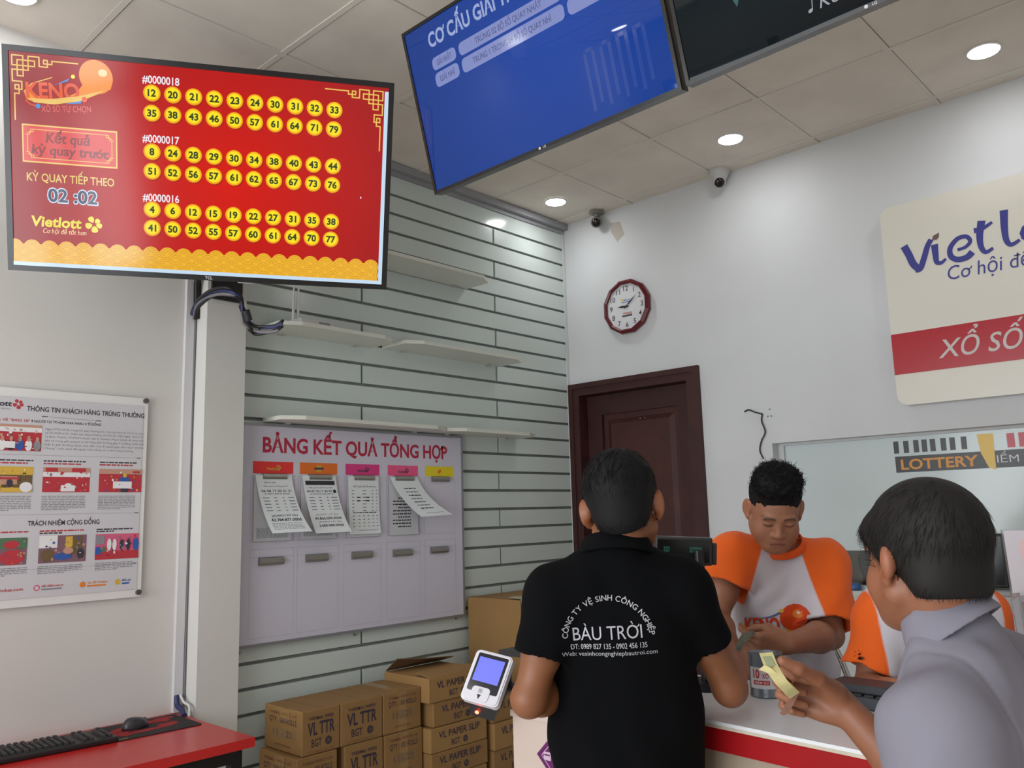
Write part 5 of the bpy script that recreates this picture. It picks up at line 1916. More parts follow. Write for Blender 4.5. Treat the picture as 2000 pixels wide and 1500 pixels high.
def make_chair(label, loc, rz):
    t = thing('folding_chair', label, 'chair', (0, 0, 0), 'chairs behind the counter')
    b = MB()
    for s in (-1, 1):
        b.tube(bez([(s * 0.2, -0.22, 0.012), (s * 0.2, -0.02, 0.3), (s * 0.2, 0.1, 0.47), (s * 0.2, 0.2, 0.75), (s * 0.17, 0.23, 0.9)], 6), 0.012, 10)
    b.tube(bez([(-0.17, 0.23, 0.9), (-0.12, 0.24, 0.99), (0, 0.245, 1.02), (0.12, 0.24, 0.99), (0.17, 0.23, 0.9)], 8), 0.012, 10)
    for s in (-1, 1):
        b.tube([(s * 0.18, 0.27, 0.012), (s * 0.18, 0.0, 0.42), (s * 0.18, -0.15, 0.47)], 0.011, 10)
    b.tube([(-0.2, -0.2, 0.05), (0.2, -0.2, 0.05)], 0.009, 8)
    b.tube([(-0.18, 0.25, 0.05), (0.18, 0.25, 0.05)], 0.009, 8)
    b.build('frame', m_chrome, t)
    b = MB()
    b.lathe([(0.0005, 0.0), (0.185, 0.0), (0.2, 0.012), (0.2, 0.03), (0.185, 0.045), (0.0005, 0.05)], 36, 0, Matrix.Translation((0, -0.02, 0.455)))
    b.build('seat', m_khaki, t)
    b = MB()
    Fq = frame((0, 0.225, 0.84), (1, 0, 0), (0, 0.2, 1))
    b.lathe([(0.0005, -0.012), (0.145, -0.012), (0.155, 0.0), (0.145, 0.014), (0.0005, 0.018)], 36, 0, Fq)
    b.build('backrest', m_khaki, t)
    t.location = loc
    t.rotation_euler = (0, 0, rz)
    return t


ch = make_chair('chrome chair with a round khaki back behind the standing clerk', tuple(V_(at(1561, 1316, 3.3)) + Vector((0.153, -0.165, 0))), math.radians(43))
# ================================================================ figures: smooth-union distance fields meshed by surface nets
def V3(*a):
    return np.array(a, float)


def nrm(v):
    v = np.asarray(v, float)
    return v / (np.linalg.norm(v) + 1e-12)


class Field:
    """list of (distance function, bounding centre, radius, blend, op)"""

    def __init__(self):
        self.p = []

    def cone(self, a, b, ra, rb, k=0.02, op='u'):
        a, b = np.asarray(a, float), np.asarray(b, float)
        ba = b - a
        L2 = ba @ ba + 1e-12

        def f(p):
            pa = p - a
            t = np.clip(pa @ ba / L2, 0, 1)
            return np.linalg.norm(pa - t[:, None] * ba, axis=1) - (ra + (rb - ra) * t)
        self.p.append((f, (a + b) / 2, np.sqrt(L2) / 2 + max(ra, rb), k, op))
        return self

    def fcone(self, a, b, ra, rb, n, q, k=0.03, op='u', q2=None):
        """flattened cone: thinner by q along n (q2 at the far end)"""
        a, b, n = np.asarray(a, float), np.asarray(b, float), nrm(n)
        ba = b - a
        L2 = ba @ ba + 1e-12
        q2 = q if q2 is None else q2

        def f(p):
            pa = p - a
            t = np.clip(pa @ ba / L2, 0, 1)
            d = pa - t[:, None] * ba
            qq = q + (q2 - q) * t
            c = d @ n
            d = d + (c * (qq - 1))[:, None] * n
            r = ra + (rb - ra) * t
            dist = np.linalg.norm(d, axis=1)
            g = np.sqrt(1 + (qq * qq - 1) * (c * qq / np.maximum(dist, 1e-6)) ** 2)
            return (dist - r) / g
        self.p.append((f, (a + b) / 2, np.sqrt(L2) / 2 + max(ra, rb), k, op))
        return self

    def capped(self, a, b, ra, rb, k=0.02, op='u'):
        """cone cut square at its far end b"""
        a, b = np.asarray(a, float), np.asarray(b, float)
        ba = b - a
        L2 = ba @ ba
        u = ba / np.sqrt(L2)

        def f(p):
            pa = p - a
            t = np.clip(pa @ ba / L2, 0, 1.3)
            d = np.linalg.norm(pa - t[:, None] * ba, axis=1) - (ra + (rb - ra) * t)
            return np.maximum(d, (p - b) @ u)
        self.p.append((f, (a + b) / 2, np.sqrt(L2) / 2 + max(ra, rb), k, op))
        return self

    def ell(self, c, r, R=None, k=0.015, op='u'):
        c, r = np.asarray(c, float), np.asarray(r, float)
        R = np.eye(3) if R is None else R

        def f(p):
            q = (p - c) @ R
            k0 = np.linalg.norm(q / r, axis=1)
            k1 = np.linalg.norm(q / (r * r), axis=1)
            return np.where(k1 > 1e-9, k0 * (k0 - 1) / np.maximum(k1, 1e-9), -r.min())
        self.p.append((f, c, r.max(), k, op))
        return self

    def ring(self, c, R, rad, asp, tube, stretch, k=0.004, op='u', slope=0.0):
        """collar: ring of radius rad (asp = depth/width), tube thickness, stretched upward; slope leans the band outward"""
        c = np.asarray(c, float)

        def f(p):
            q = (p - c) @ R
            rr = np.sqrt(q[:, 0] ** 2 + (q[:, 1] / asp) ** 2)
            z = q[:, 2]
            x = rr - rad + slope * z
            return (np.sqrt(x ** 2 + (z / stretch) ** 2) - tube) * 0.8
        self.p.append((f, c, rad * max(1, asp) + tube * stretch, k, op))
        return self

    def plane(self, c, n):
        """cut everything beyond the plane"""
        c, n = np.asarray(c, float), nrm(n)
        self.p.append((lambda p: (p - c) @ n, c, 1e3, 0.0, 'cut'))
        return self

    def wrinkle(self, fn):
        self.p.append((fn, V3(0, 0, 0), 1e3, 0.0, 'add'))
        return self

    def ev(self, p, bc=None, br=None):
        d = np.full(len(p), 0.5)
        for f, c, R, k, op in self.p:
            if bc is not None and R < 100 and np.linalg.norm(bc - c) - R > br + k + 0.03:
                continue
            x = f(p)
            if op == 'u':
                if k > 0:
                    h = np.clip(0.5 + 0.5 * (d - x) / k, 0, 1)
                    d = d * (1 - h) + x * h - k * h * (1 - h)
                else:
                    d = np.minimum(d, x)
            elif op == 's':
                if k > 0:
                    h = np.clip(0.5 - 0.5 * (d + x) / k, 0, 1)
                    d = d * (1 - h) - x * h + k * h * (1 - h)
                else:
                    d = np.maximum(d, -x)
            elif op == 'cut':
                d = np.maximum(d, x)
            elif op == 'add':
                d = d + x
        return d

    def bounds(self):
        lo = np.min([c - R for f, c, R, k, op in self.p if op == 'u'], axis=0)
        hi = np.max([c + R for f, c, R, k, op in self.p if op == 'u'], axis=0)
        return lo - 0.02, hi + 0.02

    def mesh(self, h, B=12, lo=None, hi=None):
        l0, h0 = self.bounds()
        lo = l0 if lo is None else np.maximum(lo, l0)
        hi = h0 if hi is None else np.minimum(hi, h0)
        nb = np.ceil((hi - lo) / (h * B)).astype(int)
        N = nb * B + 1
        D = np.full(N, 1.0, np.float32)
        off = np.stack(np.meshgrid(*[np.arange(B + 1)] * 3, indexing='ij'), -1).reshape(-1, 3)
        bi = np.stack(np.meshgrid(*[np.arange(n) for n in nb], indexing='ij'), -1).reshape(-1, 3)
        cen = lo + (bi * B + B / 2) * h
        dc = self.ev(cen)
        rad = B / 2 * h * 1.733
        for b, c, d in zip(bi, cen, dc):
            if abs(d) < rad * 1.35 + 0.012:
                pts = lo + (b * B + off) * h
                val = self.ev(pts, c, rad)
            elif d < 0:
                val = -1.0
            else:
                continue
            s = tuple(slice(x * B, x * B + B + 1) for x in b)
            if np.isscalar(val):
                D[s] = np.where(D[s] > 0.9, val, D[s])
            else:
                D[s] = val.reshape(B + 1, B + 1, B + 1)
        return surfnet(D, lo, h)


def surfnet(D, lo, h):
    S = D < 0
    c = np.zeros(tuple(n - 1 for n in D.shape), np.int8)
    for dx in (0, 1):
        for dy in (0, 1):
            for dz in (0, 1):
                c += S[dx:D.shape[0] - 1 + dx, dy:D.shape[1] - 1 + dy, dz:D.shape[2] - 1 + dz]
    I = np.argwhere((c > 0) & (c < 8))
    idx = np.full(c.shape, -1, np.int64)
    idx[I[:, 0], I[:, 1], I[:, 2]] = np.arange(len(I))
    acc = np.zeros((len(I), 3))
    cnt = np.zeros(len(I))
    cor = [(x, y, z) for x in (0, 1) for y in (0, 1) for z in (0, 1)]
    for a in cor:
        for ax in range(3):
            if a[ax] == 0:
                b = list(a)
                b[ax] = 1
                da = D[I[:, 0] + a[0], I[:, 1] + a[1], I[:, 2] + a[2]]
                db = D[I[:, 0] + b[0], I[:, 1] + b[1], I[:, 2] + b[2]]
                m = (da < 0) != (db < 0)
                t = np.where(m, da / np.where(m, da - db, 1), 0)
                pt = np.array(a, float)[None, :].repeat(len(I), 0)
                pt[:, ax] = t
                acc[m] += pt[m]
                cnt[m] += 1
    V = lo + (I + acc / cnt[:, None]) * h
    F = []
    for ax in range(3):
        a1, a2 = (ax + 1) % 3, (ax + 2) % 3
        sl0 = [slice(None)] * 3
        sl1 = [slice(None)] * 3
        sl0[ax] = slice(0, -1)
        sl1[ax] = slice(1, None)
        s0, s1 = S[tuple(sl0)], S[tuple(sl1)]
        E = np.argwhere(s0 != s1)
        E = E[(E[:, a1] > 0) & (E[:, a2] > 0) & (E[:, a1] < c.shape[a1]) & (E[:, a2] < c.shape[a2])]
        inside = s0[E[:, 0], E[:, 1], E[:, 2]]
        q = []
        for d1, d2 in ((-1, -1), (0, -1), (0, 0), (-1, 0)):
            e = E.copy()
            e[:, a1] += d1
            e[:, a2] += d2
            q.append(idx[e[:, 0], e[:, 1], e[:, 2]])
        q = np.stack(q, 1)
        q = q[(q >= 0).all(1)] if (q < 0).any() else q
        if len(q) == len(inside):
            q[~inside] = q[~inside][:, ::-1]
        F.append(q)
    return V, np.concatenate(F)


def relax(V, F, it=1, lam=0.5):
    for _ in range(it):
        acc = np.zeros_like(V)
        cnt = np.zeros(len(V))
        for a in range(4):
            for b_ in ((a + 1) % 4, (a + 3) % 4):
                np.add.at(acc, F[:, a], V[F[:, b_]])
                np.add.at(cnt, F[:, a], 1)
        V = V + lam * (acc / np.maximum(cnt, 1)[:, None] - V)
    return V


def skin_mesh(name, V, F, mats, parent, color=None, matidx=None):
    r_ = parent
    while r_.parent is not None:
        r_ = r_.parent
    off = np.array(r_.location)
    me = bpy.data.meshes.new(name)
    me.vertices.add(len(V))
    me.vertices.foreach_set('co', (V - off).astype(np.float32).ravel())
    me.loops.add(F.size)
    me.loops.foreach_set('vertex_index', F.astype(np.int32).ravel())
    me.polygons.add(len(F))
    me.polygons.foreach_set('loop_start', np.arange(0, F.size, 4, dtype=np.int32))
    me.polygons.foreach_set('loop_total', np.full(len(F), 4, np.int32))
    me.polygons.foreach_set('use_smooth', np.ones(len(F), bool))
    for m in (mats if isinstance(mats, (list, tuple)) else [mats]):
        me.materials.append(m)
    if matidx is not None:
        me.polygons.foreach_set('material_index', matidx.astype(np.int32))
    me.update(calc_edges=True)
    if color is not None:
        at_ = me.attributes.new('Col', 'FLOAT_COLOR', 'POINT')
        cc_ = np.concatenate([color, np.ones((len(V), 1))], 1).astype(np.float32)
        at_.data.foreach_set('color', cc_.ravel())
    o = bpy.data.objects.new(name, me)
    COL.objects.link(o)
    o.parent = parent
    return o


def head_frame(fwd, up, roll=0.0):
    f = nrm(fwd)
    x = nrm(np.cross(f, up))
    u = np.cross(x, f)
    if roll:
        c, s = math.cos(roll), math.sin(roll)
        x, u = c * x + s * u, -s * x + c * u
    return np.stack([x, f, u], 1)        # columns: right, forward, up


def head(fd, c, R, s=1.0, face=True, ears=True, eo=0.0, ea=0.62, es=1.0):
    L = lambda *v: c + R @ (np.array(v) * s)
    E = lambda ctr, r, k=0.015, op='u', Q=None: fd.ell(L(*ctr), np.array(r) * s, R if Q is None else R @ Q, k * s, op)
    E((0, -0.014, 0.034), (0.076, 0.096, 0.084))
    E((0, 0.028, -0.022), (0.063, 0.062, 0.085), 0.03)
    E((0, 0.042, -0.078), (0.047, 0.046, 0.040), 0.03)
    fd.cone(L(-0.056, 0.0, -0.055), L(-0.02, 0.066, -0.094), 0.018 * s, 0.018 * s, 0.03 * s)
    fd.cone(L(0.056, 0.0, -0.055), L(0.02, 0.066, -0.094), 0.018 * s, 0.018 * s, 0.03 * s)
    if face:
        for sx in (-1, 1):
            E((sx * 0.041, 0.056, -0.042), (0.027, 0.024, 0.030), 0.022)
            E((sx * 0.030, 0.081, 0.016), (0.026, 0.010, 0.009), 0.012)
            E((sx * 0.032, 0.096, -0.004), (0.019, 0.012, 0.012), 0.012, 's')
            E((sx * 0.031, 0.077, -0.003), (0.017, 0.0125, 0.0115), 0.004)
            E((sx * 0.0135, 0.092, -0.040), (0.0085, 0.010, 0.0075), 0.006)
            E((sx * 0.008, 0.097, -0.049), (0.0035, 0.006, 0.004), 0.003, 's')
        fd.cone(L(0, 0.083, 0.006), L(0, 0.099, -0.032), 0.007 * s, 0.0105 * s, 0.012 * s)
        E((0, 0.099, -0.037), (0.0125, 0.0105, 0.009), 0.007)
        E((0, 0.080, -0.062), (0.026, 0.012, 0.014), 0.015)
        E((0, 0.086, -0.068), (0.023, 0.009, 0.0055), 0.004)
        E((0, 0.084, -0.0785), (0.019, 0.010, 0.0062), 0.004)
        E((0, 0.0975, -0.0733), (0.024, 0.008, 0.0016), 0.003, 's')
        E((0, 0.071, -0.104), (0.020, 0.017, 0.014), 0.015)
    if ears:
        for sx in (-1, 1):
            a = ea * sx
            Q = np.array(((math.cos(a), -math.sin(a), 0), (math.sin(a), math.cos(a), 0), (0, 0, 1)))
            E((sx * (0.084 - eo), -0.014, -0.006), (0.0085 * es, 0.020 * es, 0.033 * es), 0.006, 'u', Q)
            E((sx * (0.081 - eo), -0.006, -0.032), (0.007, 0.011, 0.012), 0.006)
            E((sx * (0.0905 - eo), -0.006, -0.002), (0.006 * es, 0.011 * es, 0.021 * es), 0.004, 's', Q)
            E((sx * 0.0785, -0.022, -0.004), (0.012, 0.012, 0.022), 0.008)
    return L


def hand_field(fd, W, F, T, side, curls, thumb, s=1.0, spread=0.0, blend=0.012):
    """W wrist, F towards the fingers, T towards the thumb; curls = per finger three angles (degrees) towards the palm"""
    F = nrm(F)
    T = nrm(T - F * (T @ F))
    D = np.cross(F, T) if side == 'R' else np.cross(T, F)     # back of the hand
    L = lambda a, b, c: W + (F * a + T * b + D * c) * s
    r = s
    # palm
    for t0, t1, ra, rb in ((0.012, 0.030, 0.0165, 0.0135), (0.004, 0.010, 0.0165, 0.0135), (-0.005, -0.010, 0.0165, 0.013), (-0.013, -0.028, 0.016, 0.012)):
        fd.cone(L(0.008, t0, 0), L(0.086 - abs(t1 - 0.01) * 0.22, t1, 0.001), ra * r, rb * r, 0.014 * s)
    fd.ell(L(0.038, 0.026, -0.013), np.array((0.030, 0.015, 0.016)) * s, np.stack([F, T, D], 1), 0.016 * s)
    fd.ell(L(0.035, -0.022, -0.011), np.array((0.034, 0.012, 0.013)) * s, np.stack([F, T, D], 1), 0.016 * s)
    lens = ((0.043, 0.026, 0.021), (0.047, 0.030, 0.022), (0.044, 0.028, 0.022), (0.035, 0.021, 0.019))
    tips = []
    for i in range(4):
        t1 = (0.030, 0.010, -0.010, -0.028)[i]
        p = L(0.088 - abs(t1 - 0.01) * 0.22, t1, 0.001)
        ang_ = 0.0
        sp = spread * (1.5 - i) * 0.09
        rad = (0.0090, 0.0092, 0.0088, 0.0078)[i] * r
        for j in range(3):
            ang_ += math.radians(curls[i][j])
            d = nrm(F * math.cos(ang_) - D * math.sin(ang_) + T * sp)
            q = p + d * lens[i][j] * s
            fd.cone(p, q, rad, rad * 0.92, 0.004 * s if j else 0.010 * s)
            p = q
            rad *= 0.92
        tips.append(p)
    P = [L(*t) for t in thumb]
    rr = (0.0165, 0.0125, 0.0112, 0.0088)
    for j in range(len(P) - 1):
        fd.cone(P[j], P[j + 1], rr[j] * r, rr[j + 1] * r, 0.014 * s if j == 0 else 0.005 * s)
    return L, tips


def arm(fd, S, E, W, r=(0.050, 0.041, 0.036, 0.041, 0.0265), k=0.02, flat=None):
    S, E, W = map(np.asarray, (S, E, W))
    fd.cone(S, S + (E - S) * 0.55, r[0], r[1] * 1.05, k)
    fd.cone(S + (E - S) * 0.5, E, r[1] * 1.03, r[2], k)
    m = E + (W - E) * 0.28
    fd.cone(E, m, r[2], r[3], k)
    fd.cone(m, W, r[3], r[4], k)
    fd.ell(E - nrm(nrm(S - E) + nrm(W - E)) * 0.008, (0.032, 0.032, 0.032), None, 0.02)


def torso(fd, nb, chest, waist, pelvis, fwd, sL, sR, g=0.0, half=(0.150, 0.158, 0.150), q=(1.45, 1.4, 1.35), sh=0.058, k=0.05, trap=0.044, kt=0.03):
    """g = extra ease of clothing over the body"""
    fd.fcone(pelvis, waist, half[2] + g, half[1] * 0.95 + g, fwd, q[2], k, 'u', q[1])
    fd.fcone(waist, chest, half[1] * 0.95 + g, half[0] + g, fwd, q[1], k, 'u', q[0])
    up = nrm(nb - chest)
    rt = half[0] * 0.60 + g
    top = nb - up * (rt + 0.012 - g)
    fd.fcone(chest, top, half[0] + g, rt, fwd, q[0], k * 0.7, 'u', 1.5)
    for S in (sL, sR):
        fd.cone(nb + (S - nb) * 0.22 - up * trap, nb + (S - nb) * 0.62 - up * 0.016, 0.046 + g, 0.048 + g, kt)
        fd.cone(nb + (S - nb) * 0.55 - up * 0.016, S, 0.050 + g, sh + g, kt)
        fd.cone(top * 0.6 + S * 0.4 - up * 0.05, S - up * 0.02, 0.07 + g, 0.05 + g, 0.05)


def hair_strands(b, V, N_, n, flow, L0, L1, w, lift=0.15, jitter=0.35, sel=None, curl=0.0, droop=0.0):
    """tapered locks laid along the surface of the hair"""
    ids = rng.choice(np.arange(len(V)) if sel is None else np.nonzero(sel)[0], n)
    for i in ids:
        p, nn = V[i], N_[i]
        d = flow(p, nn)
        d = d + rng.normal(0, jitter, 3)
        d = d - nn * (d @ nn)
        d = nrm(d) + nn * rng.uniform(0.3, 1.0) * lift
        d = nrm(d)
        Ls = rng.uniform(L0, L1)
        side = nrm(np.cross(d, nn)) * w * rng.uniform(0.6, 1.2)
        pts = []
        q = p - nn * 0.002
        m = 4
        cax = rng.normal(0, 1, 3) * curl
        for j in range(m + 1):
            pts.append(q)
            d = nrm(d - nn * 0.16 * lift * 2 + np.cross(cax, d) * 0.6 + V3(0, 0, -droop))
            q = q + d * Ls / m
        v, f = [], []
        for j, q in enumerate(pts):
            ww = 1.0 - 0.85 * j / m
            v += [tuple(q - side * ww), tuple(q + side * ww), tuple(q + nn * w * 0.7 * ww)]
        for j in range(m):
            a = 3 * j
            f += [(a, a + 3, a + 4, a + 1), (a + 1, a + 4, a + 5, a + 2), (a + 2, a + 5, a + 3, a)]
        b.add(v, f, 0, None, True)


def vnormals(V, F):
    n = np.cross(V[F[:, 2]] - V[F[:, 0]], V[F[:, 3]] - V[F[:, 1]])
    N_ = np.zeros_like(V)
    for a in range(4):
        np.add.at(N_, F[:, a], n)
    return N_ / (np.linalg.norm(N_, axis=1)[:, None] + 1e-12)


def drop_on(fd, P, d, steps=60, start=0.25):
    """slide points along d until they meet the field"""
    d = nrm(d)
    q = np.array(P, float) - d * start
    for _ in range(steps):
        q = q + fd.ev(q)[:, None] * d * 0.8
    return q


def sstep(x, a, b_):
    t = np.clip((x - a) / (b_ - a), 0, 1)
    return t * t * (3 - 2 * t)


def legs(t, pelvis, fwd, right, stance, color, shoe, name='trousers', bend=0.0, seat=None):
    """trousers and shoes down to the floor, hip width from the pelvis"""
    fd = Field()
    fd.fcone(pelvis, pelvis - V3(0, 0, 0.08), 0.158, 0.165, fwd, 1.35, 0.04)
    feet = []
    for s_, (df, dr) in zip((-1, 1), stance):
        hip = pelvis + right * s_ * 0.085 - V3(0, 0, 0.1)
        if seat is None:
            foot = V3(*(hip + fwd * df + right * s_ * dr)[:2], 0.085)
            knee = (hip + foot) / 2 + fwd * (0.03 + bend) + V3(0, 0, 0.02)
        else:
            knee = hip + fwd * 0.36 + right * s_ * 0.05 + V3(0, 0, -0.02)
            foot = V3(*(knee + fwd * -0.04)[:2], 0.085 + seat)
        fd.cone(hip, knee, 0.088, 0.066, 0.04)
        fd.cone(knee, foot, 0.066, 0.056, 0.03)
        feet.append(foot)
    V, F = fd.mesh(0.009)
    skin_mesh(name, relax(V, F, 1), F, color, t)
    for foot in feet:
        fs = Field()
        z0 = foot[2] - 0.085
        fs.ell(V3(foot[0], foot[1], z0 + 0.055), (0.045, 0.05, 0.06), None, 0.02)
        fs.fcone(V3(foot[0], foot[1], z0 + 0.04) - fwd * 0.04, V3(foot[0], foot[1], z0 + 0.036) + fwd * 0.15, 0.05, 0.044, V3(0, 0, 1), 1.35, 0.02)
        fs.plane(V3(0, 0, z0 + 0.002), V3(0, 0, -1))
        V, F = fs.mesh(0.008)
        skin_mesh('shoe', V, F, shoe, t)
# ================================================================ people
def skin(name, c):
    return mat(name, c, rough=0.48, sss=0.06, attr=True, noise=0.05, nscale=30)


m_hair = mat('black hair', (15, 15, 17), rough=0.7, spec=0.25)
m_hair2 = mat('greying dark hair', (27, 25, 24), rough=0.65, spec=0.3)
m_trs = mat('dark trousers', (30, 31, 38), rough=0.8)
m_shoe = mat('dark shoe', (24, 22, 22), rough=0.5)
m_tee = mat('tee cloth', (215, 212, 220), rough=0.85, attr=True, sheen=0.1)
m_polo = mat('black polo cloth', (5, 6, 9), rough=0.95, spec=0.15, noise=0.1, nscale=25)
m_polop = mat('pale shirt print', (176, 176, 184), rough=0.7)
m_gshirt = mat('lilac grey cloth', (130, 128, 141), rough=0.85, noise=0.03, nscale=10, bump=0.05, bscale=400)


def paint_skin(V, base, Lh, R, c, s, lips=True, brows=True):
    """skin colours: lips, brows, lash line, flushed ears"""
    col = np.tile(np.array(lin(base)), (len(V), 1))
    q = ((V - c) @ R) / s
    x, y, z = q[:, 0], q[:, 1], q[:, 2]
    head_ = (np.linalg.norm(q, axis=1) < 0.16)
    if lips:
        w_ = (1 - sstep((x / 0.023) ** 2 + ((z + 0.0735) / 0.0125) ** 2, 0.7, 1.2)) * (y > 0.07) * head_
        col = col * (1 - 0.55 * w_[:, None]) + np.array(lin((150, 86, 76))) * 0.55 * w_[:, None]
        w_ = (1 - sstep(np.abs(z + 0.0733), 0.0008, 0.0028)) * (np.abs(x) < 0.023) * (y > 0.07) * head_
        col = col * (1 - 0.6 * w_[:, None]) + np.array(lin((70, 36, 34))) * 0.6 * w_[:, None]
    if brows:
        ax = np.abs(x)
        zc = 0.0165 + 0.004 * np.sin((ax - 0.012) / 0.04 * 3.0)
        w_ = (1 - sstep(np.abs(z - zc), 0.002, 0.0052)) * sstep(ax, 0.010, 0.015) * (1 - sstep(ax, 0.045, 0.055)) * (y > 0.05) * head_
        col = col * (1 - 0.8 * w_[:, None]) + np.array(lin((34, 26, 24))) * 0.8 * w_[:, None]
        zl = -0.0065 - 0.002 * ((ax - 0.031) / 0.016) ** 2 * -1
        w_ = (1 - sstep(np.abs(z - zl), 0.001, 0.0030)) * sstep(ax, 0.015, 0.019) * (1 - sstep(ax, 0.043, 0.048)) * (y > 0.05) * head_
        col = col * (1 - 0.85 * w_[:, None]) + np.array(lin((30, 20, 18))) * 0.85 * w_[:, None]
    w_ = sstep(np.abs(x), 0.078, 0.084) * head_ * (np.abs(z) < 0.05)
    col = col * (1 - 0.25 * w_[:, None]) + col * np.array((1.25, 0.85, 0.8)) * 0.25 * w_[:, None]
    return col


def build_hair(t, c, R, s, m, cap, cut, strands, h=0.0045, bumps=0.0, extra=None):
    fd = Field()
    for ctr, r in cap:
        fd.ell(c + R @ (np.array(ctr) * s), np.array(r) * s, R, 0.02 * s)
    if bumps:
        def fn(p):
            q = ((p - c) @ R) / s
            return bumps * (np.sin(q[:, 0] * 190 + 3 * np.sin(q[:, 1] * 90)) * np.sin(q[:, 1] * 170 + 2 * np.sin(q[:, 2] * 120)) + 0.5 * np.sin(q[:, 2] * 260 + q[:, 0] * 130))
        fd.wrinkle(fn)
    for pc, n in cut:
        fd.plane(c + R @ (np.array(pc) * s), R @ np.array(n, float))
    if extra:
        extra(fd)
    V, F = fd.mesh(h)
    V = relax(V, F, 1)
    N_ = vnormals(V, F)
    b = MB()
    strands(b, V, N_)
    off = len(V)
    allv = np.concatenate([V, np.array(b.v)]) if b.v else V
    me = bpy.data.meshes.new('hair')
    lo = np.array(t.location)
    me.from_pydata((allv - lo).tolist(), [], F.tolist() + [[i + off for i in f] for f in b.f])
    me.polygons.foreach_set('use_smooth', [True] * len(me.polygons))
    me.materials.append(m)
    me.update()
    o = bpy.data.objects.new('hair', me)
    COL.objects.link(o)
    o.parent = t
    return o


def horiz(v):
    return nrm(V3(v[0], v[1], 0))


def project_print(b, fd, F, d, polys, lift=0.0015):
    """lay flat lettering onto cloth; polys = list of (verts2d, faces, mi, layer)"""
    for vs_, fs_, mi, layer in polys:
        P3 = np.array([tuple(F @ Vector((v[0], v[1], 0))) for v in vs_])
        Q = drop_on(fd, P3, d)
        ok = (np.abs(fd.ev(Q)) < 0.004) & (np.linalg.norm(Q - P3, axis=1) < 0.2)
        Q = Q - np.array(d) * (lift + 0.0006 * layer)
        Q = np.where(ok[:, None], Q, Q[ok].mean(0) if ok.any() else P3)
        b.add([tuple(q) for q in Q], [f for f in fs_ if all(ok[i] for i in f)], mi)


def txt2(s, x, y, cap, width=None, rot=0.0, bold=0.0, shear=0.0, align='C'):
    m = MB()
    m.text(s, x, y, cap, width=width, rot=rot, bold=bold, shear=shear, align=align)
    return [(v[0], v[1]) for v in m.v], m.f


def disc2(cx, cy, rx, ry, rot=0.0, n=14, rings=5):
    v, f = [(cx, cy)], []
    c_, s_ = math.cos(rot), math.sin(rot)
    for r in range(1, rings + 1):
        for k in range(n):
            a = 2 * math.pi * k / n
            x, y = rx * r / rings * math.cos(a), ry * r / rings * math.sin(a)
            v.append((cx + c_ * x - s_ * y, cy + s_ * x + c_ * y))
    for k in range(n):
        f.append((0, 1 + k, 1 + (k + 1) % n))
    for r in range(rings - 1):
        for k in range(n):
            a, b_ = 1 + r * n + k, 1 + r * n + (k + 1) % n
            f.append((a, a + n, b_ + n, b_))
    return v, f


def band2(pts, w0, w1):
    P = bez([(p[0], p[1], 0) for p in pts], 8)
    v, f = [], []
    for i, p in enumerate(P):
        tv = nrm(P[min(i + 1, len(P) - 1)] - P[max(i - 1, 0)])
        w = (w0 + (w1 - w0) * i / (len(P) - 1)) / 2
        v += [(p[0] - tv[1] * w, p[1] + tv[0] * w), (p[0] + tv[1] * w, p[1] - tv[0] * w)]
    for i in range(len(P) - 1):
        f.append((2 * i, 2 * i + 1, 2 * i + 3, 2 * i + 2))
    return v, f


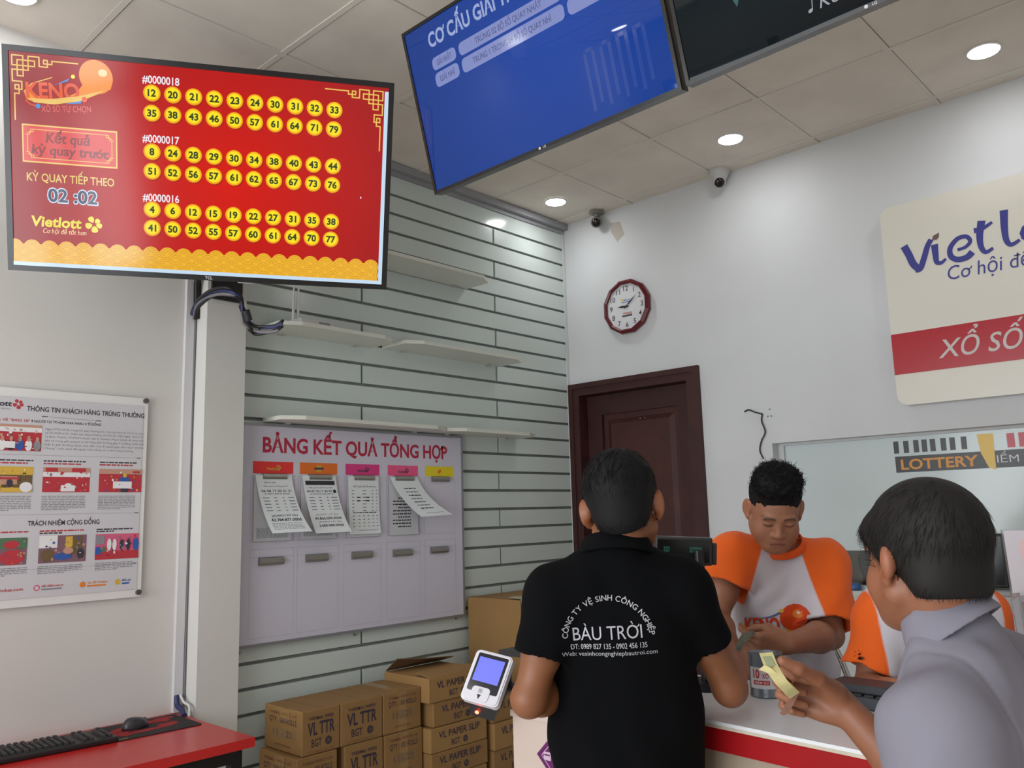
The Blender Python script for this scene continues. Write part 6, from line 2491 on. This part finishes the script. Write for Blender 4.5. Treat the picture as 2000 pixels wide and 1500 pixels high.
# ---------------------------------------------------------------- the man in black, seen from behind
def man_in_black():
    fwd = horiz(camdir(0.16, 0, 1))
    right = nrm(np.cross(fwd, V3(0, 0, 1)))
    hc = at(1215, 989, 1.99)
    nb = at(1203, 1072, 1.965)
    chest, waist, pelvis = at(1212, 1205, 1.98), at(1222, 1400, 1.975), at(1226, 1545, 1.965)
    sL, sR = at(1088, 1166, 1.955), at(1328, 1154, 1.965)
    eL, wL = at(1034, 1364, 1.90), at(1110, 1350, 2.10)
    eR, wR = at(1425, 1343, 1.98), at(1414, 1262, 2.17)
    t = thing('person', 'man in a black polo shirt with white print, back turned, at the counter', 'person', tuple(V3(pelvis[0], pelvis[1], 0)))
    R = head_frame(nrm(fwd + V3(0, 0, -0.12)) + right * 0.06, V3(0, 0, 1), 0.10)
    fd = Field()
    L = head(fd, hc, R, 1.03)
    fd.cone(L(0, -0.022, -0.05), nb + fwd * 0.012, 0.055, 0.056, 0.02)
    torso(fd, nb, chest, waist, pelvis, fwd, sL, sR, -0.016)
    arm(fd, sL, eL, wL, (0.050, 0.042, 0.037, 0.042, 0.027))
    arm(fd, sR, eR, wR, (0.050, 0.042, 0.037, 0.042, 0.027))
    hand_field(fd, wL, nrm(wL - eL) + fwd * 0.5, V3(0, 0, 1), 'L', [(30, 40, 25)] * 4, ((0.02, 0.02, -0.008), (0.05, 0.045, -0.02), (0.08, 0.05, -0.03), (0.10, 0.045, -0.035)))
    hand_field(fd, wR, camdir(0.12, -0.12, 1), V3(0, 0, 1), 'R', [(35, 45, 25), (45, 55, 30), (55, 60, 30), (60, 60, 30)], ((0.02, 0.02, -0.008), (0.05, 0.042, -0.022), (0.082, 0.040, -0.034), (0.104, 0.030, -0.036)))
    V, F = fd.mesh(0.0042)
    V = relax(V, F, 1)
    ms = skin('tanned skin', (136, 86, 56))
    skin_mesh('body', V, F, ms, t, paint_skin(V, (136, 86, 56), L, R, hc, 1.0))

    # hair: short, tapered at the nape
    crown = hc + R @ V3(0, -0.03, 0.125)

    def st(b, V, N_):
        flow = lambda p, n: (p - crown) + 0.02 * nrm(p - crown) + V3(0, 0, -0.02)
        q = (V - hc) @ R
        hair_strands(b, V, N_, 2600, flow, 0.012, 0.03, 0.0011, 0.22, 0.02, sel=q[:, 2] > -0.055)
        hair_strands(b, V, N_, 1100, flow, 0.020, 0.040, 0.0013, 0.55, 0.035, sel=q[:, 2] > 0.05)
    build_hair(t, hc, R, 1.03, m_hair, [((0, -0.016, 0.040), (0.0835, 0.105, 0.092)), ((0, -0.055, -0.02), (0.064, 0.052, 0.062))],
               [((0, 0.075, 0.05), (0, 0.62, -0.79)), ((0, 0, -0.077), (0, 0, -1))], st)

    # polo shirt
    g = 0.014
    sf = Field()
    torso(sf, nb, chest, waist, pelvis, fwd, sL, sR, g, half=(0.152, 0.166, 0.162), q=(1.42, 1.4, 1.35), sh=0.058, trap=0.020)
    upv = nrm(nb - chest)
    sf.cone(nb - upv * 0.07, nb - upv * 0.012 - fwd * 0.004, 0.075, 0.067, 0.02)
    for S, E, q_ in ((sL, eL, 0.60), (sR, eR, 0.56)):
        sf.capped(S, S + (E - S) * q_, 0.070, 0.062, 0.03)
    for S, E, q_ in ((sL, eL, 0.60), (sR, eR, 0.56)):
        sf.capped(S + (E - S) * (q_ - 0.05), S + (E - S) * (q_ + 0.3), 0.052, 0.054, 0.0, 's')
    sf.cone(nb + V3(0, 0, 0.075) + fwd * 0.012, L(0, -0.022, -0.05), 0.064, 0.062, 0.004, 's')

    def wr(p):
        q = p - chest
        a, z = q @ right, q[:, 2]
        return 0.0028 * np.sin(z * 38 + 7 * np.abs(a) + 2 * np.sin(a * 23)) * sstep(-z, 0.05, 0.3) + 0.002 * np.sin(a * 55 + z * 16 + np.sin(z * 21))
    sf.wrinkle(wr)
    hem = pelvis + V3(0, 0, -0.12)
    sf.plane(hem, V3(0, 0, -1))
    V, F = sf.mesh(0.0055)
    V = relax(V, F, 1)
    shirt = skin_mesh('polo_shirt', V, F, m_polo, t)
    cf = Field()
    up = nrm(nb + fwd * 0.0 - (hc + R @ V3(0, -0.03, -0.12)) * 0 - chest)
    zc = nrm(V3(0, 0, 1) + fwd * 0.28)
    Rc = np.stack([right, np.cross(zc, right), zc], 1)
    cf.ring(nb + V3(0, 0, 0.004) + fwd * 0.004, Rc, 0.079, 0.97, 0.0065, 3.4, slope=0.3)
    V, F = cf.mesh(0.0028)
    V = relax(V, F, 2)
    skin_mesh('collar', V, F, m_polo, shirt)
    legs(t, pelvis + V3(0, 0, -0.02), fwd, right, ((-0.10, 0.03), (-0.12, 0.03)), m_trs, m_shoe, bend=-0.03)

    # print on the back
    b = MB()
    o = at(1189, 1250, 1.86)
    x = right
    Fp_ = frame(o, x, V3(0, 0, 1) - right * 0.03)
    px = 1.865 / FPX
    polys = []
    arc = 'CÔNG TY VỆ SINH CÔNG NGHIỆP'
    ws = [0.32 if ch == ' ' else (text_mesh(ch, 0.012)[3] - text_mesh(ch, 0.012)[2]) + 0.12 for ch in arc]
    tot = sum(ws)
    a0, a1 = math.radians(178), math.radians(6)
    acc = 0.0
    for ch, w_ in zip(arc, ws):
        a = a0 + (a1 - a0) * (acc + w_ / 2) / tot
        acc += w_
        if ch == ' ':
            continue
        rr = 80 * px
        v, f = txt2(ch, rr * math.cos(a), (rr * 0.93) * math.sin(a), 0.0118, None, a - math.pi / 2, 0.012)
        polys.append((v, f, 0, 0))
    polys.append((*txt2('BÀU TRỜI', -2 * px, 1 * px, 0.0285, 135 * px, 0.04, 0.0), 0, 0))
    polys.append((*txt2('ĐT: 0989 827 135 - 0902 456 135', -1 * px, -17 * px, 0.0115, 150 * px, 0.03, 0.008), 0, 0))
    polys.append((*txt2('Web: vesinhcongnghiepbautroi.com', 0 * px, -30 * px, 0.0095, 186 * px, 0.03, 0.0), 0, 0))
    project_print(b, sf, Fp_, fwd, polys, 0.002)
    b.build('shirt_print', m_polop, shirt)


man_in_black()


# ---------------------------------------------------------------- raglan tee of the two clerks
def raglan_color(V, nb, fwd, right, sL, sR, seam, arms):
    orange, white = np.array(lin((246, 104, 22))), np.array(lin((216, 213, 222)))
    side = (V - nb) @ right
    out = np.zeros(len(V))
    for sgn, S in ((-1, sL), (1, sR)):
        a = nb + right * sgn * seam[0]
        b_ = S + right * -sgn * seam[1] + V3(0, 0, -0.15)
        e = nrm(b_ - a)
        n = nrm(np.cross(fwd, e)) * 1.0
        if n @ right * sgn < 0:
            n = -n
        d = (V - a) @ n
        E = arms[0 if sgn < 0 else 1]
        ba = E - S
        tt = np.clip((V - S) @ ba / (ba @ ba), 0, 1)
        da = np.linalg.norm(V - S - tt[:, None] * ba, axis=1)
        near = 1 - sstep(da, 0.094, 0.099)
        high = sstep(V[:, 2] - b_[2], 0.0, 0.03)
        out = np.maximum(out, sstep(d, -0.0025, 0.0025) * np.maximum(near, high))
    return white * (1 - out[:, None]) + orange * out[:, None]


def tee(t, fwd, right, nb, chest, waist, pelvis, sL, sR, eL, eR, L, hem, wr, cut=0.66, half=(0.150, 0.160, 0.160), g=0.014, neck=0.064, drop=0.42, sleeve=(0.074, 0.080), fore=0.01, seam=(0.055, 0.028)):
    sf = Field()
    torso(sf, nb, chest, waist, pelvis, fwd, sL, sR, g, half=half)
    cut = cut if isinstance(cut, tuple) else (cut, cut)
    for S, E, c_ in ((sL, eL, cut[0]), (sR, eR, cut[1])):
        sf.capped(S, S + (E - S) * c_, sleeve[0], sleeve[1], 0.03)
    for S, E, c_ in ((sL, eL, cut[0]), (sR, eR, cut[1])):
        sf.capped(S + (E - S) * (c_ - 0.06), S + (E - S) * (c_ + 0.3), sleeve[1] - 0.014, sleeve[1] - 0.010, 0.0, 's')
    zc = nrm(V3(0, 0, 1) + fwd * drop)
    sf.cone(nb + fwd * fore + zc * 0.035, nb + fwd * fore + zc * 0.18, neck + 0.004, neck + 0.012, 0.004, 's')
    sf.wrinkle(wr)
    sf.plane(hem, V3(0, 0, -1))
    V, F = sf.mesh(0.005)
    V = relax(V, F, 1)
    shirt = skin_mesh('raglan_tee', V, F, m_tee, t, raglan_color(V, nb, fwd, right, sL, sR, seam, (eL, eR)))
    cf = Field()
    Rc = np.stack([right, np.cross(zc, right), zc], 1)
    cf.ring(nb + fwd * fore + zc * 0.008, Rc, neck + 0.004, 1.0, 0.005, 2.6, slope=0.3)
    V, F = cf.mesh(0.0028)
    V = relax(V, F, 2)
    skin_mesh('collar', V, F, mat('orange rib', (240, 92, 24), rough=0.85), shirt)
    return sf, shirt


def keno_print(t, sf, o, right, fwd, k=1.0, name='shirt_print'):
    b = MB()
    Ff = frame(o, -right, V3(0, 0, 1))
    polys = []
    polys.append((*disc2(0.047 * k, 0.032 * k, 0.046 * k, 0.042 * k, 0.3), 0, 1))
    polys.append((*disc2(0.056 * k, 0.044 * k, 0.016 * k, 0.014 * k), 1, 2))
    polys.append((*disc2(0.058 * k, 0.047 * k, 0.006 * k, 0.005 * k), 5, 3))
    polys.append((*band2([(-0.095 * k, 0.015 * k), (-0.1 * k, -0.015 * k), (-0.06 * k, -0.026 * k), (0.0, -0.022 * k), (0.05 * k, -0.005 * k)], 0.012 * k, 0.02 * k), 2, 0))
    v, f = txt2('KENO', -0.050 * k, -0.012 * k, 0.040 * k, 0.102 * k, 0.06, 0.04)
    polys.append((v, f, 3, 2))
    polys.append((*band2([(-0.055 * k, 0.028 * k), (-0.03 * k, 0.033 * k), (-0.005 * k, 0.043 * k), (0.01 * k, 0.052 * k)], 0.003 * k, 0.007 * k), 4, 2))
    polys.append((*disc2(0.008 * k, 0.053 * k, 0.007 * k, 0.006 * k), 2, 3))
    project_print(b, sf, Ff, -fwd, polys, 0.0018)
    b.build(name, [mat('print orange ball', (226, 74, 22), rough=0.6), mat('print amber', (238, 130, 40), rough=0.6), mat('print yellow', (238, 186, 50), rough=0.6),
                   mat('print red', (222, 62, 28), rough=0.6), mat('print slate blue', (90, 104, 150), rough=0.6), mat('print cream', (240, 210, 190), rough=0.6)], t)


def standing_clerk():
    fwd = horiz(camdir(-0.22, 0, -1))
    right = nrm(np.cross(fwd, V3(0, 0, 1)))
    hc = at(1513, 994, 2.56)
    nb = at(1521, 1062, 2.68)
    chest, waist, pelvis = at(1524, 1170, 2.72), at(1532, 1310, 2.76), at(1536, 1430, 2.76)
    sL, sR = at(1610, 1100, 2.70), at(1430, 1088, 2.66)
    eL, wL = at(1620, 1240, 2.58), at(1540, 1257, 2.40)
    eR, wR = at(1396, 1212, 2.60), at(1428, 1268, 2.44)
    t = thing('person', 'young clerk in an orange and white tee, standing and looking down at money', 'person', tuple(V3(pelvis[0], pelvis[1], 0)))
    R = head_frame(camdir(-0.13, 0.46, -1), V3(0, 0, 1), 0.07)
    fd = Field()
    s = 0.95
    L = head(fd, hc, R, s)
    fd.ell(L(0, 0.02, -0.06), np.array((0.066, 0.05, 0.05)) * s, R, 0.03)
    fd.cone(L(0, -0.024, -0.055), nb + fwd * 0.01, 0.056, 0.056, 0.025)
    torso(fd, nb, chest, waist, pelvis, fwd, sL, sR, -0.014)
    arm(fd, sL, eL, wL, (0.050, 0.043, 0.039, 0.044, 0.029))
    arm(fd, sR, eR, wR, (0.050, 0.043, 0.039, 0.044, 0.029))
    hand_field(fd, wL, camdir(-1, 0.03, -0.12), camdir(-0.12, -0.92, -0.25), 'L', [(28, 52, 30), (52, 62, 36), (62, 70, 38), (68, 70, 40)],
               ((0.02, 0.02, -0.010), (0.052, 0.040, -0.026), (0.086, 0.032, -0.040), (0.112, 0.022, -0.042)), 1.0)
    hand_field(fd, wR, camdir(0.5, 0.35, -0.5), camdir(0.3, -0.9, 0.1), 'R', [(30, 45, 25)] * 4, ((0.02, 0.02, -0.008), (0.05, 0.042, -0.02), (0.08, 0.045, -0.03), (0.1, 0.04, -0.034)), 1.0)
    V, F = fd.mesh(0.0032)
    V = relax(V, F, 1)
    ms = skin('light tan skin', (158, 108, 82))
    skin_mesh('body', V, F, ms, t, paint_skin(V, (158, 108, 82), L, R, hc, s))

    def st(b, V, N_):
        q = ((V - hc) @ R) / s
        crown = hc + R @ V3(0, -0.02, 0.10)
        flow = lambda p, n: nrm(p - crown) + R @ V3(0.2, 0.5, 0.1)
        hair_strands(b, V, N_, 2400, flow, 0.015, 0.032, 0.0015, 0.9, 0.5, sel=q[:, 2] > 0.085, curl=1.1)
        hair_strands(b, V, N_, 900, lambda p, n: V3(0, 0, -1), 0.006, 0.012, 0.001, 0.15, 0.2, sel=q[:, 2] < 0.085)
    build_hair(t, hc, R, s, m_hair, [((0, -0.020, 0.046), (0.0805, 0.101, 0.086)), ((0, 0.004, 0.108), (0.074, 0.084, 0.050)), ((0.02, 0.03, 0.112), (0.058, 0.062, 0.046)), ((0, -0.06, -0.02), (0.06, 0.045, 0.05))],
               [((0, 0.080, 0.066), (0, 0.80, -0.60)), ((0, 0, -0.06), (0, 0, -1))], st, 0.004, 0.0022)

    def wr(p):
        q = p - chest
        a, z = q @ right, q[:, 2]
        return 0.003 * np.sin(z * 46 + a * 30 + 2 * np.sin(a * 25)) * sstep(-z, 0.0, 0.2) + 0.0022 * np.sin(a * 60 + z * 22 + 2 * np.sin(z * 25))
    sf, shirt = tee(t, fwd, right, nb, chest, waist, pelvis, sL, sR, eL, eR, L, pelvis + V3(0, 0, -0.05), wr, half=(0.142, 0.152, 0.158), neck=0.068, drop=0.7, sleeve=(0.072, 0.086), fore=0.016, cut=(0.86, 0.44))
    keno_print(shirt, sf, at(1520, 1222, 2.66), right, fwd, 1.0)
    legs(t, pelvis + V3(0, 0, 0.0), fwd, right, ((-0.02, 0.04), (0.02, 0.04)), m_trs, m_shoe)


standing_clerk()


def seated_clerk():
    fwd = horiz(camdir(0.0, 0, -1))
    right = nrm(np.cross(fwd, V3(0, 0, 1)))
    hc = at(1812, 1062, 2.22)
    nb = at(1815, 1142, 2.32)
    chest, waist, pelvis = at(1815, 1265, 2.36), at(1815, 1420, 2.42), at(1815, 1505, 2.44)
    sL, sR = at(1912, 1200, 2.34), at(1726, 1202, 2.34)
    eL, wL = at(1962, 1352, 2.30), at(1895, 1350, 2.14)
    eR, wR = at(1692, 1350, 2.30), at(1752, 1344, 2.14)
    t = thing('person', 'clerk in an orange and white raglan tee, mostly hidden behind the man in grey', 'person', tuple(V3(pelvis[0], pelvis[1], 0)))
    R = head_frame(camdir(-0.05, 0.5, -1), V3(0, 0, 1))
    fd = Field()
    L = head(fd, hc, R, 0.97)
    fd.cone(L(0, -0.02, -0.055), nb + fwd * 0.01, 0.052, 0.057, 0.03)
    torso(fd, nb, chest, waist, pelvis, fwd, sL, sR, -0.014, half=(0.138, 0.145, 0.15))
    arm(fd, sL, eL, wL, (0.046, 0.040, 0.034, 0.038, 0.025))
    arm(fd, sR, eR, wR, (0.046, 0.040, 0.034, 0.038, 0.025))
    for W, sd in ((wL, 'L'), (wR, 'R')):
        hand_field(fd, W, fwd + V3(0, 0, 0.05), right * (1 if sd == 'L' else -1), sd, [(8, 12, 8)] * 4, ((0.02, 0.02, -0.004), (0.045, 0.05, -0.008), (0.07, 0.06, -0.01), (0.09, 0.065, -0.012)), 0.92)
    V, F = fd.mesh(0.0048)
    V = relax(V, F, 1)
    skin_mesh('body', V, F, MATS['light tan skin'], t, paint_skin(V, (172, 118, 92), L, R, hc, 0.97))

    def st(b, V, N_):
        hair_strands(b, V, N_, 700, lambda p, n: V3(0, 0, -1), 0.02, 0.05, 0.0014, 0.1, 0.25)
    build_hair(t, hc, R, 0.97, m_hair, [((0, -0.018, 0.04), (0.086, 0.105, 0.092)), ((0, -0.05, -0.03), (0.07, 0.055, 0.07))], [((0, 0.075, 0.052), (0, 0.70, -0.71)), ((0, 0, -0.09), (0, 0, -1))], st, 0.006)

    def wr(p):
        q = p - chest
        a, z = q @ right, q[:, 2]
        return 0.003 * np.sin(z * 30 + a * 40 + 2 * np.sin(a * 25)) + 0.002 * np.sin(a * 60 - z * 30)
    sf, shirt = tee(t, fwd, right, nb, chest, waist, pelvis, sL, sR, eL, eR, L, pelvis + V3(0, 0, -0.06), wr, cut=0.72, half=(0.136, 0.142, 0.15), neck=0.060, drop=0.4, sleeve=(0.064, 0.078), seam=(0.165, -0.035))
    keno_print(shirt, sf, at(1800, 1340, 2.24), right, fwd, 0.9)
    legs(t, pelvis + V3(0, 0, 0.02), fwd, right, ((0, 0), (0, 0)), m_trs, m_shoe, seat=0.16)
    # stool under the clerk
    st_ = thing('stool', 'round-topped chrome stool under the clerk behind the man in grey', 'stool', tuple(V3(pelvis[0], pelvis[1], 0)))
    zs = pelvis[2] - 0.235
    b = MB()
    b.lathe([(0.0005, zs - 0.05), (0.16, zs - 0.05), (0.17, zs - 0.03), (0.16, zs), (0.0005, zs)], 32, 0, Matrix.Translation((pelvis[0], pelvis[1], 0)))
    b.build('seat', m_khaki, st_)
    for k in range(4):
        a = k * math.pi / 2 + 0.6
        b = MB()
        b.tube([(pelvis[0] + 0.11 * math.cos(a), pelvis[1] + 0.11 * math.sin(a), zs - 0.05), (pelvis[0] + 0.19 * math.cos(a), pelvis[1] + 0.19 * math.sin(a), 0.0)], 0.012, 10)
        b.build('leg', m_chrome, st_)
    b = MB()
    b.tube([(pelvis[0] + 0.165 * math.cos(a), pelvis[1] + 0.165 * math.sin(a), 0.2) for a in np.linspace(0, 2 * math.pi, 25)[:-1]], 0.008, 8, closed=True)
    b.build('foot_ring', m_chrome, st_)


seated_clerk()


# ---------------------------------------------------------------- the man in grey at the right edge
def man_in_grey():
    fwd = horiz(camdir(-0.74, 0, 0.7))
    right = nrm(np.cross(fwd, V3(0, 0, 1)))
    hc = at(1806, 1088, 1.425)
    nb = at(1861, 1236, 1.385)
    chest, waist, pelvis = at(1895, 1420, 1.34), at(1915, 1690, 1.31), at(1925, 1860, 1.28)
    sL, sR = at(1842, 1430, 1.235), at(1958, 1316, 1.52)
    eL, wL = at(1830, 1640, 1.18), at(1750, 1760, 1.36)
    eR, wR = at(1805, 1545, 1.49), at(1648, 1381, 1.575)
    t = thing('person', 'dark-haired man in a lilac grey shirt at the right, holding out folded banknotes', 'person', tuple(V3(pelvis[0], pelvis[1], 0)))
    s = 1.05
    R = head_frame(nrm(horiz(camdir(-0.16, 0, 0.99)) + V3(0, 0, -0.03)), V3(0, 0, 1), 0.0)
    fd = Field()
    L = head(fd, hc, R, s, eo=0.006, ea=0.35, es=0.88)
    fd.cone(L(0, -0.03, -0.05), nb + fwd * 0.012, 0.054, 0.052, 0.02)
    torso(fd, nb, chest, waist, pelvis, fwd, sL, sR, -0.020, trap=0.09, kt=0.012)
    arm(fd, sL, eL, wL, (0.048, 0.040, 0.035, 0.039, 0.027))
    arm(fd, sR, eR, wR, (0.048, 0.040, 0.035, 0.040, 0.0275))
    hand_field(fd, wL, nrm(wL - eL), V3(0, 0, 1), 'L', [(30, 40, 25)] * 4, ((0.02, 0.02, -0.008), (0.05, 0.042, -0.02), (0.08, 0.045, -0.03), (0.1, 0.04, -0.034)))
    Fh, Th = camdir(-0.86, -0.22, 0.42), camdir(0.30, -0.93, 0.0)
    LH, tips = hand_field(fd, wR, Fh, Th, 'R', [(56, 88, 50), (60, 88, 50), (64, 86, 50), (66, 82, 50)],
                          ((0.018, 0.020, -0.014), (0.048, 0.040, -0.046), (0.082, 0.050, -0.074), (0.110, 0.056, -0.086)), 1.08)
    V, F = fd.mesh(0.0036)
    V = relax(V, F, 1)
    ms = skin('weathered skin', (146, 94, 68))
    skin_mesh('body', V, F, ms, t, paint_skin(V, (146, 94, 68), L, R, hc, s))

    def st(b, V, N_):
        q = ((V - hc) @ R) / s
        whorl = hc + R @ V3(0.01, -0.055, 0.125)

        def flow(p, n):
            d = nrm(p - whorl)
            return d + R @ V3(0, 0.25, -0.15)
        hair_strands(b, V, N_, 4200, flow, 0.02, 0.045, 0.0010, 0.08, 0.08, sel=q[:, 2] > -0.02, droop=0.05)
        hair_strands(b, V, N_, 1200, lambda p, n: V3(0, 0, -1) - n * 0.4, 0.012, 0.022, 0.0010, 0.05, 0.10, sel=(q[:, 2] <= -0.015) & (q[:, 2] > -0.05) & (N_[:, 2] > -0.4))
        hair_strands(b, V, N_, 260, flow, 0.03, 0.05, 0.0007, 0.25, 0.12, sel=(q[:, 1] > 0.04) & (q[:, 2] > 0.03), droop=0.15)
    build_hair(t, hc, R, s, m_hair2, [((0, -0.016, 0.036), (0.084, 0.106, 0.092)), ((0, -0.058, -0.030), (0.068, 0.048, 0.055)), ((0, 0.062, 0.044), (0.064, 0.050, 0.042))],
               [((0, 0.085, 0.012), (0, 0.46, -0.89)), ((0, 0, -0.060), (0, 0, -1))], st, 0.0042)

    g = 0.013
    sf = Field()
    torso(sf, nb, chest, waist, pelvis, fwd, sL, sR, g, half=(0.146, 0.165, 0.165), sh=0.060, trap=0.066, kt=0.016)
    upv = nrm(nb - chest)
    sf.cone(nb - upv * 0.09, nb - upv * 0.016 - fwd * 0.012, 0.072, 0.066, 0.014)
    for S, E in ((sL, eL), (sR, eR)):
        sf.capped(S, S + (E - S) * 0.80, 0.078, 0.086, 0.035)
    for S, E in ((sL, eL), (sR, eR)):
        sf.cone(S + (E - S) * 0.6, S + (E - S) * 1.1, 0.066, 0.074, 0.0, 's')
    zc = nrm(V3(0, 0, 1) + fwd * 0.72)
    sf.cone(nb + fwd * 0.006 + zc * 0.04, nb + fwd * 0.012 + zc * 0.18, 0.066, 0.07, 0.004, 's')

    def wr(p):
        q = p - chest
        a, z, y = q @ right, q[:, 2], q @ fwd
        ql = p - sL
        fold = 0.004 * np.exp(-((ql @ nrm(right * 0.9 + V3(0, 0, -0.35) - fwd * 0.2)) / 0.022 - 2.2) ** 2)
        return 0.0042 * np.sin(z * 24 + a * 26 + 2 * np.sin(y * 24)) + 0.0034 * np.sin((a + y) * 34 - z * 18 + 2 * np.sin(z * 20)) - fold + 0.0026 * np.exp(-(((ql @ right) - 0.055 - 0.25 * (ql @ fwd)) / 0.0045) ** 2) * (np.linalg.norm(ql, axis=1) < 0.19)
    sf.wrinkle(wr)
    sf.plane(pelvis + V3(0, 0, -0.12), V3(0, 0, -1))
    V, F = sf.mesh(0.005)
    V = relax(V, F, 1)
    shirt = skin_mesh('shirt', V, F, m_gshirt, t)
    # stand-up and turned-down collar
    cf = Field()
    Rc = np.stack([right, np.cross(zc, right), zc], 1)
    cc_ = nb + fwd * 0.012 + V3(0, 0, 0.022)
    cf.ring(cc_, Rc, 0.070, 1.0, 0.0056, 5.6, slope=0.42)
    for sgn in (-1, 1):
        p0 = cc_ + Rc @ V3(sgn * 0.040, 0.058, -0.008)
        cf.fcone(p0, p0 + Rc @ V3(sgn * -0.012, 0.028, -0.026), 0.016, 0.004, Rc @ V3(0, 0.6, 0.8), 3.0, 0.006)
    V, F = cf.mesh(0.0024)
    V = relax(V, F, 3)
    skin_mesh('collar', V, F, m_gshirt, shirt)
    legs(t, pelvis + V3(0, 0, -0.02), fwd, right, ((0.02, 0.03), (-0.03, 0.03)), m_trs, m_shoe)
    return LH, wR, Fh, Th, tips


LH, WR, FH, TH_, TIPS = man_in_grey()

# ---------------------------------------------------------------- money
m_note = mat('yellowish banknote', (206, 196, 140), rough=0.7, noise=0.12, nscale=60)
m_note2 = mat('banknote green print', (150, 156, 120), rough=0.7)
m_note3 = mat('brown banknote', (150, 108, 92), rough=0.7, noise=0.15, nscale=60)
m_note4 = mat('grey green banknote', (120, 124, 110), rough=0.7, noise=0.15, nscale=60)


def note(pts_l, pts_r, n=10, th=0.0012):
    """a folded strip between two edges"""
    A_, B_ = bez(pts_l, n), bez(pts_r, n)
    v, f = [], []
    for a, c in zip(A_, B_):
        m_ = (np.array(a) + np.array(c)) / 2
        nn = nrm(np.cross(np.array(c) - np.array(a), FWD)) * 0
        v += [tuple(a), tuple(c)]
    N = len(A_)
    off = FWD * th
    v += [tuple(np.array(q) + off) for q in v]
    o = 2 * N
    for i in range(N - 1):
        a = 2 * i
        f += [(a, a + 1, a + 3, a + 2), (o + a, o + a + 2, o + a + 3, o + a + 1), (a, a + 2, o + a + 2, o + a), (a + 1, o + a + 1, o + a + 3, a + 3)]
    f += [(0, o, o + 1, 1), (2 * N - 2, 2 * N - 1, o + 2 * N - 1, o + 2 * N - 2)]
    return v, f


t = thing('banknotes', 'two folded yellowish banknotes pinched in the hand of the man in grey', 'banknotes', tuple(at(1515, 1330, 1.55)))
dz = 1.518
b = MB()
v, f = note([at(1483, 1276, dz + .03), at(1494, 1304, dz + .02), at(1512, 1332, dz), at(1528, 1350, dz), at(1543, 1365, dz + .01)],
            [at(1509, 1274, dz + .03), at(1520, 1300, dz + .02), at(1535, 1325, dz), at(1549, 1340, dz), at(1562, 1352, dz + .01)])
b.add(v, f, 0)
v, f = note([at(1489, 1282, dz + .0278), at(1500, 1304, dz + .0175)], [at(1506, 1281, dz + .0278), at(1513, 1300, dz + .0175)], 6, 0.0004)
b.add(v, f, 1)
v, f = note([at(1522, 1338, dz - .0015), at(1540, 1357, dz + .0065)], [at(1536, 1331, dz - .0015), at(1553, 1347, dz + .0065)], 6, 0.0004)
b.add(v, f, 1)
b.build('upper_note', [m_note, m_note2], t)
b = MB()
v, f = note([at(1482, 1308, dz + .02), at(1500, 1316, dz + .012), at(1518, 1336, dz + .006), at(1535, 1358, dz + .012)],
            [at(1494, 1299, dz + .02), at(1510, 1308, dz + .012), at(1530, 1330, dz + .006), at(1550, 1352, dz + .012)])
b.add(v, f, 0)
b.build('lower_note', [m_note], t)
t = thing('banknote', 'brownish banknote end dangling below the hand of the man in grey', 'banknotes', tuple(at(1535, 1385, 1.53)))
b = MB()
v, f = note([at(1546, 1358, dz + .014), at(1537, 1372, dz + .016), at(1527, 1388, dz + .018), at(1523, 1394, dz + .018)],
            [at(1561, 1354, dz + .014), at(1551, 1373, dz + .016), at(1540, 1392, dz + .018), at(1531, 1398, dz + .018)])
b.add(v, f, 0)
b.build('tail', [m_note3], t)
t = thing('banknote', 'grey-green banknote passed between the man in black and the young clerk', 'banknotes', tuple(at(1444, 1256, 2.3)))
b = MB()
v, f = note([at(1425, 1268, 2.3), at(1437, 1258, 2.3), at(1447, 1242, 2.31), at(1458, 1234, 2.33), at(1474, 1232, 2.36)],
            [at(1445, 1273, 2.3), at(1452, 1262, 2.3), at(1460, 1252, 2.31), at(1467, 1244, 2.33), at(1476, 1240, 2.36)])
b.add(v, f, 0)
b.build('note', [m_note4], t)
